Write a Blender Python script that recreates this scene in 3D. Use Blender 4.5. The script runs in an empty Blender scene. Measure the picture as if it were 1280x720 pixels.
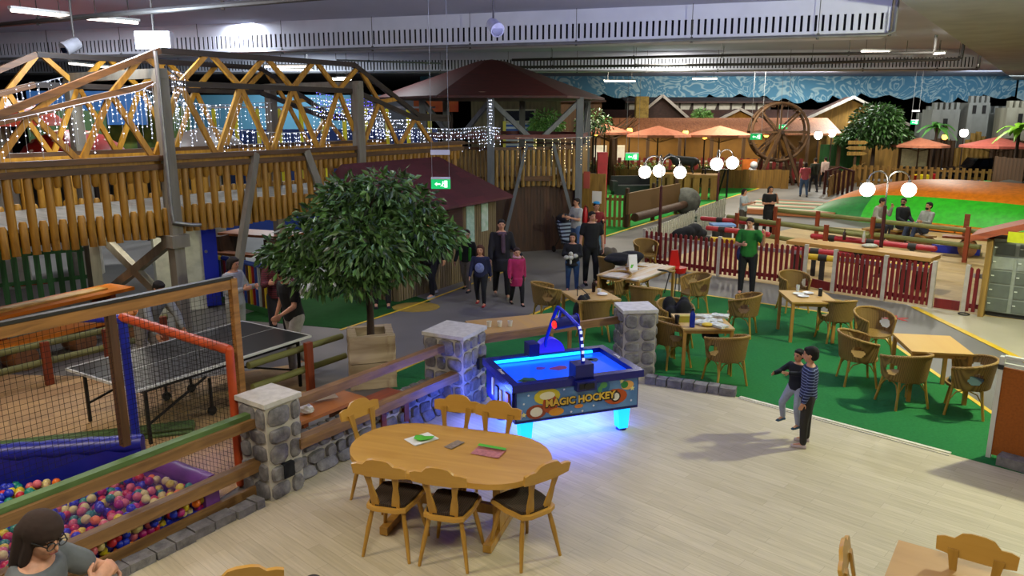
import bpy, bmesh, math, random
from mathutils import Vector, Matrix, Euler
PI = math.pi
D = bpy.data
SC = bpy.context.scene
COL = SC.collection
V = Vector
# ---------------------------------------------------------------- camera
FPX, TH, CH = 960.0, 0.223, 3.936
_c, _s = math.cos(TH), math.sin(TH)
def G(u, v, z=0.0):
    """where the sight line of a pixel meets the level z"""
    a = (360 - v) / FPX
    dx = (u - 640) / FPX
    k = (z - CH) / (a * _c - _s)
    return V((dx * k, (_c + a * _s) * k, z))
cd = D.cameras.new('camera')
cam = D.objects.new('camera', cd)
COL.objects.link(cam)
cam.location = (0, 0, CH)
cam.rotation_euler = (PI / 2 - TH, 0, 0)
cd.sensor_width = 36
cd.lens = 36 * FPX / 1280
cd.clip_end = 400
SC.camera = cam
# ---------------------------------------------------------------- materials
def lin(h):
    h = h.lstrip('#')
    r = [int(h[i:i + 2], 16) / 255 for i in (0, 2, 4)]
    return tuple(x / 12.92 if x <= .04045 else ((x + .055) / 1.055) ** 2.4 for x in r) + (1,)
MATS = {}
def M(name, col='#888888', rough=.6, metal=0, kind='plain', col2=None, scale=6, amt=.5, axis='z', bump=.15, emit=0, spec=.5, alpha=1, trans=0):
    if name in MATS:
        return MATS[name]
    m = D.materials.new(name)
    m.use_nodes = True
    nt = m.node_tree
    N, L = nt.nodes, nt.links
    b = N['Principled BSDF']
    c = lin(col)
    b.inputs['Base Color'].default_value = c
    b.inputs['Roughness'].default_value = rough
    b.inputs['Metallic'].default_value = metal
    b.inputs['Specular IOR Level'].default_value = spec
    if alpha < 1:
        b.inputs['Alpha'].default_value = alpha
    if trans:
        b.inputs['Transmission Weight'].default_value = trans
    if emit:
        b.inputs['Emission Color'].default_value = c
        b.inputs['Emission Strength'].default_value = emit
    c2 = lin(col2) if col2 else tuple(x * .62 for x in c[:3]) + (1,)
    tc = N.new('ShaderNodeTexCoord')
    mp = N.new('ShaderNodeMapping')
    L.new(tc.outputs['Object'], mp.inputs['Vector'])
    def ramp(src, p0, p1):
        r = N.new('ShaderNodeValToRGB')
        r.color_ramp.elements[0].position = p0
        r.color_ramp.elements[0].color = c2
        r.color_ramp.elements[1].position = p1
        r.color_ramp.elements[1].color = c
        L.new(src, r.inputs['Fac'])
        return r
    def bumpit(src, st, dist=.01):
        bp = N.new('ShaderNodeBump')
        bp.inputs['Strength'].default_value = st
        bp.inputs['Distance'].default_value = dist
        L.new(src, bp.inputs['Height'])
        L.new(bp.outputs['Normal'], b.inputs['Normal'])
    if kind == 'plain':
        if amt:
            n = N.new('ShaderNodeTexNoise')
            n.inputs['Scale'].default_value = scale
            n.inputs['Detail'].default_value = 3
            L.new(mp.outputs[0], n.inputs['Vector'])
            r = ramp(n.outputs['Fac'], .5 - .5 * amt - .3, .62)
            L.new(r.outputs[0], b.inputs['Base Color'])
            if bump:
                bumpit(n.outputs['Fac'], bump)
    elif kind == 'wood':
        s = {'x': (.12, 1, 1), 'y': (1, .12, 1), 'z': (1, 1, .12)}[axis]
        mp.inputs['Scale'].default_value = s
        n = N.new('ShaderNodeTexNoise')
        n.inputs['Scale'].default_value = scale * 4
        n.inputs['Detail'].default_value = 5
        n.inputs['Distortion'].default_value = .6
        L.new(mp.outputs[0], n.inputs['Vector'])
        r = ramp(n.outputs['Fac'], .32, .68)
        L.new(r.outputs[0], b.inputs['Base Color'])
        bumpit(n.outputs['Fac'], bump, .006)
    elif kind == 'stone':
        n = N.new('ShaderNodeTexNoise')
        n.inputs['Scale'].default_value = scale
        n.inputs['Detail'].default_value = 8
        n.inputs['Roughness'].default_value = .65
        L.new(mp.outputs[0], n.inputs['Vector'])
        r = ramp(n.outputs['Fac'], .35, .66)
        L.new(r.outputs[0], b.inputs['Base Color'])
        bumpit(n.outputs['Fac'], .6, .02)
    elif kind == 'weave':
        w = N.new('ShaderNodeTexWave')
        w.wave_type = 'BANDS'
        w.bands_direction = 'Z'
        w.inputs['Scale'].default_value = 28
        w2 = N.new('ShaderNodeTexWave')
        w2.bands_direction = 'X'
        w2.inputs['Scale'].default_value = 18
        mx = N.new('ShaderNodeMath')
        mx.operation = 'MULTIPLY'
        L.new(mp.outputs[0], w.inputs['Vector'])
        L.new(mp.outputs[0], w2.inputs['Vector'])
        L.new(w.outputs['Fac'], mx.inputs[0])
        L.new(w2.outputs['Fac'], mx.inputs[1])
        r = ramp(mx.outputs[0], .05, .6)
        L.new(r.outputs[0], b.inputs['Base Color'])
        bumpit(mx.outputs[0], .5, .01)
    elif kind == 'stripe':
        w = N.new('ShaderNodeTexWave')
        w.bands_direction = axis.upper()
        w.inputs['Scale'].default_value = scale
        L.new(mp.outputs[0], w.inputs['Vector'])
        r = ramp(w.outputs['Fac'], .5, .56)
        if amt < .2:
            r.color_ramp.elements[0].position, r.color_ramp.elements[1].position = .75, .85
        L.new(r.outputs[0], b.inputs['Base Color'])
    elif kind == 'planks':
        mp.inputs['Rotation'].default_value = (0, 0, amt)
        k = N.new('ShaderNodeTexBrick')
        k.inputs['Scale'].default_value = 1
        k.inputs['Brick Width'].default_value = scale
        k.inputs['Row Height'].default_value = bump
        k.inputs['Mortar Size'].default_value = .0025
        k.inputs['Mortar Smooth'].default_value = .5
        k.inputs['Bias'].default_value = 0
        k.inputs['Color1'].default_value = c
        k.inputs['Color2'].default_value = c2
        k.inputs['Mortar'].default_value = tuple(x * .8 for x in c2[:3]) + (1,)
        k.offset = .37
        L.new(mp.outputs[0], k.inputs['Vector'])
        mp2 = N.new('ShaderNodeMapping')
        mp2.inputs['Scale'].default_value = (1.5, 26, 1)
        L.new(mp.outputs[0], mp2.inputs['Vector'])
        n = N.new('ShaderNodeTexNoise')
        n.inputs['Scale'].default_value = 1.6
        n.inputs['Detail'].default_value = 4
        L.new(mp2.outputs[0], n.inputs['Vector'])
        mr = N.new('ShaderNodeMapRange')
        mr.inputs['From Min'].default_value = .3
        mr.inputs['From Max'].default_value = .7
        mr.inputs['To Min'].default_value = .84
        mr.inputs['To Max'].default_value = 1.06
        L.new(n.outputs['Fac'], mr.inputs['Value'])
        mx = N.new('ShaderNodeMix')
        mx.data_type = 'RGBA'
        mx.blend_type = 'MULTIPLY'
        mx.inputs['Factor'].default_value = 1
        L.new(k.outputs['Color'], mx.inputs['A'])
        L.new(mr.outputs[0], mx.inputs['B'])
        L.new(mx.outputs['Result'], b.inputs['Base Color'])
    elif kind == 'swirl':
        n = N.new('ShaderNodeTexNoise')
        n.inputs['Scale'].default_value = scale
        n.inputs['Detail'].default_value = 2
        n.inputs['Distortion'].default_value = 2.2
        L.new(mp.outputs[0], n.inputs['Vector'])
        w = N.new('ShaderNodeMath')
        w.operation = 'SINE'
        ml = N.new('ShaderNodeMath')
        ml.operation = 'MULTIPLY'
        ml.inputs[1].default_value = 42
        L.new(n.outputs['Fac'], ml.inputs[0])
        L.new(ml.outputs[0], w.inputs[0])
        r = ramp(w.outputs[0], .1, 1)
        L.new(r.outputs[0], b.inputs['Base Color'])
    m['k'] = 1
    MATS[name] = m
    return m
# ---------------------------------------------------------------- mesh builder
def frame(d):
    d = V(d).normalized()
    up = V((0, 0, 1)) if abs(d.z) < .95 else V((0, 1, 0))
    x = d.cross(up).normalized()
    y = x.cross(d).normalized()
    return x, y, d
class B:
    def __init__(self):
        self.bm = bmesh.new()
        self.mi = 0
    def _f(self, vs):
        try:
            f = self.bm.faces.new(vs)
            f.material_index = self.mi
            return f
        except ValueError:
            return None
    def box(self, c, s, rz=0, R=None, taper=1):
        R = R or Matrix.Rotation(rz, 3, 'Z')
        c = V(c)
        vs = []
        for z in (-.5, .5):
            t = taper if z > 0 else 1
            for x, y in ((-.5, -.5), (.5, -.5), (.5, .5), (-.5, .5)):
                vs.append(self.bm.verts.new(c + R @ V((x * s[0] * t, y * s[1] * t, z * s[2]))))
        for q in ((3, 2, 1, 0), (4, 5, 6, 7), (0, 1, 5, 4), (1, 2, 6, 5), (2, 3, 7, 6), (3, 0, 4, 7)):
            self._f([vs[i] for i in q])
        return self
    def bar(self, p0, p1, w, h):
        """a squared timber from p0 to p1: w across, h upwards"""
        p0, p1 = V(p0), V(p1)
        x, y, d = frame(p1 - p0)
        R = Matrix((x, y, d)).transposed()
        return self.box((p0 + p1) / 2, (w, h, (p1 - p0).length), R=R)
    def ring(self, c, x, y, rx, ry, n, ph=0):
        return [self.bm.verts.new(V(c) + x * (rx * math.cos(2 * PI * (i + ph) / n)) + y * (ry * math.sin(2 * PI * (i + ph) / n))) for i in range(n)]
    def skin(self, rings, closed=True, cap=True):
        for a, b in zip(rings, rings[1:]):
            n = len(a)
            for i in range(n if closed else n - 1):
                j = (i + 1) % n
                self._f([a[i], a[j], b[j], b[i]])
        if cap:
            self._f(list(reversed(rings[0])))
            self._f(rings[-1])
    def cyl(self, p0, p1, r0, r1=None, n=10, cap=True):
        p0, p1 = V(p0), V(p1)
        r1 = r0 if r1 is None else r1
        x, y, d = frame(p1 - p0)
        self.skin([self.ring(p0, x, y, r0, r0, n), self.ring(p1, x, y, r1, r1, n)], cap=cap)
        return self
    def tube(self, pts, r, n=8, cap=True):
        pts = [V(p) for p in pts]
        rr = r if isinstance(r, (list, tuple)) else [r] * len(pts)
        rings = []
        px = None
        for i, p in enumerate(pts):
            a, b = pts[max(i - 1, 0)], pts[min(i + 1, len(pts) - 1)]
            d = (b - a).normalized()
            if px is None:
                x, y, d = frame(d)
            else:
                x = (px - d * px.dot(d)).normalized()
                y = d.cross(x)
                y = -y if y.dot(py) < 0 else y
            px, py = x, y
            rings.append(self.ring(p, x, y, rr[i], rr[i], n))
        self.skin(rings, cap=cap)
        return self
    def caps(self, p0, p1, r0, r1=None, n=10):
        """tapered limb with round ends"""
        r1 = r0 if r1 is None else r1
        self.cyl(p0, p1, r0, r1, n)
        self.sph(p0, r0, n, 6)
        self.sph(p1, r1, n, 6)
        return self
    def sph(self, c, r, u=12, v=8, R=None):
        c = V(c)
        if not isinstance(r, (tuple, list)):
            r = (r, r, r)
        def P(x, y, z):
            q = V((x * r[0], y * r[1], z * r[2]))
            return self.bm.verts.new(c + (R @ q if R else q))
        top, bot = P(0, 0, 1), P(0, 0, -1)
        rings = []
        for j in range(1, v):
            t = PI * j / v
            rings.append([P(math.sin(t) * math.cos(2 * PI * i / u), math.sin(t) * math.sin(2 * PI * i / u), math.cos(t)) for i in range(u)])
        for i in range(u):
            k = (i + 1) % u
            self._f([top, rings[0][i], rings[0][k]])
            self._f([bot, rings[-1][k], rings[-1][i]])
            for a, b in zip(rings, rings[1:]):
                self._f([a[i], b[i], b[k], a[k]])
        return self
    def lathe(self, prof, c=(0, 0, 0), n=16, cap=True):
        c = V(c)
        X, Y = V((1, 0, 0)), V((0, 1, 0))
        self.skin([self.ring(c + V((0, 0, z)), X, Y, max(r, .0005), max(r, .0005), n) for r, z in prof], cap=cap)
        return self
    def loft(self, secs, n=12):
        """secs: (centre, rx, ry)"""
        X, Y = V((1, 0, 0)), V((0, 1, 0))
        self.skin([self.ring(c, X, Y, a, b, n) for c, a, b in secs])
        return self
    def prism(self, poly, z0, z1, mtx=None):
        mtx = mtx or Matrix.Identity(4)
        a = [self.bm.verts.new(mtx @ V((p[0], p[1], z0))) for p in poly]
        b = [self.bm.verts.new(mtx @ V((p[0], p[1], z1))) for p in poly]
        self._f(list(reversed(a)))
        self._f(b)
        for i in range(len(a)):
            j = (i + 1) % len(a)
            self._f([a[i], a[j], b[j], b[i]])
        return self
    def quad(self, *pts):
        self._f([self.bm.verts.new(V(p)) for p in pts])
        return self
    def bevel(self, w, seg=2):
        es = [e for e in self.bm.edges if e.calc_face_angle(0) > .6]
        bmesh.ops.bevel(self.bm, geom=es, offset=w, segments=seg, affect='EDGES', profile=.6)
        return self
    def xf(self, m):
        bmesh.ops.transform(self.bm, matrix=m, verts=self.bm.verts)
        return self
    def mesh(self, name, mats, smooth=False):
        bmesh.ops.recalc_face_normals(self.bm, faces=self.bm.faces)
        me = D.meshes.new(name)
        self.bm.to_mesh(me)
        self.bm.free()
        for m in mats if isinstance(mats, (list, tuple)) else [mats]:
            me.materials.append(m)
        if smooth:
            for p in me.polygons:
                p.use_smooth = True
            if smooth != 'all':
                try:
                    me.set_sharp_from_angle(angle=math.radians(42))
                except Exception:
                    pass
        return me
    def out(self, name, mats, parent=None, smooth=True, label=None):
        o = D.objects.new(name, self.mesh(name, mats, smooth))
        COL.objects.link(o)
        if parent is not None:
            o.parent = parent
        if label:
            o['label'] = label
        return o
def inst(o, parent, loc=(0, 0, 0), rot=None, scale=None, name=None):
    """another part with the same shape"""
    c = o.copy()
    if name:
        c.name = name
    COL.objects.link(c)
    c.parent = parent
    c.location = loc
    if rot is not None:
        c.rotation_euler = rot
    if scale is not None:
        c.scale = scale
    return c
def tag(o, label, cat, group=None, kind=None):
    o['label'] = label
    o['category'] = cat
    if group:
        o['group'] = group
    if kind:
        o['kind'] = kind
    return o
def thing(name, label, cat, loc=(0, 0, 0), rz=0, group=None):
    o = D.objects.new(name, None)
    o.empty_display_size = .1
    COL.objects.link(o)
    o.location = loc
    o.rotation_euler = (0, 0, rz)
    return tag(o, label, cat, group)
def struct(o, label=None):
    o['kind'] = 'structure'
    if label:
        o['label'] = label
    return o
def dup(root, loc, rz=0, label=None, group=None, scale=None):
    r = root.copy()
    COL.objects.link(r)
    r.location = loc
    r.rotation_euler = (0, 0, rz)
    if scale:
        r.scale = (scale,) * 3
    if label:
        r['label'] = label
    if group:
        r['group'] = group
    for ch in list(root.children):
        c = ch.copy()
        COL.objects.link(c)
        c.parent = r
        for g in list(ch.children):
            d = g.copy()
            COL.objects.link(d)
            d.parent = c
    return r
def text_mesh(name, body, size, mat, parent, loc, rot, depth=.002, label=None, bold=0):
    cu = D.curves.new(name, 'FONT')
    cu.body = body
    cu.size = size
    cu.extrude = depth
    cu.offset = bold
    cu.align_x, cu.align_y = 'CENTER', 'CENTER'
    cu.resolution_u = 3
    cu.materials.append(mat)
    tmp = D.objects.new(name, cu)
    me = D.meshes.new_from_object(tmp)
    D.objects.remove(tmp)
    o = D.objects.new(name, me)
    COL.objects.link(o)
    o.parent = parent
    o.location = loc
    o.rotation_euler = rot
    if label:
        o['label'] = label
    return o
def ang(p, q):
    return math.atan2(q[1] - p[1], q[0] - p[0])
RND = random.Random(7)
def stones(b, o, ux, uz, w, h, rows, seed, depth=.035, gap=.012, wmin=.14, wmax=.3):
    """rounded field stones standing out of a wall face; ux across, uz up"""
    r = random.Random(seed)
    o, ux, uz = V(o), V(ux).normalized(), V(uz).normalized()
    nr = ux.cross(uz)
    zs = [0]
    for i in range(rows):
        zs.append(zs[-1] + r.uniform(.75, 1.25))
    zs = [z * h / zs[-1] for z in zs]
    for z0, z1 in zip(zs, zs[1:]):
        xs = [0]
        while xs[-1] < w - wmin * .7:
            xs.append(min(xs[-1] + r.uniform(wmin, wmax), w))
        if w - xs[-1] > 0:
            xs[-1] = w
        for x0, x1 in zip(xs, xs[1:]):
            cx, cz, ax, az = (x0 + x1) / 2, (z0 + z1) / 2, (x1 - x0) / 2 - gap, (z1 - z0) / 2 - gap
            n = 12
            pts = []
            for i in range(n):
                t = 2 * PI * i / n + .2
                e = .55
                cxx, szz = math.cos(t), math.sin(t)
                k = r.uniform(.88, 1.04)
                pts.append((cx + ax * k * math.copysign(abs(cxx) ** e, cxx), cz + az * k * math.copysign(abs(szz) ** e, szz)))
            dd = depth * r.uniform(.7, 1.2)
            rings = []
            for sc, dp in ((1, -.01), (1, dd * .6), (.86, dd)):
                rings.append([b.bm.verts.new(o + ux * (cx + (p[0] - cx) * sc) + uz * (cz + (p[1] - cz) * sc) + nr * dp) for p in pts])
            b.skin(rings)
    return b
# ================================================================ the hall
HA = math.radians(35)                       # the hall's long axis lies 35 degrees off the view
AX, BX = V((math.sin(HA), math.cos(HA), 0)), V((math.cos(HA), -math.sin(HA), 0))
CEIL = 6.35
m_conc = M('polished_concrete', '#6d6a66', .5, col2='#4d4b49', scale=.7, amt=.6, bump=.02, spec=.3)
fl = B().box((20, 40, -.05), (130, 130, .1)).out('floor', m_conc, smooth=False)
struct(fl, 'grey polished concrete floor of the hall')
def slab(name, poly, z, mat, label):
    return struct(B().prism([(p[0], p[1]) for p in poly], -.02, z).out(name, mat, smooth=False), label)
P1, P2, P3 = V((-2.55, 7.58, 0)), V((-.78, 10.08, 0)), V((1.9, 11.42, 0))
m_deck = M('pale_wood_planks', '#c2b699', .48, kind='planks', col2='#b5a98b', scale=.9, bump=.13, amt=math.radians(43))
slab('floor_wood', [(-4.9, 3.6), P1, P2, P3, (3.24, 10.27), (5.18, 8.42), (5.62, 8.0), (7.5, 6.2), (7.5, -1), (-6, -1)], .012, m_deck, 'pale grey oak plank floor')
m_green = M('green_carpet', '#276a38', .95, col2='#1f582d', scale=30, amt=.6, bump=.3, spec=.1)
slab('floor_carpet', [(-2.1, 10.9), (2.39, 18.05), (6.8, 14.75), (6.5, 9.8), (6.45, 7.0), (5.18, 8.3), (3.2, 10.2), P3, P2], .006, m_green, 'green carpet of the seating area')
m_tan = M('tan_planks', '#bf9c6a', .55, kind='planks', col2='#a3825a', scale=.5, bump=.16, amt=math.radians(-35))
slab('floor_play', [(-2.9, 7.8), (-2.95, 10.4), (-3.3, 11.9), (-5.2, 10.9), (-6.5, 11.2), (-11, 11.5), (-12, 4), (-4.5, 3.5)], .005, m_tan, 'tan plank floor around the table tennis table')
m_sand = M('sand_floor', '#b59a66', .6, kind='planks', col2='#a58a58', scale=.6, bump=.2, amt=math.radians(55))
slab('floor_sand', [(3.4, 20.2), (9.5, 14.75), (18, 10.5), (24, 22), (10.5, 27.5)], .005, m_sand, 'sand coloured floor behind the red picket fence')
m_pale = M('pale_concrete', '#b3ab93', .4, col2='#a09880', scale=.8, amt=.5, bump=.03)
slab('floor_pale', [(8.35, 15.75), (8.3, 9), (8.3, 2), (20, 2), (20, 9.8), (9.5, 14.75)], .004, m_pale, 'pale floor by the lockers')
# green carpet of the mini golf further back
slab('floor_golf', [(1.3, 24.8), (3.1, 24.9), (7.4, 32.1), (14.4, 43.4), (20, 55), (9, 55), (4, 40), (1.0, 29)], .006, M('far_green_carpet', '#2f8a3a', .95, col2='#26742f', scale=8, amt=.5, spec=.1), 'green carpet of the mini golf course')
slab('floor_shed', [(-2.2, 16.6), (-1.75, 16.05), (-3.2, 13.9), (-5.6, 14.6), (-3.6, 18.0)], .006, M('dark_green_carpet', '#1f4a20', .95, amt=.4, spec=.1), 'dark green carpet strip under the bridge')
m_yel = M('yellow_paint', '#d8b21c', .5, col2='#b89412', scale=5, amt=.4, bump=0)
def line(pts, w, i):
    b = B()
    for p, q in zip(pts, pts[1:]):
        b.bar(V((p[0], p[1], .008)), V((q[0], q[1], .008)), w, .006)
    struct(b.out('floor_line_%d' % i, m_yel, smooth=False), 'yellow floor marking line')
line([(-2.3, 10.6), (-1.79, 11.46), (2.39, 18.05), (6.8, 14.75), (6.47, 9.8), (6.44, 8.0)], .07, 1)
line([(8.3, 6), (8.36, 12.36), (8.38, 15.54)], .13, 2)
line([(1.3, 24.79), (3.02, 24.96), (7.36, 32.02), (14.4, 43.4), (21, 54)], .1, 3)
line([(-3.2, 13.8), (-2.1, 15.6), (.0, 19.6)], .05, 4)
for i, (u, v) in enumerate([(520, 384), (862, 352), (1030, 378)]):
    p = G(u, v)
    struct(B().prism([(p.x + .42 * math.cos(t * PI / 6) * 1.2, p.y + .42 * math.sin(t * PI / 6)) for t in range(12)], 0, .007).out('floor_patch_%d' % (i + 1), M('worn_yellow_patch', '#94792c', .7, amt=.8, scale=9), smooth=False), 'worn yellow patch on the concrete')
p = G(1119, 398)
b = B()
for k in range(6):
    t = k * PI / 3
    b.prism([(p.x, p.y), (p.x + .16 * math.cos(t - .2), p.y + .16 * math.sin(t - .2)), (p.x + .26 * math.cos(t), p.y + .26 * math.sin(t)), (p.x + .16 * math.cos(t + .2), p.y + .16 * math.sin(t + .2))], 0, .007)
struct(b.out('floor_mark', M('red_floor_paint', '#c03030', .6), smooth=False), 'red star shaped mark on the grey floor')
# white edging where the plank floor meets the carpet
struct(B().bar((3.24, 10.3, .012), (5.2, 8.44, .012), .05, .02).bar((3.2, 10.24, .012), (5.14, 8.37, .012), .012, .022).out('trim_1', M('white_edging', '#d8d4bf', .5), smooth=False), 'white edging strip of the plank floor')
# ---- ceiling, ducts, bulkhead
m_ceil = M('painted_concrete_ceiling', '#acaec2', .7, col2='#9496ab', scale=.5, amt=.5, bump=.05)
struct(B().box((20, 40, CEIL + .1), (130, 130, .2)).out('ceiling', m_ceil, smooth=False), 'painted concrete ceiling')
ZD = 5.6
m_duct = M('pale_metal_duct', '#c6c8d6', .5, col2='#b6b8c8', scale=2, amt=.4, bump=0)
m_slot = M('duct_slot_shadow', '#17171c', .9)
m_pipe = M('galvanised_pipe', '#8f8f92', .35, metal=.7)
m_dpipe = M('dark_pipe', '#3d3a38', .5, metal=.4)
def duct(p0, p1, depth, z0, z1, s0, s1, n, nm, label):
    """a long ventilation duct; its face towards the camera has real slots between upright fins"""
    p0, p1 = V(p0), V(p1)
    d = (p1 - p0)
    L = d.length
    rz = math.atan2(d.y, d.x)
    t = thing('ventilation_duct', label, 'duct', p0, rz)
    b = B()
    b.box((L / 2, depth / 2, (z0 + s0) / 2), (L, depth, s0 - z0))
    b.box((L / 2, depth / 2, (s1 + z1) / 2), (L, depth, z1 - s1))
    b.box((L - .06, depth / 2, (s0 + s1) / 2), (.12, depth, s1 - s0))
    w = L / n
    for i in range(n):
        b.box(((i + .5) * w - w * .18, .01, (s0 + s1) / 2), (w * .64, .02, s1 - s0))
    b.out('casing', m_duct, t, smooth=False)
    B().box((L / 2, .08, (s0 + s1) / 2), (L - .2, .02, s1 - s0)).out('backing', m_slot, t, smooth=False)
    return t
def xy(u, v, z):
    p = G(u, v, z)
    return (p.x, p.y, 0)
e1 = V(xy(1112, 42, ZD))
duct((-38, e1.y + 14.5, 0), e1, 1.3, ZD, CEIL, ZD + .09, ZD + .43, 330, 'a', 'large pale duct with a row of dark slots nearest the camera')
e2 = V(xy(1220, 86.5, ZD))
duct((-26, e2.y + 3.8, 0), e2, 1.2, ZD, CEIL, ZD + .08, ZD + .46, 330, 'b', 'second pale slotted duct further back, beyond the first one')
def pipe(pts, r, mat, label, hang=True, clip=2.6):
    t = thing('ceiling_pipe', label, 'pipe')
    B().tube(pts, r, 8).out('tube', mat, t)
    for p, q in zip(pts, pts[1:]):
        p, q = V(p), V(q)
        n = max(1, int((q - p).length / clip))
        for i in range(n):
            c = p.lerp(q, (i + .5) / n)
            if abs((q - p).normalized().z) < .5:
                b = B().box(c, (.05, .05, r * 3))
                if hang:
                    b.box((c.x, c.y, (c.z + CEIL) / 2), (.012, .012, CEIL - c.z))
                b.out('bracket', m_dpipe, t, smooth=False)
    return t
pipe([(-38, e1.y + 14.3, ZD - .03), (e1.x - .14, e1.y - .12, ZD - .03), (e1.x + .02, e1.y - .14, ZD + .03), (e1.x + .03, e1.y - .14, CEIL - .02)], .042, m_pipe, 'bright metal pipe along the lower edge of the nearest slotted duct')
pipe([(-26, e2.y + 3.5, ZD - .02), (e2.x - .2, e2.y - .25, ZD - .02), (e2.x - .05, e2.y - .25, ZD + .04), (e2.x - .05, e2.y - .25, ZD + .62)], .04, m_pipe, 'metal pipe under the second slotted duct')
def gz(u, v, z):
    return tuple(G(u, v, z))
pipe([gz(640, 84, 5.7), gz(960, 80, 5.7), gz(1195, 74, 5.7), gz(1202, 72, 5.75), (G(1203, 72, 5.75).x, G(1203, 72, 5.75).y, CEIL - .03)], .05, m_dpipe, 'dark pipe hung before the second slotted duct')
pipe([gz(640, 75, 5.8), gz(960, 68, 5.8), gz(1165, 66, 5.8), gz(1168, 64, 5.85), (G(1168, 64, 5.85).x, G(1168, 64, 5.85).y, CEIL - .02)], .045, m_dpipe, 'dark pipe with an upright end beside the tube light')
pipe([gz(-40, 35, 5.7), gz(150, 17, 5.7), gz(430, -6, 5.7)], .05, m_dpipe, 'thick dark pipe crossing under the ceiling beside the twin tube lights')
pipe([gz(420, 75, 5.9), gz(640, 82, 5.95)], .03, m_pipe, 'thin metal pipe between the ducts over the bridge')
# bulkhead along the hall, right of the ducts
q0 = V(xy(1137, 42, ZD)) + BX * .05
b = B()
c = q0 + AX * 12 + BX * 2.6
b.box((c.x, c.y, CEIL - .14), (5.2, 60, .28), -HA)
c2 = c + BX * 4.0
b.box((c2.x, c2.y, CEIL - .3), (2.8, 60, .6), -HA)
struct(b.out('trim_2', M('grey_green_bulkhead', '#9aa09e', .7, amt=.3, scale=1), smooth=False), 'grey green ceiling bulkhead along the hall')
# far walls
m_dark = M('dark_wall', '#191614', .9)
struct(B().box((18, 74, 3.2), (130, .3, 6.4)).out('wall_back', m_dark, smooth=False), 'dark end wall')
struct(B().box((-34, 40, 3), (.3, 80, 6.3)).out('wall_left', m_dark, smooth=False), 'dark side wall')
struct(B().box((62, 50, 3), (.3, 70, 6.3)).out('wall_right', m_dark, smooth=False), 'dark side wall')
# painted cloud frieze with a scalloped lower edge, hung under the ceiling
m_sky = M('painted_cloud_frieze', '#9fbcc4', .8, kind='swirl', col2='#4f86a4', scale=.55)
def frieze(x0, y0, x1, y1, zt, zb, seed, label):
    r = random.Random(seed)
    L = math.hypot(x1 - x0, y1 - y0)
    t = D.objects.new('cloud_frieze', None)
    pts = []
    x = 0
    while x < L:
        w = r.uniform(1.2, 2.6)
        for k in range(6):
            pts.append((min(x + w * k / 6, L), zb + .35 - .32 * math.sin(PI * k / 6) + r.uniform(-.03, .03) + .18 * math.sin(x * .7)))
        x += w
    pts.append((L, zb + .3))
    D.objects.remove(t)
    bm = B()
    for (a, za), (c, zc) in zip(pts, pts[1:]):
        if c - a < 1e-4:
            continue
        bm.prism([(a, za), (c, zc), (c, zt), (a, zt)], -.05, .05, Matrix.Rotation(PI / 2, 4, 'X'))
    o = bm.out('cloud_frieze', m_sky, smooth=False)
    o.location = (x0, y0, 0)
    o.rotation_euler = (0, 0, math.atan2(y1 - y0, x1 - x0))
    tag(o, label, 'mural')
frieze(-6, 52, 33, 52, CEIL - .02, 4.75, 3, 'long painted frieze of swirling blue clouds with scalloped lower edge')
frieze(33.1, 51.9, 46, 46, CEIL - .02, 4.6, 5, 'bluer painted cloud frieze piece turned away above the castle wall')
# ================================================================ plank platform and what stands on it
m_stone = M('grey_field_stone', '#827e7e', .85, kind='stone', col2='#565355', scale=9)
m_mort = M('pale_mortar', '#b3aca0', .9, amt=.3)
m_cap = M('pale_cap_slab', '#c2beb6', .8, amt=.4, scale=12)
def pillar(name, c, rz, w, d, h, label, hole=False):
    t = thing(name, label, 'pillar', (c.x, c.y, .0), rz)
    b = B().box((0, 0, h / 2 - .02), (w, d, h - .04))
    b.out('mortar_core', m_mort, t, smooth=False)
    b = B()
    sd = int(abs(c.x * 100))
    stones(b, (-w / 2, -d / 2, 0), (1, 0, 0), (0, 0, 1), w, h - .05, 5, sd)
    stones(b, (w / 2, -d / 2, 0), (0, 1, 0), (0, 0, 1), d, h - .05, 5, sd + 1)
    stones(b, (-w / 2, d / 2, 0), (0, -1, 0), (0, 0, 1), d, h - .05, 5, sd + 2)
    stones(b, (w / 2, d / 2, 0), (-1, 0, 0), (0, 0, 1), w, h - .05, 5, sd + 3)
    b.out('field_stones', m_stone, t)
    B().box((0, 0, h - .02), (w + .05, d + .05, .05)).bevel(.012).out('cap_slab', m_cap, t)
    return t
RA = ang(P1, P2)
p1 = pillar('stone_pillar', P1, RA, .42, .44, 1.08, 'grey stone pillar between the ball pit railing and the low stone wall')
b = B().box((0, -.235, .3), (.13, .08, .16))
b.out('niche', M('niche_black', '#08080a', .9), p1, smooth=False, label='small dark square niche')
p2 = pillar('stone_pillar', P2, RA + .15, .6, .6, 1.08, 'wide grey stone pillar at the blue lit end of the air hockey table')
B().box((.12, -.34, .62), (.18, .05, .16)).bevel(.01).out('lamp_frame', M('black_plastic', '#0c0c0e', .5, amt=0), p2)
p3 = pillar('stone_pillar', P3, .12, .5, .5, 1.06, 'grey stone pillar behind the far corner of the air hockey table')
m_kerb = M('grey_kerb_stone', '#858180', .85, kind='stone', col2='#5a5758', scale=8)
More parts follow.
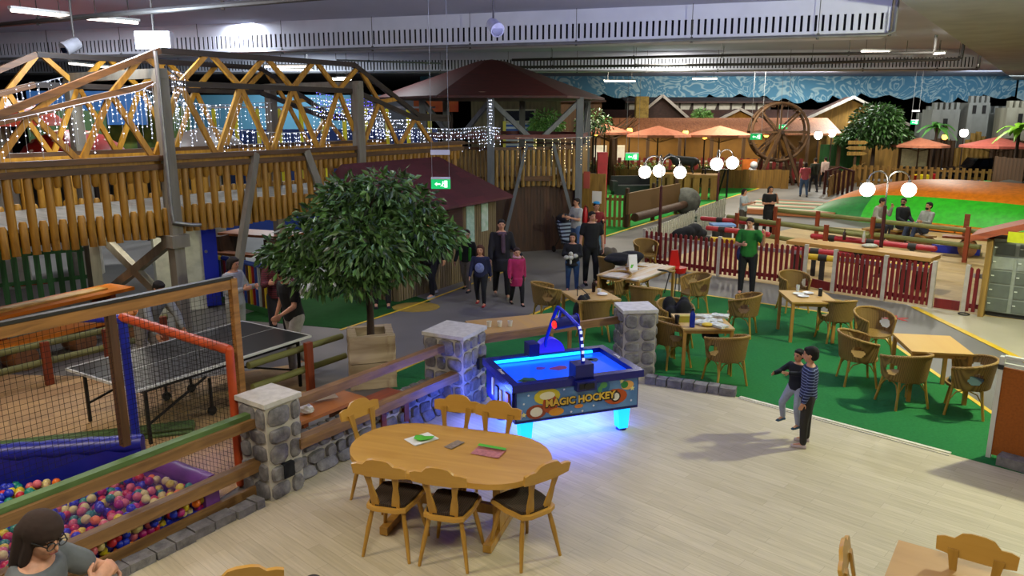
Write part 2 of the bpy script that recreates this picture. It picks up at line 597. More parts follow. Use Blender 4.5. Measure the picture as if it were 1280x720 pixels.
def kerb(name, p, q, w, h, label, seed, n):
    r = random.Random(seed)
    p, q = V(p), V(q)
    rz = ang(p, q)
    L = (q - p).length
    t = thing(name, label, 'kerb', p, rz)
    x = 0
    for i in range(n):
        l = L / n * r.uniform(.85, 1.15) if i < n - 1 else L - x
        b = B().box((x + l / 2, r.uniform(-.012, .012), h / 2), (l - .015, w * r.uniform(.88, 1), h * r.uniform(.85, 1.08)), rz=r.uniform(-.05, .05)).bevel(.025, 2)
        b.out('kerb_stone', m_kerb, t)
        x += l
    return t
kerb('stone_kerb', P3 + V((.1, -.5, 0)), (3.2, 10.35, 0), .17, .13, 'low rounded stone kerb running from the pillar along the green carpet', 3, 7)
kerb('stone_kerb', (5.62, 8.22, 0), (6.7, 7.1, 0), .22, .13, 'short stone kerb at the foot of the brown notice board', 4, 4)
dirL = (P1 - V((-4.0, 5.42, 0))).normalized()
kerb('stone_kerb', P1 - dirL * 3.6 + V((.12, -.1, 0)), P1 - dirL * .3 + V((.12, -.1, 0)), .17, .1, 'grey stone kerb along the foot of the ball pit railing', 5, 15)
# low stone wall between the first two pillars
W0, W1 = P1 + (P2 - P1).normalized() * .22, P2 - (P2 - P1).normalized() * .28
wl = (W1 - W0).length
t = thing('low_stone_wall', 'low grey stone wall between the two pillars beside the oval table', 'wall', W0, RA)
B().box((wl / 2, .1, .22), (wl, .26, .4)).out('mortar_core', m_mort, t, smooth=False)
b = B()
stones(b, (0, -.03, .1), (1, 0, 0), (0, 0, 1), wl, .34, 2, 31, .04, .01, .14, .3)
b.out('field_stones', m_stone, t)
b = B()
stones(b, (0, -.14, 0), (1, 0, 0), (0, .45, .6), wl, .17, 1, 34, .03, .012, .18, .34)
b.out('plinth_stones', m_stone, t)
b = B()
stones(b, (0, -.06, .425), (1, 0, 0), (0, 1, 0), wl, .3, 1, 37, .02, .01, .1, .16)
b.out('coping_stones', m_stone, t)
m_rail = M('brown_rail_timber', '#8a663c', .55, kind='wood', col2='#664728', axis='x', scale=5)
m_railg = M('green_moss_timber', '#5d7a45', .6, kind='wood', col2='#46602f', axis='x', scale=5)
def rail(name, p, q, w, h, mat, label, parent=None):
    p, q = V(p), V(q)
    rz = ang(p, q)
    L = (q - p).length
    o = B().box((L / 2, 0, 0), (L, w, h)).bevel(.012).out(name, mat)
    o.location = p
    o.rotation_euler = (0, -math.atan2(q.z - p.z, math.hypot(q.x - p.x, q.y - p.y)), rz)
    if parent is None:
        tag(o, label, 'railing')
    return o
off = V((.06, -.04, 0))
rail('timber_rail', P1 + V((.1, .16, .88)), P2 + V((-.1, -.22, .9)), .1, .1, m_rail, 'upper brown timber rail between the two stone pillars above the low wall')
rail('timber_rail', P1 + V((.26, .02, .52)), P2 + V((.02, -.38, .54)), .14, .11, m_rail, 'lower brown timber rail lying along the top of the low stone wall')
rail('timber_rail', P2 + V((.2, .15, .86)), P3 + V((-.2, 0, .86)), .07, .11, m_rail, 'brown timber rail behind the air hockey table between two pillars')
# railing of the ball pit, towards the camera
LE = P1 - dirL * 3.7
u0, u1 = V((LE.x, LE.y, 0)), P1 - dirL * .1
rail('timber_rail', u0 + V((0, 0, .84)), u1 + V((0, 0, .84)), .1, .1, m_rail, 'upper brown timber rail of the ball pit railing')
rail('timber_rail', u0 + V((-.03, .03, .915)), u1 + V((-.03, .03, .915)), .09, .05, m_railg, 'green painted batten on top of the upper ball pit rail')
rail('timber_rail', u0 + V((.02, -.02, .38)), u1 + V((.02, -.02, .38)), .1, .12, m_rail, 'lower brown timber rail of the ball pit railing')
rail('timber_rail', u0 + V((.0, 0, .08)), u1 + V((0, 0, .08)), .04, .13, m_rail, 'brown bottom board of the ball pit railing above the stone kerb')
# clear sheet behind the rails; its violet tint paints in reflected blue light
L = (u1 - u0).length
o = B().box((L / 2 - .15, 0, 0), (L - .3, .006, .75)).out('clear_sheet', M('violet_reflection_sheet', '#7a50b8', .08, amt=0, alpha=.12), smooth=False)
o.location = u0 + V((-.09, .06, .5))
o.rotation_euler = (0, 0, ang(u0, u1))
tag(o, 'thin clear sheet behind the ball pit rails, tinted violet for reflected light', 'panel')
# ---- ball pit
m_bpad = M('blue_vinyl_pad', '#1a2290', .4, amt=.2, bump=0)
m_ppad = M('purple_vinyl_pad', '#6b3a86', .4, amt=.2, bump=0)
R0, R1, F1, F2 = V((-2.98, 7.0, 0)), V((-3.9, 7.55, 0)), V((-6.2, 7.1, 0)), V((-6.4, 4.2, 0))
N1 = u0 + V((-.3, .2, 0))
t = thing('ball_pit', 'ball pit with blue and purple padded rim behind the railing', 'ball pit')
def pad(p, q, h, mat, nm='rim_pad', r=.09):
    p, q = V(p), V(q)
    d = (q - p)
    b = B()
    b.bar(p + V((0, 0, h / 2)), q + V((0, 0, h / 2)), .16, h)
    b.bevel(.04, 2)
    n = max(2, int(d.length / .16))
    b.tube([p + d * (i / n / 1) + V((0, 0, h)) for i in range(n + 1)], [r + .012 * (i % 2) for i in range(n + 1)], 10)
    return b.out(nm, mat, t)
pad(R0, R1, .36, m_ppad)
pad(R1, F1, .55, m_bpad)
pad(F1, F2, .55, m_bpad)
B().prism([(q.x, q.y) for q in (R0, R1, F1, F2, N1)], .01, .12).out('pit_base', m_bpad, t, smooth=False)
BC = {'yellow': '#c9b21e', 'blue': '#1c2fb4', 'red': '#b5222e', 'teal': '#147a6a', 'pink': '#c9606a', 'orange': '#d96a14', 'magenta': '#a01e68', 'cream': '#c9b878'}
bm_ = {k: M('ball_' + k, v, .35, amt=0) for k, v in BC.items()}
def inpoly(x, y, P):
    c = False
    for i in range(len(P)):
        a, b_ = P[i], P[i - 1]
        if (a.y > y) != (b_.y > y) and x < (b_.x - a.x) * (y - a.y) / (b_.y - a.y) + a.x:
            c = not c
    return c
PIT = [R0 + V((-.06, -.08, 0)), R1 + V((0, -.2, 0)), F1 + V((.3, -.2, 0)), F2, u0 + V((-.06, .05, 0))]
r = random.Random(11)
spots = []
BR = .043
hexr = BR * 2.02
for j in range(80):
    for i in range(80):
        x, y = -6.4 + i * hexr + (j % 2) * hexr / 2, 3.9 + j * hexr * .87
        if inpoly(x, y, PIT):
            spots.append((x + r.uniform(-.028, .028), y + r.uniform(-.028, .028)))
def vis(p):
    # in the frame, in front of the posts
    z = .3 - CH
    t_ = p[1] * _c - z * _s
    u = 640 + FPX * p[0] / t_
    v = 360 - FPX * (p[1] * _s + z * _c) / t_
    return u > -12 and v < 720
seen = [p for p in spots if vis(p)]
rest = [p for p in spots if not vis(p)]
r.shuffle(seen)
seen.sort(key=lambda p: p[1] - p[0] * .15)
proto = B().sph((0, 0, 0), BR, 14, 8).mesh('ball', bm_['yellow'], 'all')
pm = {}
for k in BC:
    me = proto.copy()
    me.materials[0] = bm_[k]
    pm[k] = me
names = list(BC)
for i, p in enumerate(seen[:300]):
    k = r.choices(names, [4, 6, 4, 4, 3, 2, 3, 4])[0] if p[0] > -4.9 or p[1] < 6.4 else r.choice(['orange', 'yellow', 'blue', 'red'])
    o = D.objects.new('play_ball', pm[k])
    COL.objects.link(o)
    o.location = (p[0], p[1], .29 + r.uniform(-.04, .065))
    tag(o, k + ' plastic ball lying in the ball pit', 'ball', k + ' balls in the ball pit')
b = B()
mats = [bm_[k] for k in names]
for p in seen[300:] + rest:
    b.mi = r.randrange(len(names))
    b.sph((p[0], p[1], .28 + r.uniform(-.02, .03)), BR, 8, 5)
for p in spots[::2]:
    b.mi = r.randrange(len(names))
    b.sph((p[0] + .03, p[1] + .03, .21), BR, 8, 5)
ed_ = u0 - R0
for k in range(int(ed_.length / .075)):
    for z in (.06, .13, .2, .27):
        p = R0 + ed_ * (k * .075 / ed_.length) + V((-.1, .02, 0))
        b.mi = r.randrange(len(names))
        b.sph((p.x + r.uniform(-.03, .03), p.y + r.uniform(-.03, .03), z), BR, 8, 5)
tag(b.out('play_balls', mats, smooth='all'), 'mixed plastic balls filling the rest of the ball pit', 'balls', kind='stuff')
# ---- net cage
m_nrail = M('net_rail_timber', '#a8763a', .6, kind='wood', col2='#7d5424', axis='x', scale=5)
NP = V((-2.93, 7.86, 0))
ND = dirL * -1
t = thing('net_screen', 'tall dark net screen on a timber frame above the ball pit railing', 'net', NP, math.atan2(ND.y, ND.x))
NL = 4.4
B().box((NL / 2, 0, 2.2), (NL, .05, .1)).bevel(.01).out('top_rail', m_nrail, t)
B().box((NL / 2, -.01, 2.27), (NL, .07, .03)).out('edge_strip', M('dark_edging', '#26241f', .6), t, smooth=False)
B().box((0, 0, 1.13), (.07, .07, 2.26)).bevel(.01).out('post', m_nrail, t)
B().box((1.3, -.03, 1.53), (.075, .075, 1.34)).bevel(.01).out('post', M('dark_post_timber', '#5b3a1e', .6, kind='wood', axis='z'), t)
m_net = M('black_net_cord', '#17130f', .9, amt=0)
b = B()
def netting(b, L, z0, z1, step=.05, r=.0021, o=V((0, 0, 0)), d=V((1, 0, 0))):
    rr = random.Random(5)
    n = int(L / step)
    for i in range(n + 1):
        x = i * step + rr.uniform(-.004, .004)
        b.cyl(o + d * x + V((0, 0, z0)), o + d * (x + rr.uniform(-.01, .01)) + V((0, 0, z1)), r, n=3, cap=False)
    for j in range(int((z1 - z0) / step) + 1):
        z = z0 + j * step
        b.cyl(o + V((0, 0, z)), o + d * L + V((0, 0, z + rr.uniform(-.006, .006))), r, n=3, cap=False)
netting(b, NL, .9, 2.24)
b.out('netting', m_net, t, smooth=False)
# blue and orange padded frame of the cage
A_, C_ = V((-4.36, 8.3, 0)), V((-2.93, 7.62, 0))
m_bfr = M('blue_padded_tube', '#1626a0', .45, amt=.2, bump=0)
m_ofr = M('orange_padded_tube', '#b8481c', .5, amt=.3, bump=.05)
t = thing('climbing_frame', 'play cage frame of blue and orange padded tubes with netting', 'frame')
B().caps(A_ + V((0, 0, .05)), A_ + V((0, 0, 1.7)), .05, n=12).out('blue_post', m_bfr, t, label='blue padded post')
B().caps(C_ + V((0, 0, .05)), C_ + V((0, 0, 1.55)), .045, n=12).out('orange_post', m_ofr, t, label='orange padded post')
d = C_ + V((0, 0, 1.55)) - A_ - V((0, 0, 1.72))
B().tube([A_ + V((0, 0, 1.72)) + d * (i / 22) for i in range(23)], [.05 + .004 * (i % 2) for i in range(23)], 12).out('orange_top_tube', m_ofr, t, label='orange wrapped top tube')
B().tube([A_ + V((0, 0, 1.7)), A_ + V((-.5, -.02, 1.72)), A_ + V((-.95, .02, 1.66)), A_ + V((-1.5, .1, 1.52))], [.05, .055, .045, .02], 12).out('blue_top_tube', m_bfr, t, label='blue wrapped top tube')
b = B()
dd = (C_ - A_)
netting(b, dd.length, .05, 1.5, .055, .0024, A_, dd.normalized())
b.out('netting', m_net, t, smooth=False)
# ---- stadium table and carved chairs
m_beech = M('honey_beech', '#bd9040', .38, kind='wood', col2='#aa7c2e', axis='x', scale=2.2, bump=.03)
m_beechz = M('honey_beech_upright', '#b08434', .4, kind='wood', col2='#976d24', axis='z', scale=3, bump=.03)
m_cush = M('brown_woven_cushion', '#4a3620', .95, kind='weave', col2='#231a10')
def stadium(L, W, n=14):
    h = L / 2 - W / 2
    return [(h + W / 2 * math.cos(a), W / 2 * math.sin(a)) for a in [-PI / 2 + PI * i / n for i in range(n + 1)]] + [(-h - W / 2 * math.cos(a), -W / 2 * math.sin(a)) for a in [-PI / 2 + PI * i / n for i in range(n + 1)]]
OT = V((-.6, 6.87, .012))
OR = math.radians(-17)
t = thing('oval_table', 'large honey wood table with round ends and brochures on it', 'table', OT, OR)
B().prism(stadium(2.0, 1.12), .7, .755).bevel(.012).out('tabletop', m_beech, t)
B().prism(stadium(1.6, .8), .63, .7).out('apron', m_beechz, t)
for s in (-1, 1):
    l = B().box((s * .52, 0, .36), (.07, .3, .6)).box((s * .52, 0, .05), (.08, .86, .075)).bevel(.015)
    l.out('trestle_leg', m_beechz, t)
B().box((0, 0, .22), (1.02, .05, .1)).bevel(.01).out('stretcher', m_beechz, t)
def carved_chair(label, loc, rz, group=None):
    """faces +Y: seat, four splayed legs, two curved slats and a carved crest"""
    t = thing('wooden_chair', label, 'chair', loc, rz, group)
    seat = [(-.2, .2), (-.15, .225), (.15, .225), (.2, .2), (.2, .0), (.17, -.18), (.1, -.215), (-.1, -.215), (-.17, -.18), (-.2, 0)]
    B().prism(seat, .425, .46).bevel(.012).out('seat', m_beech, t)
    B().prism([(x * .9, y * .88 + .005) for x, y in seat], .46, .485).bevel(.012).out('seat_cushion', m_cush, t)
    for sx in (-1, 1):
        for sy, ty in ((1, .15), (-1, -.14)):
            B().tube([(sx * .13, ty, .43), (sx * .165, ty + sy * .03, .25), (sx * .205, ty + sy * .075, .0)], [.017, .021, .013], 10).out('leg', m_beechz, t)
        b = B()
        prof = [(.0, .07), (.1, .06), (.2, .036), (.28, .05), (.36, .064)]
        pts = []
        for zz, w in prof:
            yy = -.17 - zz * .24
            cx = sx * (.085 + zz * .12)
            pts.append([b.bm.verts.new((cx + ox * w / 2, yy + oy, .455 + zz)) for ox, oy in ((-1, -.01), (1, -.01), (1, .01), (-1, .01))])
        b.skin(pts)
        b.out('back_slat', m_beechz, t)
    b = B()
    cr = [(-.225, .0), (-.23, .085), (-.185, .1), (-.13, .098), (-.09, .14), (-.04, .152), (.04, .152), (.09, .14), (.13, .098), (.185, .1), (.23, .085), (.225, 0), (.1, -.018), (-.1, -.018)]
    t.scale = (1.1, 1.1, 1.1)
    M4 = Matrix.Translation((0, -.268, .78)) @ Matrix.Rotation(math.radians(90 + 13), 4, 'X')
    b.prism(cr, -.012, .012, M4)
    b.bevel(.005, 1)
    o = b.out('crest_rail', m_beech, t)
    return t
def cpos(u, v, rz):
    c = G(u, v, .98)
    return (c.x - .3 * math.sin(rz), c.y + .3 * math.cos(rz), .012)
def around(x, y, face, label):
    c, s_ = math.cos(OR), math.sin(OR)
    return carved_chair(label, (OT.x + x * c - y * s_, OT.y + x * s_ + y * c, .012), OR + face)
around(-.33, -.55, .04, 'carved wooden chair at the near side of the oval table, nearest the stone wall')
around(.22, -.54, .04, 'carved wooden chair in the middle of the near side of the oval table')
around(.84, -.3, .95, 'carved wooden chair at the rounded end of the oval table nearest the open floor')
around(-.86, .24, -1.95, 'carved wooden chair at the rounded end of the oval table beside the low stone wall')
around(-.2, .46, PI + .05, 'carved wooden chair behind the oval table facing us, nearer the wide pillar')
around(.25, .42, PI - .03, 'carved wooden chair behind the oval table facing us, in front of the air hockey table')
carved_chair('carved wooden chair of which only the crest shows at the bottom edge', cpos(305, 714, .3), .3)
def paper(name, c, sz, rz, mats, label, cat='brochure'):
    t = thing(name, label, cat, c, rz)
    w, h = sz
    b = B()
    n = 6
    for i in range(n):
        x0, x1 = -w / 2 + w * i / n, -w / 2 + w * (i + 1) / n
        f = lambda x: .003 + .012 * max(0, (x / w)) ** 2 * 4 * .5
        b.quad((x0, -h / 2, f(x0)), (x1, -h / 2, f(x1)), (x1, h / 2, f(x1)), (x0, h / 2, f(x0)))
        b.quad((x0, -h / 2, .0), (x0, h / 2, .0), (x1, h / 2, .0), (x1, -h / 2, .0))
    b.out('sheet', mats[0], t)
    return t, (lambda poly, m, nm, z=.0205: B().prism(poly, z - .0005, z).out(nm, m, t, smooth=False))
m_paper = M('white_paper', '#d8d6cc', .6, amt=0)
m_lime = M('lime_print', '#4fae1c', .5, amt=.2)
m_pinkp = M('pink_photo_print', '#b5706e', .5, amt=.8, col2='#5c2f3a', scale=25, bump=0)
m_greyp = M('dark_photo_print', '#8a7a68', .5, amt=.9, col2='#2c2420', scale=30, bump=0)
tt = OT + V((0, 0, .757))
t, add = paper('brochure', G(527, 549, .77), (.21, .28), OR - .6, [m_paper], 'white folded brochure with a green shape lying on the oval table')
add([(-.08, -.02), (-.02, -.08), (.06, -.06), (.1, .06), (.06, .12), (.0, .04), (-.05, .03)], m_lime, 'green_print', .0235)
t, add = paper('leaflet', G(568, 556, .77), (.1, .2), OR - .35, [m_greyp], 'small narrow photo leaflet in the middle of the oval table', 'leaflet')
t, add = paper('menu_card', G(611, 565, .77), (.29, .2), OR - .1, [m_pinkp], 'photo menu card with lime green top edge on the oval table', 'menu')
add([(-.145, .05), (.145, .05), (.145, .1), (-.145, .1)], m_lime, 'green_heading', .0235)
# ---- table and chairs at the near corner on the other side
BT = thing('square_table', 'pale brown wooden table cut off by the bottom corner of the picture', 'table', (3.15, 4.66, .012), math.radians(-35))
B().box((0, 0, .735), (1.05, .8, .04)).bevel(.006).out('tabletop', M('plain_tan_tabletop', '#b58a52', .5, kind='wood', axis='x', scale=2, bump=.02, col2='#ab8049'), BT)
for sx in (-1, 1):
    for sy in (-1, 1):
        B().box((sx * .46, sy * .34, .36), (.06, .06, .72)).out('leg', m_beechz, BT, smooth=False)
carved_chair('carved wooden chair behind the cut off corner table, its crest towards the open floor', cpos(1222, 681, PI - .61), PI - .61)
carved_chair('carved wooden chair seen edge on beside the cut off corner table', cpos(1058, 688, -PI / 2 - .5), -PI / 2 - .5)
# ---- notice board
NB = V((5.62, 8.36, .0))
t = thing('notice_board', 'brown felt notice board in a white frame standing at the picture edge', 'board', NB, math.radians(-45))
B().box((.75, 0, .58), (1.5, .05, 1.06)).out('panel', M('rust_felt', '#9a5418', .95, amt=.3, scale=40), t, smooth=False)
m_alu = M('white_metal_frame', '#c9c9c2', .4, amt=0)
for nm, c, s in (('frame_post', (-.02, 0, .62), (.05, .07, 1.24)), ('frame_post', (1.52, 0, .62), (.05, .07, 1.24)), ('top_bar', (.75, 0, 1.15), (1.5, .05, .03)), ('top_bar', (.75, 0, 1.24), (1.5, .06, .03))):
    B().box(c, s).bevel(.006).out(nm, m_alu, t)
B().box((-.02, -.045, 1.12), (.055, .02, .05)).out('clamp', M('black_plastic'), t, smooth=False)
# ---- air hockey table
HT = V((.63, 9.35, .012))
HR = math.radians(20)
m_hb = M('midnight_blue_body', '#141a6e', .35, amt=.15, bump=0)
m_hrail = M('dark_blue_rail', '#0e1470', .25, amt=0)
m_play = M('lit_blue_playfield', '#0d3fd0', .2, amt=0, emit=1.5)
m_glow = M('cyan_light_strip', '#18b4ff', .3, amt=0, emit=3.0)
m_gleg = M('glowing_cyan_leg', '#16a6ff', .4, amt=0, emit=1.9)
t = thing('air_hockey_table', 'blue lit air hockey table with cartoon side panel and scoring arch', 'game table', HT, HR)
L2, W2 = .875, .57
b = B()
b.box((0, 0, .52), (L2 * 2 - .1, W2 * 2 - .08, .42), taper=1.0)
b.bevel(.02)
b.out('cabinet', m_hb, t)
b = B()
for sy in (-1, 1):
    b.box((0, sy * (W2 - .05), .765), (L2 * 2, .1, .09))
for sx in (-1, 1):
    b.box((sx * (L2 - .05), 0, .765), (.1, W2 * 2 - .2, .09))
b.bevel(.014)
b.out('rim', m_hrail, t)
B().box((0, 0, .74), (L2 * 2 - .2, W2 * 2 - .2, .012)).out('playfield', m_play, t, smooth=False)
B().box((-.05, W2 - .125, .775), (L2 * 2 - .35, .03, .03)).out('light_strip', m_glow, t, smooth=False, label='cyan light strip')
for sx in (-1, 1):
    for sy in (-1, 1):
        l = B()
        M4 = Matrix.Translation((sx * .66, sy * .42, 0))
        l.prism([(-.06, .03), (.06, .03), (.085, .32), (-.085, .32)], -.07, .07, M4 @ Matrix.Rotation(PI / 2, 4, 'X'))
        l.bevel(.015)
        lg = l.out('leg', m_gleg, t)
        B().lathe([(.001, 0), (.07, 0), (.06, .025), (.001, .03)], (sx * .66, sy * .42, 0), 14).out('foot', m_hb, lg)
m_pan = M('space_print', '#5a86b8', .4, amt=.9, col2='#1d3c80', scale=3, bump=0)
fp = B().box((0, -W2 + .035, .535), (L2 * 2 - .14, .016, .37)).out('side_panel', m_pan, t, smooth=False, label='printed side panel of planets, stars and lettering')
yy = -W2 + .026
def blob(c, rx, rz_, col, nm, n=14, d=.005):
    return B().prism([(c[0] + rx * math.cos(2 * PI * i / n), c[1] + rz_ * math.sin(2 * PI * i / n)) for i in range(n)], 0, d, Matrix.Translation((0, yy, 0)) @ Matrix.Rotation(PI / 2, 4, 'X')).out(nm, M('print_' + col.strip('#'), col, .4, amt=0), fp, smooth=False)
def star(c, r_, col, nm='printed_star', n=5):
    pts = []
    for i in range(n * 2):
        q = r_ if i % 2 == 0 else r_ * .45
        pts.append((c[0] + q * math.sin(PI * i / n), c[1] + q * math.cos(PI * i / n)))
    return B().prism(pts, 0, .006, Matrix.Translation((0, yy, 0)) @ Matrix.Rotation(PI / 2, 4, 'X')).out(nm, M('print_' + col.strip('#'), col, .4, amt=0), fp, smooth=False)
blob((-.42, .62), .17, .1, '#c8b42a', 'printed_planet')
blob((-.42, .63), .1, .05, '#d8d0b0', 'printed_planet', d=.008)
blob((-.38, .52), .1, .12, '#a8481a', 'printed_planet', d=.007)
blob((-.56, .44), .13, .09, '#8a3a18', 'printed_planet')
blob((-.56, .44), .08, .06, '#d6cfc0', 'printed_planet', d=.008)
blob((-.3, .41), .1, .05, '#cf8a1e', 'printed_planet', d=.009)
blob((.5, .5), .16, .1, '#b04a16', 'printed_planet')
blob((.5, .5), .07, .07, '#3a2416', 'printed_planet', d=.007)
blob((.5, .5), .05, .05, '#d8d4c8', 'printed_planet', d=.009)
blob((.66, .63), .09, .06, '#d8a05a', 'printed_planet')
blob((.62, .64), .05, .045, '#2a7a3a', 'printed_planet', d=.007)
blob((.32, .65), .095, .095, '#1f5a86', 'printed_planet', 18)
blob((.33, .67), .05, .04, '#4a8a4a', 'printed_planet', d=.008)
blob((.28, .62), .03, .04, '#4a8a4a', 'printed_planet', d=.008)
blob((.0, .44), .06, .025, '#c87a2a', 'printed_planet')
for c in ((-.72, .42), (.58, .69), (.73, .58), (.1, .66)):
    star(c, .035, '#d9cf8a')
for c in ((-.66, .66), (-.72, .56), (-.1, .38), (.2, .42), (-.2, .68), (.72, .42), (.05, .37)):
    star(c, .016, '#d9d9e6')
text_mesh('panel_lettering', 'MAGIC HOCKEY', .125, M('gold_print', '#d8b040', .4, amt=0), fp, (.02, yy - .012, .53), (PI / 2, 0, 0), .003, bold=.004)
text_mesh('lettering_shadow', 'MAGIC HOCKEY', .127, M('print_1a1208', '#1a1208', .5, amt=0), fp, (.03, yy - .007, .522), (PI / 2, 0, 0), .002, bold=.012)
# end panel with sockets and writing
ep = B().box((-L2 + .035, 0, .53), (.016, W2 * 2 - .16, .34)).out('end_panel', M('dark_print', '#1b2050', .4, amt=.8, col2='#0c0f30', scale=8, bump=0), t, smooth=False)
B().box((-L2 + .02, .05, .5), (.02, .1, .2)).out('coin_slot', M('black_plastic'), ep, smooth=False)
B().box((-L2 + .02, -.1, .52), (.02, .06, .16)).out('sticker', m_paper, ep, smooth=False)
B().box((-L2 + .02, -.33, .54), (.02, .12, .2)).out('picture', M('print_b03050', '#b03050', .4, amt=.5, col2='#d0a040', scale=12, bump=0), ep, smooth=False)
B().box((-L2 + .02, .2, .55), (.02, .05, .22)).out('sticker', M('print_d9d9e6', '#d9d9e6', .4, amt=0), ep, smooth=False)
text_mesh('rim_lettering', 'Power', .075, m_paper, t, (-L2 + .055, -.03, .8125), (0, 0, -PI / 2), .001)
text_mesh('rim_lettering', 'Power', .075, m_paper, t, (L2 - .055, .05, .8125), (0, 0, PI / 2), .001)
# playfield prints
pz = .748
def pf(c, rx, ry, col, nm='field_print', n=10, sd=1):
    rr = random.Random(sd)
    B().prism([(c[0] + rx * rr.uniform(.5, 1.1) * math.cos(2 * PI * i / n), c[1] + ry * rr.uniform(.5, 1.1) * math.sin(2 * PI * i / n)) for i in range(n)], pz, pz + .002).out(nm, M('print_' + col.strip('#'), col, .5, amt=0), t, smooth=False)
pf((-.55, -.25), .14, .1, '#164a2a', sd=3)
pf((-.6, -.3), .06, .05, '#6a7a1a', sd=4)
pf((-.02, .02), .13, .09, '#7a1a5a', sd=5)
pf((-.25, .1), .08, .06, '#5a1a9a', sd=6)
pf((.5, .2), .16, .1, '#0a2a4a', sd=7)
pf((.5, .2), .07, .05, '#1a5aca', sd=8)
# score box, arch and dome
sb = B().box((.06, -W2 + .1, .87), (.24, .2, .2)).box((.06, -W2 - .02, .72), (.26, .1, .12)).bevel(.015)
sbo = sb.out('score_box', m_hb, t)
B().box((.06, -W2 - .072, .72), (.2, .01, .07)).cyl((.06, -W2 - .09, .72), (.06, -W2 - .06, .72), .04, n=16).out('goal_slot', M('black_plastic'), sbo, smooth=False)
def smooth_path(pts, n=6):
    out = []
    P_ = [V(p) for p in pts]
    for i in range(len(P_) - 1):
        p0, p1, p2, p3 = P_[max(i - 1, 0)], P_[i], P_[i + 1], P_[min(i + 2, len(P_) - 1)]
        for k in range(n):
            q = k / n
            out.append(.5 * ((2 * p1) + (p2 - p0) * q + (2 * p0 - 5 * p1 + 4 * p2 - p3) * q * q + (3 * p1 - p0 - 3 * p2 + p3) * q ** 3))
    return out + [P_[-1]]
ar = smooth_path([(.07, -.5, .92), (.055, -.48, 1.15), (.04, -.44, 1.38), (.02, -.3, 1.45), (0, .06, 1.52), (-.01, .16, 1.48), (-.02, .42, 1.08), (-.02, .5, .9)])
m_arch = M('blue_metal_tube', '#2030c8', .25, metal=.3, amt=0)
a_ = B().tube(ar, .024, 10).out('arch_tube', m_arch, t)
b = B()
for i in range(1, 14, 2):
    p_ = V(ar[i])
    b.box(p_ + V((0, -.018, 0)), (.03, .025, .035))
b.out('tube_light', M('white_led', '#c8d4ff', .3, amt=0, emit=.9), a_, smooth=False)
hb = B().cyl((-.11, -.02, 1.35), (.2, .0, 1.37), .075, n=18).bevel(.012).out('score_display', m_hb, t)
B().cyl((.2, 0, 1.37), (.21, 0, 1.37), .09, n=18).cyl((-.05, -.01, 1.42), (.0, .04, 1.5), .02, n=8).out('display_cap', m_arch, hb)
B().sph((-.12, -.035, 1.35), (.03, .05, .05), 12, 8).out('red_lamp', M('red_lamp_glass', '#ff2a1a', .3, amt=0, emit=1.6), hb, label='round red lamp')
dm = B()
pts = [(-.2, 0)] + [(.2 * math.cos(PI - PI * i / 16), .2 * math.sin(PI * i / 16)) for i in range(1, 16)] + [(.2, 0)]
dm.prism(pts, -.07, .07, Matrix.Translation((.06, W2 - .02, .8)) @ Matrix.Rotation(PI / 2, 4, 'X'))
dm.bevel(.02)
dm.out('back_dome', M('violet_lit_dome', '#3a2cd8', .3, amt=0, emit=.35), t)
B().box((-.19, W2 - .02, .86), (.14, .2, .2)).bevel(.03).out('dome_housing', m_hb, t)
# blue light that the table's lamps throw
# table behind the air hockey table with cups
def square_table(label, loc, rz, w=.79, d=.92, top='#c29a52', group=None, nm='square_table'):
    t = thing(nm, label, 'table', loc, rz, group)
    mt = M('tabletop_' + top.strip('#'), top, .55, kind='wood', axis='y', scale=1.5, bump=.02, col2='#b58c46')
    B().box((0, 0, .725), (w, d, .03)).bevel(.005).out('tabletop', mt, t)
    B().box((0, 0, .68), (w - .08, d - .08, .06)).out('apron', m_oak, t, smooth=False)
    for sx in (-1, 1):
        for sy in (-1, 1):
            B().box((sx * (w / 2 - .035), sy * (d / 2 - .035), .355), (.05, .05, .71)).bevel(.004, 1).out('leg', m_oak, t)
    return t
m_oak = M('light_oak', '#b3863e', .45, kind='wood', axis='z', scale=3, bump=.03, col2='#9a7032')
ht = square_table('tan table hidden behind the air hockey table with cups on it', (.1, 11.6, .006), .35, 1.5, .8, '#a88458')
cp = V((-.35, 11.35, .75))
for i in range(3):
    o = B().lathe([(.03, 0), (.04, .09), (.036, .09), (.028, .008), (.001, .008)], (0, 0, 0), 12).out('paper_cup', M('white_cup', '#cfcac0', .5, amt=0))
    o.location = cp + V((.16 * i, .02 * i, 0))
    tag(o, ['first white cup from the wide pillar', 'white cup in the middle', 'white cup furthest from the pillar'][i] + ', on the table behind the hockey table', 'cup')
# ---- sunken bench table between the low wall and the planter
t = thing('bench_table', 'low orange brown table with folded paper behind the low stone wall', 'table', G(420, 512, .55) + V((-.17, .12, -.55)), RA)
m_rbr = M('red_brown_timber', '#8a3f18', .45, kind='wood', axis='x', scale=3, col2='#6a2c10')
B().box((0, .1, .53), (1.0, .55, .04)).bevel(.006).out('tabletop', M('orange_brown_tabletop', '#a8642c', .4, kind='wood', axis='x', scale=2, col2='#96561f'), t)
for sx in (-1, 1):
    B().box((sx * .36, .1, .26), (.07, .4, .52)).out('leg', m_rbr, t, smooth=False)
bl = t.location
tb = thing('timber_bench', 'red brown slatted bench block between low wall and planter', 'bench', bl + V((.64, .5, 0)), RA)
B().box((0, 0, .42), (.55, .42, .1)).bevel(.01).out('seat', m_rbr, tb)
for sx in (-1, 1):
    B().box((sx * .2, 0, .19), (.08, .36, .37)).out('leg', m_rbr, tb, smooth=False)
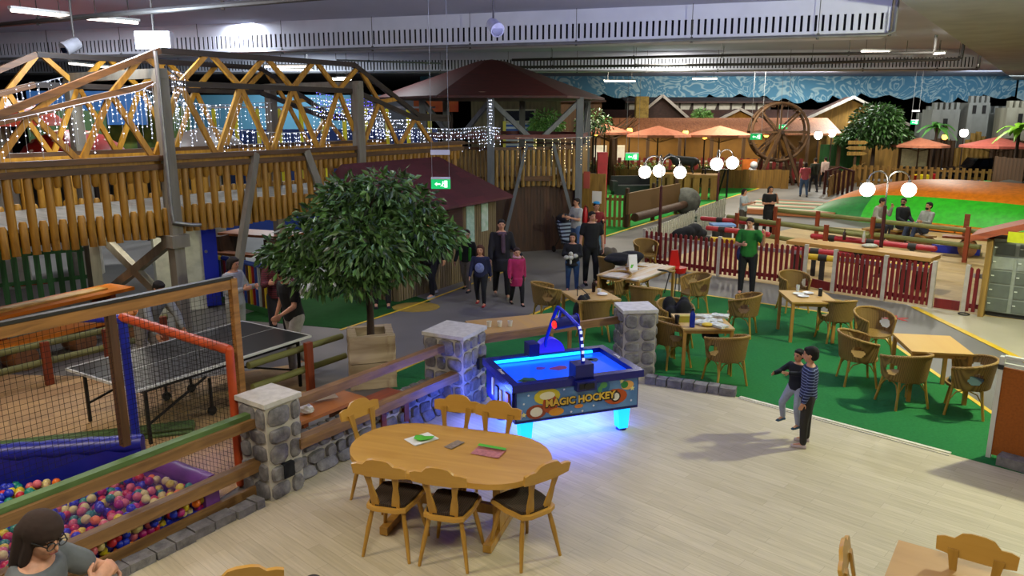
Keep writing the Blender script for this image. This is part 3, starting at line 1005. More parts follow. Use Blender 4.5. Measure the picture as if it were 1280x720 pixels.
o = B().prism([(-.17, 0), (.17, 0), (.12, .06), (-.17, .02)], -.06, .06, Matrix.Rotation(PI / 2, 4, 'X')).out('paper_tray', m_paper)
o.location = G(404, 498, .58) + V((0, 0, .005))
o.rotation_euler = (0, 0, .5)
tag(o, 'white folded paper tray lying on the low table', 'tray')
b = B()
b.sph((0, 0, .055), (.09, .07, .055), 10, 6)
rr = random.Random(2)
for v in b.bm.verts:
    v.co *= rr.uniform(.8, 1.15)
o = b.out('crumpled_napkin', m_paper, smooth=False)
o.location = G(384, 517, .555)
tag(o, 'crumpled white napkin at the end of the low table by the pillar', 'napkin')
# ---- planter and ficus tree
PC = V((-2.1, 10.97, 0))
m_slate = M('layered_sandstone', '#b8a589', .85, kind='wood', axis='x', scale=2, col2='#8a765a', bump=.6)
t = thing('stone_planter', 'tall square sandstone planter with rough layered sides', 'planter', PC, .25)
b = B()
r = random.Random(8)
h = .8
for i in range(2):
    z0, z1 = i * h / 2, (i + 1) * h / 2
    for a in range(4):
        R = Matrix.Rotation(a * PI / 2, 4, 'Z')
        bb = B()
        bb.box((0, -.27, (z0 + z1) / 2), (.66, .12, h / 2 - .012)).bevel(.02)
        bmesh.ops.subdivide_edges(bb.bm, edges=bb.bm.edges, cuts=3, use_grid_fill=True)
        for v in bb.bm.verts:
            v.co += V((r.uniform(-1, 1), r.uniform(-1, 1), r.uniform(-.5, .5))) * .012
        bb.xf(R)
        bb.out('side_slab', m_slate, t)
b.out('soil_holder', m_slate, t) if False else b.bm.free()
B().box((0, 0, .64), (.46, .46, .04)).out('soil', M('dark_soil', '#2e2418', 1, amt=.8, scale=30), t, smooth=False)
def leafmesh(name, mat, parent, centres, n, size, seed, droop=.5, ratio=.38):
    """many single folded leaves around the given clumps"""
    r = random.Random(seed)
    vs, fs = [], []
    tw = sum(c[1] ** 2 for c in centres)
    for c, rad, sq in centres:
        for k in range(int(n * rad ** 2 / tw)):
            d = V((r.gauss(0, 1), r.gauss(0, 1), r.gauss(0, 1))).normalized()
            q = r.random() ** .45
            p = V(c) + V((d.x * rad, d.y * rad, d.z * rad * sq)) * q
            a = (d + V((r.uniform(-.7, .7), r.uniform(-.7, .7), r.uniform(-.7, .3) - droop))).normalized()
            s = a.cross(V((r.uniform(-1, 1), r.uniform(-1, 1), r.uniform(-.2, 1)))).normalized()
            nn = a.cross(s)
            L = size * r.uniform(.65, 1.25)
            w = L * ratio
            i = len(vs)
            vs += [p, p + a * L * .5 + s * w * .5 + nn * w * .14, p + a * L, p + a * L * .5 - s * w * .5 + nn * w * .14]
            fs += [(i, i + 1, i + 2), (i, i + 2, i + 3)]
    me = D.meshes.new(name)
    me.from_pydata([tuple(v) for v in vs], [], fs)
    me.materials.append(mat)
    o = D.objects.new(name, me)
    COL.objects.link(o)
    o.parent = parent
    return o
def leafmat(nm, c, c2, tr=.25):
    m = M(nm, c, .45, amt=.0)
    if not m.get('lf'):
        nt = m.node_tree
        b = nt.nodes['Principled BSDF']
        g = nt.nodes.new('ShaderNodeNewGeometry')
        rp = nt.nodes.new('ShaderNodeValToRGB')
        rp.color_ramp.elements[0].color = lin(c2)
        rp.color_ramp.elements[1].color = lin(c)
        nt.links.new(g.outputs['Random Per Island'], rp.inputs['Fac'])
        nt.links.new(rp.outputs[0], b.inputs['Base Color'])
        m['lf'] = 1
    return m
m_leaf = leafmat('ficus_leaf', '#5f8a42', '#152c10')
t = thing('ficus_tree', 'round headed ficus tree growing in the sandstone planter', 'tree', PC + V((0, 0, .655)))
bark = M('dark_bark', '#3a2a20', .9, kind='wood', axis='z', scale=4, col2='#221812', bump=.5)
B().tube([(0, 0, 0), (.01, 0, .4), (-.01, .01, .8), (.02, 0, 1.2), (0, .02, 1.6), (-.02, .01, 2.0)], [.06, .052, .048, .042, .03, .015], 10).out('trunk', bark, t)
r = random.Random(21)
cl = [((0, 0, 1.6), .85, .8), ((.6, .1, 1.55), .62, .68), ((-.62, -.05, 1.5), .62, .68), ((.1, -.55, 1.4), .6, .7), ((-.1, .5, 1.5), .6, .7), ((1.0, .05, 1.42), .42, .62), ((-1.02, -.1, 1.2), .44, .62), ((.3, 0, 2.12), .5, .66), ((-.2, 0, 2.02), .5, .66), ((-.6, -.3, 1.0), .5, .6), ((-1.25, -.1, 1.25), .3, .6), ((.45, -.3, 1.12), .45, .6), ((-.05, -.4, .92), .42, .6), ((.75, .1, 1.9), .35, .7)]
for k in range(11):
    a = k * 2.4
    q = .5 + .5 * (k % 4) / 3
    z = .75 + .1 * k
    B().tube([(0, 0, z), (.35 * q * math.cos(a), .3 * q * math.sin(a), z + .3), (.8 * q * math.cos(a), .7 * q * math.sin(a), z + .5)], [.022, .014, .005], 6).out('branch', bark, t)
leafmesh('foliage', m_leaf, t, [(V(c_) + V((0, 0, .1)), r_, s_) for c_, r_, s_ in cl], 8500, .145, 5)
# ---- table tennis table
PT = V((-4.326, 10.092, .005))
t = thing('table_tennis_table', 'black table tennis table with white edges behind the net screen', 'game table', PT, -.564)
B().box((0, 0, .745), (1.525, 2.74, .03)).out('tabletop', M('black_playing_surface', '#26292a', .35, amt=.1, bump=0), t, smooth=False)
m_wl = M('white_table_line', '#c9cbc8', .4, amt=0)
b = B()
for sx in (-1, 1):
    b.box((sx * .755, 0, .762), (.02, 2.74, .003)).box((sx * .764, 0, .745), (.006, 2.75, .03))
for sy in (-1, 1):
    b.box((0, sy * 1.36, .762), (1.525, .02, .003)).box((0, sy * 1.372, .745), (1.53, .006, .03))
b.box((0, 0, .762), (.006, 2.7, .003))
b.out('edge_lines', m_wl, t, smooth=False)
m_blk = M('black_steel', '#101012', .4, metal=.4, amt=0)
for sx in (-1, 1):
    for sy in (-1, 1):
        B().box((sx * .66, sy * 1.2, .36), (.035, .035, .73)).out('leg', m_blk, t, smooth=False)
    B().bar((sx * .66, -1.2, .69), (sx * .66, 1.2, .69), .03, .05).out('side_rail', m_blk, t, smooth=False)
    for sy in (-1, 1):
        B().bar((sx * .66, sy * 1.2, .25), (sx * .5, sy * .25, .55), .025, .025).out('brace', m_blk, t, smooth=False)
for sy in (-1, 1):
    B().bar((-.66, sy * 1.2, .67), (.66, sy * 1.2, .67), .03, .05).out('end_rail', m_blk, t, smooth=False)
for sx in (-1, 1):
    for sy in (-.2, .2):
        w_ = B().cyl((sx * .5, sy, .52), (sx * .5, sy, .08), .02, n=8).out('carriage_strut', m_blk, t)
        B().cyl((sx * .5 - .02, sy, .06), (sx * .5 + .02, sy, .06), .06, n=14).out('wheel', m_blk, w_)
# ---- log rails and orange bench left of it
m_log = M('greenish_log', '#7a7a42', .7, kind='wood', axis='x', scale=3, col2='#5c5c30')
m_post = M('red_brown_post', '#8c3a16', .55, kind='wood', axis='z', scale=3, col2='#6a2a10')
def lograil(label, p, q, zs, rlog, posts, ph):
    p, q = V(p), V(q)
    t = thing('log_rail', label, 'railing', p, ang(p, q))
    L = (q - p).length
    for i, z in enumerate(zs):
        B().cyl((0, .06 * (i % 2), z), (L, .06 * (i % 2), z + .01), rlog, rlog * .92, 12).out('log', m_log, t)
    for x in posts:
        B().box((x * L, -.07, ph / 2), (.11, .07, ph)).bevel(.008).out('post', m_post, t)
    return t
lograil('two greenish log rails on red brown posts in front of the orange bench', G(-20, 500), G(215, 440), (.34, .6), .055, (.3, .62, .95), .66)
lograil('two greenish log rails ending at the sandstone planter', G(318, 512), G(433, 470), (.32, .62), .05, (.55,), .74)
m_obr = M('orange_bench_board', '#d07818', .4, kind='wood', axis='x', scale=2, col2='#b86412')
bp, bq = G(-30, 485), G(150, 432)
t = thing('log_bench', 'orange plank bench on round log ends behind the net screen', 'bench', bp + AX * .3 - BX * .35, ang(bp, bq))
B().box((1.4, 0, .43), (2.8, .34, .07)).bevel(.01).out('seat', m_obr, t)
for x in (.5, 1.5, 2.4):
    B().cyl((x, -.2, .19), (x, .2, .19), .19, n=18).out('log_support', M('log_end', '#8a5a30', .8, kind='wood', axis='y', scale=4), t)
t = thing('picnic_table', 'orange picnic table top further behind the orange bench', 'table', bp + AX * .3 - BX * 1.2, ang(bp, bq))
B().box((1.5, 0, .74), (2.8, .7, .06)).bevel(.01).out('tabletop', m_obr, t)
B().box((1.5, -.02, .79), (2.0, .25, .03)).out('plank_pile', M('pale_corrugated_strip', '#d8a850', .5, amt=.3), t, smooth=False)
for x in (.5, 2.5):
    B().box((x, 0, .36), (.1, .55, .72)).out('leg', m_post, t, smooth=False)

t = thing('log_bundle', 'bundle of thin green poles lying on the play floor behind the ball pit', 'poles', G(-30, 578) + V((0, .12, 0)), ang(G(-30, 578), G(160, 556)))
for i in range(7):
    B().cyl((0, (i % 4) * .075, .036 + .062 * (i // 4)), (2.3, (i % 4) * .075, .036 + .062 * (i // 4)), .034, n=8).out('pole', M('moss_green_pole', '#4f6a3a', .6, kind='wood', axis='x', scale=3, col2='#35491f'), t)
# ================================================================ timber bridge
m_blog = M('amber_log', '#ab7d22', .5, kind='wood', axis='z', scale=3, col2='#7e5714')
m_brl = M('dark_rail_board', '#5e3d1c', .55, kind='wood', axis='x', scale=3, col2='#3f2812')
m_chord = M('brown_truss_chord', '#7c5226', .5, kind='wood', axis='x', scale=3, col2='#4f3215')
m_dchord = M('dark_truss_chord', '#33241a', .6, kind='wood', axis='x', scale=3, col2='#1f1610')
m_brace = M('yellow_pine_brace', '#c08a22', .5, kind='wood', axis='z', scale=3, col2='#96660f')
m_gpost = M('grey_painted_post', '#7c776a', .6, kind='wood', axis='z', scale=2, col2='#676256', bump=.1)
m_deckg = M('grey_deck_boards', '#8c8678', .7, kind='wood', axis='y', scale=3, col2='#6e6a5e')
BP0, BP1 = V((-5.99, 13.57, 0)), V((-5.99 + .5503 * 8, 13.57 + .835 * 8, 0))
BRZ = ang(BP0, BP1)
br = thing('timber_bridge', 'long raised timber bridge with log railings and lattice truss on grey posts', 'bridge', BP0, BRZ)
# local frame: x along the bridge (x = 0 at the first grey post), y across it, away from the camera
S0, S1, BWD = -4.2, 8.4, 2.6
B().box(((S0 + S1) / 2, BWD / 2, 2.2), (S1 - S0, BWD - .1, .08)).out('deck', m_deckg, br, smooth=False)
for yv in (.05, BWD - .05):
    B().box(((S0 + S1) / 2, yv, 2.08), (S1 - S0, .12, .22)).bevel(.01).out('floor_beam', m_brl, br)
lg = short = tall = None
b_st = B()
for side, yv in ((0, -.06), (1, BWD + .06)):
    n = int((S1 - S0) / .145)
    for i in range(n):
        x = S0 + .08 + i * .145
        if i % 2 == 0:
            if tall is None:
                tall = lg = B().tube([(0, 0, 1.86), (0, 0, 2.4), (0, 0, 3.0), (0, 0, 3.04)], [.06, .064, .06, .045], 10).out('railing_log', m_blog, br)
                tall.location = (x, yv, 0)
            else:
                inst(tall, br, (x, yv, RND.uniform(-.03, .03)))
        else:
            if short is None:
                short = B().tube([(0, 0, 1.86), (0, 0, 2.3), (0, 0, 2.34)], [.058, .06, .04], 10).out('low_log', m_blog, br)
                short.location = (x, yv, 0)
                shtop = B().tube([(0, 0, 2.8), (0, 0, 2.84), (0, 0, 3.02)], [.04, .058, .058], 10).out('upper_log', m_blog, br)
                shtop.location = (x, yv, 0)
            else:
                inst(short, br, (x, yv, RND.uniform(-.03, .03)))
                inst(shtop, br, (x, yv, RND.uniform(-.02, .02)))
    sg = -1 if side == 0 else 1
    B().box(((S0 + S1) / 2, yv + sg * .05, 3.05), (S1 - S0, .05, .1)).out('rail_board', m_brl, br, smooth=False)
    B().box(((S0 + S1) / 2, yv - sg * .03, 3.13), (S1 - S0, .08, .07)).out('rail_board', m_brace, br, smooth=False)
    B().box(((S0 + S1) / 2, yv + sg * .02, 3.2), (S1 - S0, .16, .09)).bevel(.012).out('hand_rail', m_brl, br)
    # truss: upper and middle chord, two zigzags
    yt = yv + sg * -.02
    sh = 0 if side == 0 else -.35
    top = [(-3.05 + sh, 3.75), (0 + sh * 2.0, 4.98), (4.55 + sh, 4.98), (6.7 + sh, 3.9), (7.9, 3.85)]
    mid = [(-3.05 + sh, 3.72), (-.1 + sh * 2.0, 4.45), (4.55 + sh, 4.42), (6.6 + sh, 3.82), (7.9, 3.8)]
    def hgt(c, x):
        for (a, za), (d_, zd) in zip(c, c[1:]):
            if a <= x <= d_:
                return za + (zd - za) * (x - a) / (d_ - a)
        return c[-1][1]
    for c in (top, mid):
        for k, ((a, za), (d_, zd)) in enumerate(zip(c, c[1:])):
            B().bar((a, yt, za), (d_, yt, zd), .09, .1).out('truss_chord', m_chord if k == 0 else m_dchord, br, smooth=False)
    x = -4.05 + sh
    k = 0
    while x < 6.4:
        xm, xn = x + .62, x + 1.25
        if xm > top[0][0]:
            B().bar((x + .03, yt, 3.22), (xm, yt, hgt(mid, xm)), .06, .09).out('brace', m_brace, br, smooth=False)
            B().bar((xm, yt, hgt(mid, xm)), (xn - .03, yt, 3.22), .06, .09).out('brace', m_brace, br, smooth=False)
            if hgt(top, xm) - hgt(mid, xm) > .12 and xn < 6.0:
                B().bar((xm, yt, hgt(mid, xm)), (xn - .04, yt, hgt(top, xn)), .06, .09).out('brace', m_brace, br, smooth=False)
                if x > -1.5:
                    B().bar((x + .04, yt, hgt(top, x)), (xm, yt, hgt(mid, xm)), .06, .09).out('brace', m_brace, br, smooth=False)
        x += 1.25
for x in (-.1, 4.55):
    B().box((x, BWD / 2, 4.6 if x < 1 else 4.55), (.14, BWD + .5, .16)).out('cross_beam', m_gpost, br, smooth=False)
    for yv in (-.12, BWD + .12):
        B().box((x, yv, 2.28), (.2, .2, 4.56)).bevel(.01).out('support_post', m_gpost, br)
        B().box((x, yv, 1.75), (.34, .34, .22)).bevel(.01).out('post_collar', m_gpost, br)
B().bar((-.1, -.1, .35), (-.1, BWD, 1.8), .12, .16).out('cross_brace', m_gpost, br, smooth=False)
B().bar((-.1, BWD, .35), (-.1, -.1, 1.8), .12, .16).out('cross_brace', m_gpost, br, smooth=False)
B().box((-.1, BWD / 2, 1.86), (.16, BWD, .16)).out('cross_beam', m_gpost, br, smooth=False)
for a, d_ in (((.35, -.3, 1.2), (1.75, -.12, 3.2)), ((4.0, -.3, 1.3), (3.0, -.12, 3.2))):
    B().bar((a[0] if a[0] > 1 else .75, -.35, .3), d_, .1, .15).out('slanted_strut', m_gpost, br, smooth=False)
B().tube([(-.22, -.26, 4.95), (-.22, -.26, 2.3), (-.22, -.28, 2.1), (.12, -.3, 2.02), (.3, -.3, 2.0)], .035, 10).out('water_pipe', M('galvanised_pipe'), br)
# icicle light strings along the truss
m_ice = M('icicle_bulb', '#dfe6ff', .3, amt=0, emit=5)
m_ibl = M('blue_bulb', '#5a50ff', .3, amt=0, emit=5)
m_wire = M('white_wire', '#b9bcc4', .5, amt=0)
for m in (m_ice, m_ibl, M('play_'  'x', '#000000')):
    try:
        m.cycles.emission_sampling = 'NONE'
    except Exception:
        pass
def icicles(label, pts, drop, seed, mat=m_ice, step=.14, parent=None, loc=None, rz=0, r=.009):
    t = thing('icicle_lights', label, 'string lights', loc or (0, 0, 0), rz)
    rr = random.Random(seed)
    bw, bb = B(), B()
    bw.tube(pts, .006, 4)
    for p, q in zip(pts, pts[1:]):
        p, q = V(p), V(q)
        n = max(1, int((q - p).length / step))
        for i in range(n):
            c = p.lerp(q, (i + rr.random()) / n)
            L = rr.uniform(.3, 1) * drop
            bw.cyl(c, c - V((0, 0, L)), .0025, n=3, cap=False)
            for k in range(int(L / .085) + 1):
                if rr.random() < .7:
                    s = c - V((rr.uniform(-.012, .012), rr.uniform(-.012, .012), k * .085 + rr.uniform(0, .03)))
                    bb.sph(s, r * rr.uniform(.7, 1.3), 5, 4)
    bw.out('cable', m_wire, t, smooth=False)
    o = bb.out('light_bulbs', mat, t, smooth=False)
    o['kind'] = 'stuff'
    return t
bl = lambda x, y, z: V(BP0) + Matrix.Rotation(BRZ, 3, 'Z') @ V((x, y, z))
icicles('icicle lights on the far side truss over the low end of the bridge', [bl(-3.4, 2.6, 3.9), bl(-1.6, 2.6, 4.25), bl(-.3, 2.6, 4.6)], .9, 1, step=.09)
icicles('icicle lights hanging under the near truss chord beside the first grey post', [bl(-2.9, -.12, 3.8), bl(-2.4, -.12, 3.88), bl(-.5, -.12, 4.3), bl(.1, -.2, 4.6)], .8, 2, step=.09)
icicles('icicle lights wound down beside the first grey post', [bl(.0, -.3, 4.65), bl(.25, -.3, 4.6)], 1.0, 12, step=.03)
icicles('icicle lights falling in a bunch right of the first grey post', [bl(.3, 1.2, 4.4), bl(1.0, .9, 4.15), bl(1.5, .8, 4.1)], .9, 13, step=.06)
icicles('icicle lights strung low between the braces over the middle of the bridge', [bl(1.2, .5, 3.7), bl(2.0, .3, 3.6), bl(2.9, .2, 3.55), bl(4.0, .2, 3.6)], .75, 3, step=.06)
icicles('icicle lights across the far truss in the middle of the bridge', [bl(1.0, 2.5, 4.3), bl(2.4, 2.5, 4.1), bl(4.4, 2.5, 4.2)], .9, 14, step=.09)
icicles('dense icicle lights where the bridge slopes down to the tower', [bl(4.6, 1.4, 4.3), bl(5.4, 1.2, 4.2), bl(6.3, 1.5, 4.1), bl(7.2, 1.3, 3.95)], .9, 4, step=.04)
icicles('second curtain of icicle lights on the sloping end of the bridge', [bl(4.8, .2, 3.9), bl(5.8, .2, 3.8), bl(7.2, .3, 3.8)], .6, 15, step=.05)
icicles('violet icicle lights under the edge of the red spotted roof', [bl(5.2, 1.9, 4.45), bl(6.3, 2.0, 4.3), bl(7.6, 2.3, 4.35)], .6, 5, m_ibl, step=.07)
icicles('cold white icicle lights on the front rail of the tower', [bl(7.0, .5, 3.6), bl(8.2, .1, 3.55), bl(9.4, -.2, 3.6), bl(10.0, -.2, 3.55)], .65, 6, step=.06)
icicles('warm fairy lights trailing over the log balustrade of the tower', [V((.1, 21.5, 3.3)), V((1.0, 21.8, 3.25)), V((2.3, 22.4, 3.3))], .9, 16, M('warm_fairy_bulb', '#ffe0a0', .3, amt=0, emit=4), step=.16)
icicles('bluish icicle lights wound down a tower post', [V((-.62, 21.5, 4.3)), V((-.55, 21.5, 4.3))], 1.2, 8, step=.012)
# ================================================================ tower with spotted roof
TC = V((-.62, 24.4, 0))
tw = thing('play_tower', 'timber play tower with dark red spotted hexagonal roof and log balustrade', 'tower', TC, 0)
m_roof = M('dark_red_shingles', '#4a1512', .6, kind='wood', axis='x', scale=5, col2='#2e0d0b')
b = B()
RR = 3.55
hx = [(RR * math.cos(PI / 3 * i + .12), RR * math.sin(PI / 3 * i + .12)) for i in range(6)]
vs = [b.bm.verts.new((x, y, 4.42)) for x, y in hx]
v2 = [b.bm.verts.new((x, y, 4.36)) for x, y in hx]
vt = [b.bm.verts.new((x * .12, y * .12, 5.5)) for x, y in hx]
ap = b.bm.verts.new((0, 0, 5.56))
for i in range(6):
    j = (i + 1) % 6
    b._f([vs[i], vs[j], vt[j], vt[i]])
    b._f([v2[j], v2[i], vs[i], vs[j]])
    b._f([vt[i], vt[j], ap])
b._f(list(reversed(v2)))
b.out('roof', m_roof, tw, smooth=False)
sp = B()
rr = random.Random(4)
for i in range(6):
    a0, a1 = V((hx[i][0], hx[i][1], 4.42)), V((hx[(i + 1) % 6][0], hx[(i + 1) % 6][1], 4.42))
    nrm = (a1 - a0).cross(V((0, 0, 5.5)) - a0).normalized()
    for k in range(9):
        q = rr.uniform(.1, .8)
        w = rr.uniform(.1, .9)
        c = (a0.lerp(a1, w)).lerp(V((0, 0, 5.5)), q) + nrm * .012
        x_ = (a1 - a0).normalized()
        y_ = nrm.cross(x_)
        sp._f([sp.bm.verts.new(c + x_ * .15 * math.cos(t_ * PI / 5) + y_ * .13 * math.sin(t_ * PI / 5)) for t_ in range(10)])
sp.out('roof_spots', M('cream_spot', '#b7a08c', .7, amt=0), tw, smooth=False)
B().prism([(x * .8, y * .8) for x, y in hx], 2.06, 2.2).out('deck', m_brl, tw, smooth=False)
m_tpost = M('blue_grey_post', '#656a6c', .6, kind='wood', axis='z', scale=2, col2='#52565a', bump=.1)
m_tlog = M('tan_log', '#9c7a34', .6, kind='wood', axis='z', scale=3, col2='#705420')
px_ = [(.5 + 2.7 * math.cos(math.radians(a)), 2.7 * math.sin(math.radians(a))) for a in (20, 80, 140, 200, 260, 320)]
for x, y in px_:
    B().box((x, y, 2.2), (.2, .2, 4.4)).bevel(.01).out('corner_post', m_tpost, tw)
for i in range(6):
    p, q = V(px_[i]), V(px_[(i + 1) % 6])
    p, q = V((p.x, p.y, 0)), V((q.x, q.y, 0))
    if i in (3, 4, 5):
        for a, c in ((p, q), (q, p)):
            B().bar(a + V((0, 0, 4.3)), a.lerp(c, .42) + V((0, 0, 3.3)), .09, .13).out('roof_strut', m_tpost, tw, smooth=False)
    B().bar(p + V((0, 0, 3.3)), q + V((0, 0, 3.3)), .1, .12).out('rail', M('dark_red_rail', '#5e1616', .5, kind='wood', axis='x'), tw, smooth=False)
    B().bar(p + V((0, 0, 2.98)), q + V((0, 0, 2.98)), .06, .08).out('rail', m_brl, tw, smooth=False)
    if i in (3, 4, 5):
        n = 17
        for k in range(1, n):
            c = p.lerp(q, k / n)
            lowz = 1.6 + .25 * abs(math.sin(k * 1.7)) if i != 4 else 1.72 + .2 * math.sin(PI * k / n)
            B().tube([c + V((0, 0, lowz)), c + V((0, 0, 2.9)), c + V((0, 0, 2.95))], [.055, .055, .03], 8).out('railing_log', m_tlog, tw)
# slatted dark base wall, slanted braces
m_slat = M('dark_brown_slats', '#4a2c16', .65, kind='wood', axis='z', scale=3, col2='#2c190c')
for i in (3, 4, 5):
    p, q = V((px_[i][0], px_[i][1], 0)) * .96, V((px_[(i + 1) % 6][0], px_[(i + 1) % 6][1], 0)) * .96
    b = B()
    n = 26
    for k in range(n):
        c = p.lerp(q, (k + .5) / n)
        b.box((c.x, c.y, .95), ((q - p).length / n * .86, .03, 1.9), ang(p, q))
    b.out('slat_wall', m_slat, tw, smooth=False)
    B().bar((p.x, p.y, .95), (q.x, q.y, .95), .02, 1.9).out('back_boards', m_slat, tw, smooth=False)
f0, f1 = V((px_[4][0], px_[4][1], 0)), V((px_[5][0], px_[5][1], 0))
fd = (f1 - f0).normalized()
fn = V((fd.y, -fd.x, 0))
for a, z0, c, z1 in ((.08, 0, .38, 3.1), (1.02, 0, .68, 3.1)):
    B().bar(f0.lerp(f1, a) + fn * .18 + V((0, 0, z0)), f0.lerp(f1, c) + fn * .12 + V((0, 0, z1)), .09, .13).out('slanted_strut', m_tpost, tw, smooth=False)
# extinguisher and notices at the tower's corner post
ex = G(726, 300)
t = thing('notice_hoarding', 'upright timber panel with a white notice beside the tower', 'panel', (2.45, 23.1, 0), -.5)
B().box((0, 0, 1.1), (.75, .06, 2.2)).out('boards', m_tlog, t, smooth=False)
B().box((.12, -.036, 1.5), (.3, .01, .36)).out('notice', m_paper, t, smooth=False)
B().box((-.22, -.036, 2.0), (.2, .01, .5)).out('red_notice', M('faded_red_sign', '#b0544a', .6, amt=0), t, smooth=False, label='faded red sign')
t = thing('fire_extinguisher', 'red fire extinguisher hanging on the tower panel', 'extinguisher', (2.2, 23.0, .55))
B().lathe([(.001, 0), (.08, .01), (.085, .05), (.085, .55), (.05, .64), (.025, .66), (.025, .72), (.001, .72)], n=14).out('cylinder', M('extinguisher_red', '#a01018', .35, amt=0), t)
B().tube([(0, -.02, .7), (.07, -.05, .66), (.09, -.06, .4), (.08, -.06, .15)], .012, 6).out('hose', M('black_plastic'), t)
t = thing('red_pillar', 'red square pillar beside the grey tower post', 'pillar', (2.75, 23.7, 0))
B().box((0, 0, 1.4), (.3, .3, 2.8)).bevel(.02).out('shaft', M('signal_red', '#a5141c', .5, amt=.2), t)
B().box((0, 0, 1.4), (.34, .34, .05)).out('band', m_slat, t, smooth=False)
# ================================================================ shed under the tree
m_shw = M('weathered_slat_wall', '#7d6c4c', .7, kind='wood', axis='z', scale=3, col2='#594b32')
SA, SB = V((-2.45, 16.0, 0)), V((-.42, 19.4, 0))
srz = ang(SA, SB)
SL = (SB - SA).length
sh = thing('slatted_shed', 'small slatted timber shed with dark red pent roof', 'shed', SA, srz)
b = B()
n = 44
for k in range(n):
    b.box(((k + .5) * SL / n, .0, 1.0), (SL / n * .8, .04, 2.0))
b.out('front_wall', m_shw, sh, smooth=False)
B().box((SL / 2, .06, 1.0), (SL, .04, 2.0)).out('backing', m_shw, sh, smooth=False)
b = B()
for k in range(9):
    b.box((.0, .05 + k * .14, 1.0), (.04, .11, 2.0))
b.out('end_wall', m_shw, sh, smooth=False)
B().box((SL * .52, -.03, 1.45), (.75, .04, .8)).out('window_shutter', M('dark_red_louvre', '#3c0f10', .6, kind='wood', axis='x', scale=9, col2='#230808'), sh, smooth=False, label='dark red louvred shutter')
B().box((SL * .3, -.03, 1.62), (.3, .02, .2)).out('yellow_sign', M('yellow_green_sign', '#b8c01c', .5, amt=0), sh, smooth=False)
B().box((SL * .7, -.03, 1.35), (.34, .02, 1.0)).out('notice_sheet', M('pale_notice', '#9fb8b0', .6, amt=.6, col2='#5f8a72', scale=14, bump=0), sh, smooth=False)
B().box((SL * .86, -.03, 1.5), (.3, .02, .8)).out('notice_sheet', M('green_white_poster', '#b7c4bc', .6, amt=.7, col2='#3f8f4a', scale=6, bump=0), sh, smooth=False)
b = B()
e0, e1, g0, g1 = V((-.3, -.35, 1.92)), V((SL + .3, -.35, 1.92)), V((-.3, 1.15, 2.9)), V((SL - .8, 1.15, 2.9))
k0, k1 = V((-.3, 1.45, 2.65)), V((SL - .3, 1.45, 2.65))
th_ = V((0, 0, .06))
b.quad(e0, e1, g1, g0)
b.quad(g0, g1, k1, k0)
b.quad(e1, k1, g1)
b.quad(e0 - th_, k0 - th_, k1 - th_, e1 - th_)
b.quad(e0, e0 - th_, e1 - th_, e1)
b.quad(e1, e1 - th_, k1 - th_, k1)
b.quad(e0, g0, k0, k0 - th_, e0 - th_)
b.out('roof', M('wine_red_roofing', '#57202a', .7, kind='planks', col2='#451a22', scale=.4, bump=.2, amt=0), sh, smooth=False)
# people's low bench row under the bridge
# ================================================================ coloured picket fence under the bridge
m_grn = M('green_base', '#1e5c24', .7, amt=.4)
cols = [M('pic_' + n_, c, .45, amt=0) for n_, c in (('red', '#8e1a1e'), ('blue', '#26408c'), ('brown', '#4a2a1c'), ('yellow', '#bda01c'), ('green', '#3a7a28'), ('white', '#a5aca8'))]
def cfence(label, p, q, toprail, z0, z1):
    p, q = V(p), V(q)
    t = thing('picket_fence', label, 'fence', p, ang(p, q))
    L = (q - p).length
    n = int(L / .1)
    order = [0, 1, 5, 2, 3, 4, 0, 1, 2, 3]
    for i in range(n):
        B().cyl((.05 + i * L / n, 0, z0), (.05 + i * L / n, 0, z1), .032, n=8).out('picket', cols[order[i % 10]], t)
    B().cyl((0, 0, z1 + .02), (L, 0, z1 + .02), .05, n=10).out('top_rail', toprail, t)
    B().box((L / 2, 0, z0 / 2), (L, .1, z0)).out('base_board', m_grn, t, smooth=False)
    return t
c0, c1, c2 = G(236, 372), G(280, 378), G(348, 396)
cfence('fence of coloured round pickets under a yellow top rail', c0 + V((-.1, .2, 0)), c1, cols[3], .12, .95)
cfence('fence of coloured round pickets under a blue top rail', c1 + V((.05, 0, 0)), c2, cols[1], .12, .95)
t = thing('picnic_table', 'brown picnic table with bench under the bridge, behind the coloured fence', 'table', G(310, 350) + V((0, .6, 0)), -.35)
B().box((0, .3, 1.0), (2.0, .8, .06)).bevel(.01).out('tabletop', M('picnic_brown', '#8a4f22', .5, kind='wood', axis='x', scale=2, col2='#6a3a18'), t)
B().box((0, -.45, .6), (2.0, .3, .06)).bevel(.01).out('bench_seat', M('picnic_brown'), t)
for x in (-.7, .7):
    B().box((x, 0, .5), (.1, .9, 1.0)).out('leg', m_slat, t, smooth=False)
# green and red slat fence at the picture edge
m_gsl = M('green_slat', '#2f6330', .6, kind='wood', axis='z', scale=3, col2='#204722')
m_rsl = M('rust_slat', '#a8431c', .6, kind='wood', axis='z', scale=3, col2='#862f10')
def slatfence(nm, label, p, q, mat, h, step, w, rails):
    p, q = V(p), V(q)
    t = thing(nm, label, 'fence', p, ang(p, q))
    L = (q - p).length
    first = None
    for i in range(int(L / step)):
        x = (i + .5) * step
        if first is None:
            first = B().box((0, 0, h / 2), (w, .03, h)).bevel(.006, 1).out('slat', mat, t)
            first.location = (x, 0, 0)
        else:
            inst(first, t, (x, 0, RND.uniform(-.015, .015)))
    for z in rails:
        B().box((L / 2, .03, z), (L, .04, .08)).out('rail', mat, t, smooth=False)
    return t
slatfence('slat_fence', 'dark green slat fence under the low end of the bridge', G(-40, 392), G(130, 372), m_gsl, 1.5, .2, .11, (.5, 1.1))
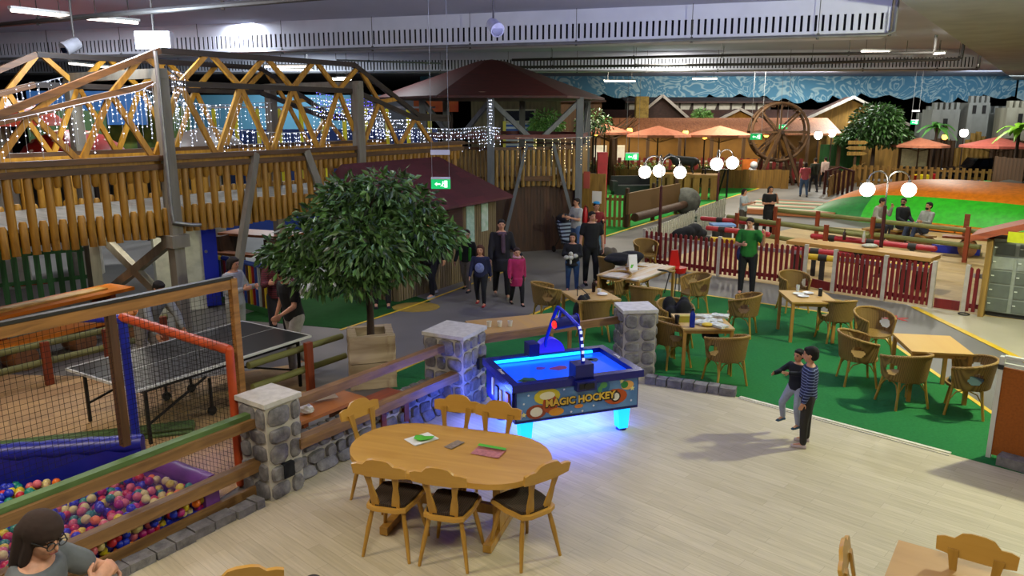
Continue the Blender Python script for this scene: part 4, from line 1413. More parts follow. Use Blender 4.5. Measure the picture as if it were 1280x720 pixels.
slatfence('slat_fence', 'row of rust red slats behind the green fence', G(18, 380), G(64, 375), m_rsl, 1.45, .2, .09, (.4,))
t = thing('vending_machine', 'white cabinet with blue side standing behind the cross braced posts', 'cabinet', V((-6.9, 15.6, 0)), .5)
B().box((0, 0, .95), (.9, .8, 1.9)).bevel(.03).out('cabinet', M('white_enamel', '#bdbdae', .4, amt=.1), t)
B().box((.58, -.1, .85), (.28, .7, 1.6)).bevel(.05).out('blue_unit', M('cobalt_blue', '#1424a0', .35, amt=0), t, label='cobalt blue padded unit')
B().cyl((.5, -.46, 1.2), (.5, -.5, 1.2), .03, n=10).out('lock', M('galvanised_pipe'), t)
# hanging exit signs
m_exit = M('exit_green', '#12b060', .4, amt=0, emit=.9)
m_exw = M('exit_white', '#e8fff0', .4, amt=0, emit=1.2)
def exitsign(u, v, d, w, label, rz=0, bar=True, pend=None):
    z = None
    # distance d along the view, then the level follows
    y, zz = None, None
    a = (360 - v) / FPX
    k = d / (_c + a * _s)
    pos = V(((u - 640) / FPX * k, d, CH + k * (a * _c - _s)))
    t = thing('exit_sign', label, 'sign', pos, rz)
    h = w * .5
    B().box((0, 0, 0), (w, .04, h)).bevel(.005, 1).out('panel', m_exit, t)
    f = B()
    f.prism([(-.32 * w, 0), (-.2 * w, .1 * w), (-.2 * w, .035 * w), (-.02 * w, .035 * w), (-.02 * w, -.035 * w), (-.2 * w, -.035 * w), (-.2 * w, -.1 * w)], 0, .004, Matrix.Translation((0, -.022, 0)) @ Matrix.Rotation(PI / 2, 4, 'X'))
    f.out('arrow', m_exw, t, smooth=False)
    f = B()
    f.box((.27 * w, -.022, 0), (.16 * w, .004, .36 * w))
    f.out('doorway_symbol', m_exw, t, smooth=False)
    f = B()
    f.sph((.12 * w, -.024, .12 * w), (.035 * w, .004, .035 * w), 8, 5)
    f.bar((.12 * w, -.024, .08 * w), (.08 * w, -.024, -.03 * w), .01, .05 * w)
    f.bar((.08 * w, -.024, -.03 * w), (.14 * w, -.024, -.15 * w), .01, .035 * w)
    f.bar((.08 * w, -.024, -.03 * w), (.0 * w, -.024, -.12 * w), .01, .035 * w)
    f.bar((.12 * w, -.024, .06 * w), (.19 * w, -.024, .0), .01, .03 * w)
    f.out('running_figure_symbol', m_exw, t, smooth=False)
    B().box((0, 0, h / 2 + .02), (w, .06, .04)).out('top_bar', M('pale_metal_duct'), t, smooth=False)
    for s in (-1, 1):
        B().cyl((s * w * .45, 0, h / 2), (s * w * .45, 0, CEIL - .01 - pos.z), .004 * max(1, d / 18), n=4).out('suspension_wire', M('grey_wire', '#77797c', .5, amt=0), t, smooth=False)
    if bar:
        B().box((0, 0, h / 2 + .5), (w, .06, .09)).out('upper_bar', M('pale_metal_duct'), t, smooth=False)
    return t
exitsign(551, 230, 14.6, .36, 'lit green exit sign hanging in front of the dark red shed roof', bar=True)
exitsign(790, 196, 34, .58, 'lit green exit sign over the mini golf area', bar=False)
exitsign(945, 171, 40, .6, 'lit green exit sign beside the wooden water wheel', bar=False)
exitsign(979, 158.5, 43, .45, 'small lit green exit sign in front of the water wheel hub', bar=False)
exitsign(1143, 153, 42, .4, 'small lit green exit sign beside the crown of the distant tree', bar=True)
# ================================================================ rattan chairs and tables on the carpet
m_rat = M('woven_rattan', '#94722e', .6, kind='weave', col2='#624818')
m_bam = M('bamboo_pole', '#a98632', .45, kind='wood', axis='z', scale=3, col2='#8a6a20', bump=.05)
m_rim = M('rattan_rim', '#b08838', .5, kind='weave', col2='#7e5c20')
def rattan_proto():
    t = thing('rattan_chair', 'x', 'chair', (0, 0, 0), 0, None)
    # faces +Y
    na, nz = 64, 14
    def pt(a, q, off=0):
        ra, rb = .27 + .035 * q + off, .26 + .05 * q + off
        hz = .40 + q * (.22 + .16 * max(0, (1 + math.cos(a)) / 2) ** .8)
        return V((ra * math.sin(a), -rb * math.cos(a) - .0, hz))
    amax = math.radians(128)
    b = B()
    gi, go = [], []
    for i in range(na + 1):
        a = -amax + 2 * amax * i / na
        gi.append([b.bm.verts.new(pt(a, j / nz)) for j in range(nz + 1)])
        go.append([b.bm.verts.new(pt(a, j / nz, .014)) for j in range(nz + 1)])
    def hole(i, j):
        a = abs(-amax + 2 * amax * (i + .5) / na)
        return ((a - math.radians(72)) / math.radians(19)) ** 2 + ((j + .5) / nz - .45) ** 2 / .07 < 1
    for g, fl in ((gi, 0), (go, 1)):
        for i in range(na):
            for j in range(nz):
                if hole(i, j):
                    continue
                q = [g[i][j], g[i + 1][j], g[i + 1][j + 1], g[i][j + 1]]
                b._f(q if fl else q[::-1])
    b.out('backrest', m_rat, t)
    B().tube([pt(-amax + 2 * amax * i / 30, 1, .007) for i in range(31)], .02, 8).out('rim', m_rim, t)
    [B().tube([pt(sg_ * amax, q / 4, .007) for q in range(5)], .018, 8).out('front_edge', m_rim, t) for sg_ in (-1, 1)]
    B().prism([(.27 * math.cos(i * PI / 12), .265 * math.sin(i * PI / 12)) for i in range(24)], .385, .42).bevel(.01).out('seat', m_rat, t)
    for sx in (-1, 1):
        for sy, y0 in ((1, .17), (-1, -.17)):
            lg_ = B().tube([(sx * .19, y0, .4), (sx * .215, y0 + sy * .025, .2), (sx * .245, y0 + sy * .055, 0)], [.019, .018, .017], 8)
            lg_.out('leg', m_bam, t)
    b = B()
    for sx in (-1, 1):
        b.tube([(sx * .225, -.2, .2), (sx * .2, -.12, .33), (sx * .2, 0, .375), (sx * .2, .12, .33), (sx * .225, .2, .2)], .009, 6)
    for sy in (-1, 1):
        b.tube([(-.215, sy * .19, .22), (-.12, sy * .17, .34), (0, sy * .165, .375), (.12, sy * .17, .34), (.215, sy * .19, .22)], .009, 6)
    b.out('stretcher', m_bam, t)
    return t
rp = None
def rattan(u, v, face, label, cush=None):
    """(u, v): pixel under the seat's centre on the floor; face: direction it faces"""
    global rp
    p = G(u, v, .006)
    rz = math.radians(face) - PI / 2
    if rp is None:
        rp = rattan_proto()
        t = rp
        t.location, t.rotation_euler = p, (0, 0, rz)
        t['label'] = label
    else:
        t = dup(rp, p, rz, label)
    if cush:
        B().prism([(.22 * math.cos(i * PI / 10), .22 * math.sin(i * PI / 10)) for i in range(20)], .421, .455).bevel(.012).out('seat_cushion', cush, t)
    return t
gr = 0
TP = [('pale square table in the open between four rattan chairs near the notice board', (5.98, 10.5), -.303 + .12, '#b8924a'),
      ('square table strewn with papers, food and a blue bottle', (3.0, 11.72), .0, '#b39a6a'),
      ('square table with cups behind the timber rail by the walkway', (1.42, 13.5), .3, '#a58a5c'),
      ('square table with plates beside the red picket fence', (5.3, 13.4), -.08, '#b08c4a')]
for lb, c, rz, col in TP:
    square_table(lb, (c[0], c[1], .006), rz, top=col)
square_table('long white topped table of the coat strewn party', (2.62, 15.75, .006), -.62, .95, 1.75, top='#c9cbc6', nm='long_table')
rattan(1070, 478, -10, 'rattan chair pushed under the pale table on its side away from the notice board')
rattan(1088, 446, -80, 'rattan chair behind the pale table, its back to the grey walkway')
rattan(1126, 505, 100, 'rattan chair seen from behind at the near side of the pale table')
rattan(1204, 515, 150, 'rattan chair with dark green cushion nearest the notice board', M('dark_green_cushion', '#1f3a34', .9, amt=.2))
rattan(1042, 425, 95, 'rattan chair with its back to us at the near side of the table with plates')
rattan(990, 388, -85, 'rattan chair at the far side of the table with plates')
rattan(926, 418, 150, 'rattan chair standing alone between the two middle tables, its side hole open')
rattan(905, 478, 105, 'rattan chair with a dark bag on it, in front of the paper strewn table')
rattan(842, 432, -75, 'rattan chair hung with a black coat at the paper strewn table')
rattan(838, 456, 20, 'rattan chair half hidden by the stone pillar beside the paper strewn table')
rattan(806, 405, 60, 'rattan chair whose rim shows just above the far stone pillar')
rattan(866, 390, 190, 'rattan chair at the end of the white topped long table')
rattan(684, 402, 15, 'rattan chair at the walkway side of the table with cups')
rattan(741, 424, 100, 'rattan chair with a dark jacket on its back, behind the air hockey table')
rattan(768, 388, -150, 'rattan chair between the table with cups and the long white table')
rattan(764, 362, 40, 'rattan chair with a fur collared coat at the long white table')
rattan(794, 372, 50, 'rattan chair next to the fur coat at the long white table')
rattan(806, 338, -80, 'rattan chair on the far side of the long white table')
# red plastic child's seat on thin legs
p = G(846, 368)
t = thing('high_chair', 'red plastic child seat on thin metal legs at the end of the long white table', 'high chair', p, .4)
b = B()
b.lathe([(.17, .5), (.19, .58), (.19, .62)], n=16)
b.box((0, .16, .78), (.3, .05, .4), taper=.55)
b.bevel(.02)
b.out('seat_shell', M('red_plastic', '#b01414', .3, amt=0), t)
for sx in (-1, 1):
    for sy in (-1, 1):
        B().cyl((sx * .12, sy * .12, .52), (sx * .2, sy * .2, 0), .012, n=8).out('leg', M('dark_pipe'), t)
# things on the tables
def put(o, u, v, z, label, cat, rz=0):
    o.location = G(u, v, z)
    o.rotation_euler = (0, 0, rz)
    return tag(o, label, cat)
m_bbl = M('blue_bottle', '#122a8a', .25, amt=0)
def bottle(mat, h=.25, r=.036, cap=None):
    o = B().lathe([(.001, 0), (r, .004), (r, h * .68), (r * .45, h * .82), (r * .42, h * .9)], n=14).out('bottle', mat)
    B().lathe([(r * .5, h * .88), (r * .5, h), (.001, h)], n=12).out('cap', cap or mat, o)
    return o
TZ = .747
put(bottle(m_bbl, .3, .042, M('black_plastic')), 865, 409, TZ, 'dark blue drinking bottle on the paper strewn table', 'bottle')
put(B().lathe([(.03, 0), (.042, .13), (.038, .13), (.028, .01), (.001, .01)], n=14).out('drink_cup', M('black_cup', '#141416', .4, amt=0)), 846, 404, TZ, 'black cup next to the blue bottle', 'cup')
rr = random.Random(9)
for i, (u, v, lb) in enumerate([(880, 397, 'white paper sheet nearest the far edge of the strewn table'), (892, 402, 'crumpled paper with dark print in the middle of the strewn table'), (878, 404, 'tilted white paper beside the blue bottle'), (900, 396, 'white wrapping at the far corner of the strewn table'), (898, 408, 'white napkin at the near corner of the strewn table')]):
    b = B()
    b.box((0, 0, .012), (.26, .18, .02))
    bmesh.ops.subdivide_edges(b.bm, edges=b.bm.edges, cuts=3, use_grid_fill=True)
    for q in b.bm.verts:
        if q.co.z > .012:
            q.co.z += rr.uniform(0, .025)
        q.co.x += rr.uniform(-.015, .015)
    put(b.out('paper_sheet', M('printed_paper', '#c6c8bc', .7, amt=.8, col2='#6a6d66', scale=22, bump=0), smooth=False), u, v, TZ + .002 + i * .001, lb, 'paper', rr.uniform(-1, 1))
put(B().sph((0, 0, .03), (.09, .07, .03), 12, 6).out('yellow_snack', M('yellow_snack', '#c9a81c', .6, amt=.5, scale=30)), 884, 408, TZ, 'yellow snack on the paper strewn table', 'food')
put(B().box((0, 0, .05), (.17, .1, .1)).bevel(.015).out('snack_box', M('green_tan_box', '#9a9a2c', .6, amt=.6, scale=12, col2='#b58a3a')), 855, 402, TZ, 'green and tan snack box behind the blue bottle', 'box')
put(bottle(M('dark_cola', '#1c0e0a', .2, amt=0), .24, .034, M('black_plastic')), 742, 365, TZ, 'dark bottle on the table with cups', 'bottle')
put(B().lathe([(.03, 0), (.04, .09), (.036, .09), (.028, .008), (.001, .008)], n=12).out('paper_cup', M('white_cup')), 749, 367, TZ, 'white cup beside the dark bottle', 'cup')
t = put(B().sph((0, 0, .025), (.1, .08, .03), 10, 6).out('crumpled_napkin', m_paper, smooth=False), 753, 369, TZ, 'crumpled white napkin on the table with cups', 'napkin')
put(B().tube([(-.08, -.05, .0), (-.08, -.05, .16), (-.06, -.05, .17), (.1, .05, .02), (.16, .08, .0)], .008, 6).out('carry_strap', M('black_plastic')), 727, 369, TZ + .003, 'thin dark handle shape standing on the table with cups', 'strap')
mc = thing('menu_stand', 'upright folded menu card with lime sickle print on the long white table', 'menu', G(790, 337, TZ), .2)
B().prism([(-.1, 0), (-.08, 0), (-.005, .3), (.005, .3), (.08, 0), (.1, 0), (.012, .32), (-.012, .32)], -.09, .09, Matrix.Rotation(PI / 2, 4, 'Z') @ Matrix.Rotation(PI / 2, 4, 'X')).out('card', m_paper, mc, smooth=False)
B().prism([(-.07, .06), (-.03, .05), (.03, .16), (.07, .28), (.05, .29), (-.02, .2)], 0, .004, Matrix.Translation((0, -.1, 0)) @ Matrix.Rotation(PI / 2 - .3, 4, 'X')).out('lime_print', m_lime, mc, smooth=False)
B().box((0, 0, .02), (.24, .16, .04)).out('foot', m_oak, mc, smooth=False)
put(B().tube([(.12 * math.cos(i * .5), .07 * math.sin(i * .5), .03 + .05 * math.sin(i * .25)) for i in range(13)], .011, 6).out('sunglasses_strap', M('black_plastic')), 829, 342, TZ + .01, 'dark looped strap on the long white table', 'strap')
put(B().tube([(.09 * math.cos(i * .5), .06 * math.sin(i * .5), .04) for i in range(13)], .02, 6).out('ring_basket', M('tan_log')), 838, 341, TZ + .004, 'round tan ring at the end of the long white table', 'ring')
for i, (u, v, lb) in enumerate([(998, 368, 'white plate at the walkway side of the table with plates'), (1010, 367, 'white plate in the middle of the table with plates'), (1004, 371, 'small white saucer on the table with plates')]):
    put(B().lathe([(.001, 0), (.05, .0), (.1, .018), (.1, .022), (.05, .008), (.001, .008)], n=16).out('plate', M('white_china', '#c8c8c2', .3, amt=0)), u, v, TZ, lb, 'plate')
put(B().lathe([(.035, 0), (.035, .13), (.03, .14), (.001, .14)], n=12).out('dark_can', M('black_cup')), 1025, 370, TZ, 'dark can on the table with plates', 'can')
put(B().lathe([(.03, 0), (.036, .12), (.033, .12), (.028, .008), (.001, .008)], n=12).out('drinking_glass', M('clear_glass', '#d8dedb', .05, amt=0, alpha=.35)), 997, 364, TZ, 'clear glass on the far edge of the table with plates', 'glass')
# coats over chairs
def coat(label, p, size, col, seed, nm='coat'):
    b = B()
    r_ = random.Random(seed)
    for i in range(7):
        b.sph((r_.uniform(-.5, .5) * size[0], r_.uniform(-.5, .5) * size[1], size[2] * r_.uniform(.3, .75)), (size[0] * r_.uniform(.3, .5), size[1] * r_.uniform(.35, .6), size[2] * r_.uniform(.3, .5)), 12, 8)
    o = b.out(nm, M('cloth_' + col.strip('#'), col, .95, amt=.4, scale=12), smooth='all')
    md = o.modifiers.new('r', 'REMESH')
    md.mode = 'VOXEL'
    md.voxel_size = .025
    md.use_smooth_shade = True
    o.location = p
    return tag(o, label, 'clothing')
coat('black coat heaped over the rattan chair at the paper strewn table', G(842, 432) + V((0, -.14, .47)), (.34, .22, .42), '#0b0b0d', 1)
coat('dark jackets piled on the end of the long white table', G(770, 330, .75) + V((.1, -.05, 0)), (.6, .36, .26), '#0d0f18', 2, 'jacket_pile')
coat('grey fur collar of a coat hanging on a rattan chair', G(755, 350) + V((.05, -.4, .62)), (.3, .16, .24), '#5a5248', 3, 'fur_coat')
coat('dark jacket hanging from the rattan chair behind the hockey table', G(726, 424) + V((0, 0, .3)), (.2, .2, .5), '#0e0e10', 4, 'jacket')
coat('dark bag on the rattan chair in front of the paper strewn table', G(898, 470) + V((-.1, .2, .45)), (.16, .16, .2), '#0c0c10', 5, 'bag')
# ================================================================ red picket fence
m_red = M('dark_red_picket', '#7a1818', .5, kind='wood', axis='z', scale=2, col2='#5c1010', bump=.05)
m_wp = M('white_fence_post', '#b5aca0', .5, amt=.2)
def redfence(label, p, q, n, posts=(0, 1), h=.95):
    p, q = V(p), V(q)
    t = thing('picket_fence', label, 'fence', p, ang(p, q))
    L = (q - p).length
    f = None
    for i in range(n):
        x = (i + .5) * L / n
        if f is None:
            f = B().prism([(-.035, .05), (.035, .05), (.035, h - .03), (0, h), (-.035, h - .03)], -.012, .012, Matrix.Rotation(PI / 2, 4, 'X')).out('picket', m_red, t, smooth=False)
            f.location = (x, 0, 0)
        else:
            inst(f, t, (x, 0, 0))
    for z in (.16, h - .17):
        B().box((L / 2, .035, z), (L, .03, .09)).out('rail', m_wp if z > .3 else m_red, t, smooth=False)
    for x in posts:
        B().box((x * L, .02, h / 2 + .02), (.08, .08, h + .04)).bevel(.006, 1).out('post', m_wp, t)
    return t
F_ = [G(804, 332), G(897, 345), G(1004, 358), G(1040, 366), G(1103, 375), G(1162, 385), G(1203, 391), G(1228, 395)]
redfence('dark red picket fence section at the far end beside the globe lamp', F_[0], F_[1], 15, (0, 1))
redfence('dark red picket fence section behind the person in the green shirt', F_[1], F_[2], 17, (1,))
redfence('dark red picket fence section before the long plank table, with middle post', F_[3], F_[5], 19, (0, .53, 1))
redfence('short piece of red picket fence beside the lockers', F_[6], F_[7], 3, (0,))
for i, (a, b_, lb) in enumerate(((F_[2], F_[3], 'dark red threshold board in the gap behind the table with plates'), (F_[5], F_[6], 'dark red threshold board in the gap beside the lockers'))):
    o = B().bar(a + V((.05, -.05, .13)), b_ + V((-.05, .05, .13)), .04, .2).out('threshold_board', m_red, smooth=False)
    tag(o, lb, 'board')
# pale picket fence going away behind the party table
m_pp = M('pale_picket', '#b4b2a0', .6, amt=.3)
slatfence('picket_fence', 'pale picket fence running away from the red fence corner', G(806, 330), V((6.0, 25.0, 0)), m_pp, .9, .2, .075, (.25, .7))
slatfence('picket_fence', 'second pale picket fence piece further along the walkway', V((6.1, 25.2, 0)), V((8.0, 28.6, 0)), m_pp, .9, .22, .08, (.25, .7))
# ================================================================ globe lamps
m_lpost = M('wine_red_post', '#3c1216', .4, amt=0)
m_globe = M('lit_globe', '#fff6ea', .3, amt=0, emit=14)
m_chrome = M('chrome_tube', '#9a9a9a', .25, metal=.8, amt=0)
def globelamp(label, p, h, heads, R, red=None):
    t = thing('globe_lamp', label, 'lamp', p)
    B().cyl((0, 0, 0), (0, 0, h - .55), .05, .04, 12).out('post', m_lpost, t)
    B().lathe([(.12, 0), (.1, .05), (.05, .09)], n=14).out('base', m_lpost, t)
    for (dx, dy) in heads:
        pts = [(0, 0, h - .6)]
        for i in range(9):
            a = PI * i / 8
            pts.append((dx * (1 - math.cos(a)) / 2, dy * (1 - math.cos(a)) / 2, h + .05 + .22 * math.sin(a)))
        a_ = B().tube(pts, .018, 8).out('arm', m_chrome, t)
        B().sph((dx, dy, h - R), R, 18, 12).out('globe', m_globe, t, smooth='all')
        B().cyl((dx, dy, h - .06), (dx, dy, h + .06), .04, n=10).out('socket', m_chrome, a_)
    return t
globelamp('three globe lamp on a wine red post behind the party table', G(823, 322), 2.55, [(-.47, 0), (0, .45), (.47, -.1)], .17)
globelamp('twin globe lamp on a wine red post further along the walkway', V((7.45, 27.9, 0)), 2.42, [(-.2, -.4), (.55, .3)], .22)
globelamp('twin globe lamp on a wine red post above the plank table', V((9.05, 18.6, 0)), 2.32, [(-.45, .05), (.5, -.05)], .17)
for p in ((4.15, 21.0, 2.1), (7.6, 27.6, 2.2), (9.05, 18.3, 1.85)):
    pass
# ================================================================ log furniture on the sand
m_redp = M('red_padded_pole', '#a3202a', .45, amt=.1)
m_yelp = M('yellow_padded_pole', '#c9a414', .45, amt=.1)
m_plank = M('tan_plank', '#b58c48', .55, kind='wood', axis='x', scale=2, col2='#966f34')
m_dpole = M('dark_pole_stand', '#1c1a18', .7, amt=.2)
def poletable(label, u0, v0, u1, v1, ztop, nm='plank_table'):
    p, q = G(u0, v0, ztop), G(u1, v1, ztop)
    p.z = q.z = 0
    t = thing(nm, label, 'table', p, ang(p, q))
    L = (q - p).length
    B().box((L / 2, 0, ztop), (L, .62, .09)).bevel(.012).out('tabletop', m_plank, t)
    for x in (.25, L - .25):
        B().box((x, 0, .36), (.12, .5, .7)).out('leg', m_dpole, t, smooth=False)
    return t
def poleseat(label, p, q, z, mat, bands=3):
    p, q = V(p), V(q)
    t = thing('padded_pole', label, 'pole seat', (p.x, p.y, 0), ang(p, q))
    L = (q - p).length
    B().caps((0, 0, z), (L, 0, z), .075, n=12).out('pole', mat, t)
    for i in range(bands):
        x = L * (i + .5) / bands
        B().cyl((x - .1, 0, z), (x + .1, 0, z), .083, n=12).out('strap', m_dpole, t)
        B().box((x, 0, z / 2), (.1, .1, z)).out('stand', m_dpole, t, smooth=False)
    return t
poletable('long tan plank table between red padded poles', 990, 301, 1170, 323, .74)
poleseat('red padded pole at the near side of the long plank table', G(992, 312, .62), G(1160, 326, .62), .62, m_redp)
poleseat('red padded pole at the far side of the long plank table', G(1016, 295, .62), G(1168, 311, .62), .62, m_redp)
poleseat('yellow padded pole right behind the red picket fence', G(1000, 318, .6) + V((0, -.2, 0)), G(1158, 334, .6) + V((0, -.2, 0)), .6, m_yelp)
poleseat('red padded pole behind the person in green, nearer the lamp post', G(885, 285, .65), G(960, 293, .65), .65, m_redp, 2)
poleseat('red padded pole beside the jackets behind the picket fence', G(878, 273, .7), G(970, 281, .7), .7, m_redp, 2)
poleseat('yellow padded pole beside the jackets behind the picket fence', G(862, 297, .62), G(952, 304, .62), .62, m_yelp, 2)
coat('dark jackets heaped behind the red picket fence', G(855, 300, .62) + V((.2, 0, 0)), (.7, .4, .42), '#101218', 7, 'jacket_pile')
o = B().box((0, 0, .03), (.7, .5, .06)).bevel(.02).out('blue_cushion', M('pale_blue_cloth', '#6f92c8', .9, amt=.4))
put(o, 903, 282, .62, 'pale blue cloth on the table behind the jackets', 'cloth')
B().box((0, 0, -.32), (.5, .4, .6)).out('stand', m_dpole, o, smooth=False)
def lograil2(label, u0, v0, u1, v1, posts, zs=(.45, .85), h=.98):
    p, q = G(u0, v0, zs[-1]), G(u1, v1, zs[-1])
    p.z = q.z = 0
    return lograil(label, p, q, zs, .07, posts, h)
lograil2('greenish log rail with red brown posts along the bouncy dome', 960, 262, 1228, 291, (.05, .28, .55, .95))
lograil2('second greenish log rail in front of it beside the seated people', 908, 271, 1085, 296, (.1, .42, .75), (.4, .8))
t = thing('log_bench', 'short bench of red planks on a round log end beside the lockers', 'bench', G(1208, 320, .0), -.55)
B().cyl((0, -.25, .24), (0, .25, .24), .24, n=18).out('log_support', M('log_end'), t)
B().box((0, 0, .52), (1.3, .4, .06)).out('seat', m_rbr, t, smooth=False)
B().box((-.1, .1, .8), (.14, .08, .75)).out('post', m_rbr, t, smooth=False)
o = B().bar(G(1165, 313) + V((0, 0, .12)), G(1225, 318) + V((0, 0, .12)), .7, .22).bevel(.04).out('blue_mat', M('cobalt_blue'))
tag(o, 'cobalt blue mat on the floor at the edge of the bouncy dome', 'mat')
for i, (u, v, lb) in enumerate([(1055, 300, 'brown bottle standing on the plank table'), (1079, 303, 'clear bottle standing on the plank table')]):
    put(bottle(M('brown_glass', '#2e1a12', .2, amt=0) if i == 0 else M('clear_glass'), .28, .04), u, v, .786, lb, 'bottle')
put(B().sph((0, 0, .04), (.2, .14, .05), 10, 6).out('food_paper', M('printed_paper'), smooth=False), 1087, 309, .786, 'crumpled food paper on the plank table', 'paper')
# ================================================================ bouncy dome
m_bg = M('green_inflatable', '#2bb51c', .5, amt=.1, bump=0)
m_bo = M('orange_inflatable', '#d8780c', .5, amt=.1, bump=0)
m_bg2 = M('dark_green_inflatable', '#0d7a30', .5, amt=.1, bump=0)
JC = V((17.5, 28.2, 0))
t = thing('bouncy_dome', 'large green bouncy air dome with orange crest', 'inflatable', JC, -math.radians(52))
b = B()
nx, ny = 36, 20
LX, LY, HZ = 5.6, 3.3, 1.5
gv = [[None] * (ny + 1) for _ in range(nx + 1)]
for i in range(nx + 1):
    for j in range(ny + 1):
        x, y = -1 + 2 * i / nx, -1 + 2 * j / ny
        z = HZ * max(0, (1 - abs(x) ** 3.2)) ** .62 * max(0, (1 - abs(y) ** 2.4)) ** .7
        gv[i][j] = b.bm.verts.new((x * LX, y * LY, z))
for i in range(nx):
    for j in range(ny):
        f = b._f([gv[i][j], gv[i + 1][j], gv[i + 1][j + 1], gv[i][j + 1]])
        if f:
            f.material_index = 1 if j >= 3 else (2 if i < 8 else 0)
b.out('air_cushion', [m_bg, m_bo, m_bg2], t, smooth='all')
b = B()
for i in range(4):
    b.box((-.2 + i * 1.3, -LY - .2, .14), (1.25, .35, .22))
b.bevel(.06)
b.out('edge_pad', m_bo, t)
t = thing('striped_mat', 'striped sloping mat in brown, green and cream at the end of the dome', 'mat', G(985, 268), -.5)
sc_ = [M('mat_brown', '#9a5a2c', .6, amt=0), M('mat_cream', '#c8c0a0', .6, amt=0), M('mat_green', '#1d6b34', .6, amt=0)]
for i in range(10):
    B().box((.0, i * .42 - .5, .12), (3.6, .42, .2)).out('stripe', sc_[(0, 1, 2)[i % 3]], t, smooth=False)
# ================================================================ lockers under a little roof
LK = G(1228, 394)
t = thing('locker_cabinet', 'grey locker wall under a small red tiled roof with yellow sign', 'lockers', LK, math.radians(-38))
m_lk = M('grey_locker', '#8d9388', .45, amt=.15, bump=0)
m_lkd = M('dark_locker_door', '#5d645c', .4, amt=.3, bump=0)
B().box((.85, .3, .83), (1.7, .6, 1.46)).bevel(.01).out('carcass', m_lk, t)
B().box((.85, .3, .06), (1.6, .5, .12)).out('plinth', m_dpole, t, smooth=False)
for cx in (.02, .44, .86, 1.28):
    for i in range(5):
        d_ = B().box((cx + .2, -.012, .25 + i * .28), (.35, .02, .24)).bevel(.006, 1).out('door', m_lkd if i != 3 else m_lk, t)
        B().box((cx + .06, -.03, .27 + i * .28), (.05, .02, .02)).out('lock', M('exit_white2', '#d0d4cc', .3, amt=0), d_, smooth=False)
b = B()
b.prism([(-.35, 1.5), (.85, 1.92), (2.05, 1.5), (2.05, 1.62), (.85, 2.05), (-.35, 1.62)], -.75, .35, Matrix.Rotation(PI / 2, 4, 'X'))
b.out('roof', M('terracotta_roof', '#a4502e', .6, kind='wood', axis='x', scale=4, col2='#7e3a20'), t, smooth=False)
B().box((.48, -.38, 1.66), (.42, .03, .2)).out('yellow_sign', M('lemon_sign', '#c6cc1c', .5, amt=.2), t, smooth=False)
B().box((-.02, .05, .78), (.1, .5, 1.56)).out('side_post', m_tlog, t, smooth=False)
B().tube([(.1 * math.cos(i * .6) - .3, .1 * math.sin(i * .6) - .2, .02) for i in range(11)], .012, 6).out('cable', m_dpole, t)
# ================================================================ stroller by the tower
t = thing('stroller', 'dark blue and pale striped pushchair beside the tower wall', 'stroller', V((1.55, 22.0, 0)), .5)
m_strp = M('striped_fabric', '#8fa0b4', .8, kind='stripe', col2='#141a34', scale=3.2, axis='z')
b = B()
b.box((0, .0, .62), (.4, .12, .7), R=Matrix.Rotation(-.45, 3, 'X'))
b.box((0, -.25, .4), (.4, .35, .08))
b.bevel(.03)
b.out('seat_fabric', m_strp, t)
for sx in (-1, 1):
    B().tube([(sx * .22, -.42, .1), (sx * .22, 0, .5), (sx * .22, .3, 1.0), (sx * .2, .38, 1.04)], .013, 6).out('frame_tube', m_dpipe, t)
    B().tube([(sx * .22, .28, .1), (sx * .22, -.1, .55)], .013, 6).out('frame_tube', m_dpipe, t)
    for y in (-.42, .28):
        B().cyl((sx * .22 - .02, y, .09), (sx * .22 + .02, y, .09), .09, n=14).out('wheel', m_dpole, t)
B().sph((0, .12, 1.0), (.22, .2, .13), 12, 8).out('canopy', M('dark_canopy', '#23242c', .9, amt=.2), t)
# ================================================================ people
SKIN = M('skin_light', '#c08a6c', .55, amt=.15, scale=20, bump=0)
def cloth(c, stripe=None):
    if stripe:
        return M('fabric_%s_%s' % (c.strip('#'), stripe.strip('#')), stripe, .9, kind='stripe', col2=c, scale=9, axis='z', amt=.1)
    return M('fabric_' + c.strip('#'), c, .9, amt=.35, scale=14, bump=.1)
def remesh(o, vs, smooth=2):
    m = o.modifiers.new('surface', 'REMESH')
    m.mode = 'VOXEL'
    m.voxel_size = vs
    m.use_smooth_shade = True
    if smooth:
        s = o.modifiers.new('smooth', 'SMOOTH')
        s.iterations = smooth
        s.factor = .5
    return o
DOWN = {'uL': (.2, .02, -1), 'fL': (.08, -.22, -1), 'uR': (-.2, .02, -1), 'fR': (-.08, -.22, -1),
        'tL': (.05, 0, -1), 'sL': (.02, .03, -1), 'tR': (-.05, 0, -1), 'sR': (-.02, .03, -1)}
WALK = dict(DOWN, tL=(.04, -.4, -1), sL=(.02, .02, -1), tR=(-.04, .12, -1), sR=(-.02, .5, -1), uL=(.18, .3, -1), fL=(.08, .0, -1), uR=(-.18, -.3, -1), fR=(-.08, -.6, -1))
SIT = dict(DOWN, tL=(.15, -1, -.05), sL=(0, .05, -1), tR=(-.15, -1, -.05), sR=(0, .05, -1), uL=(.2, -.25, -1), fL=(-.3, -.8, -.35), uR=(-.2, -.25, -1), fR=(.3, -.8, -.35))
FOLD = dict(DOWN, uL=(.25, -.25, -1), fL=(-.75, -.7, .1), uR=(-.25, -.25, -1), fR=(.75, -.7, .1))
HOLD = dict(DOWN, uL=(.2, -.35, -1), fL=(-.3, -.85, .25), uR=(-.2, -.35, -1), fR=(.3, -.85, .25))
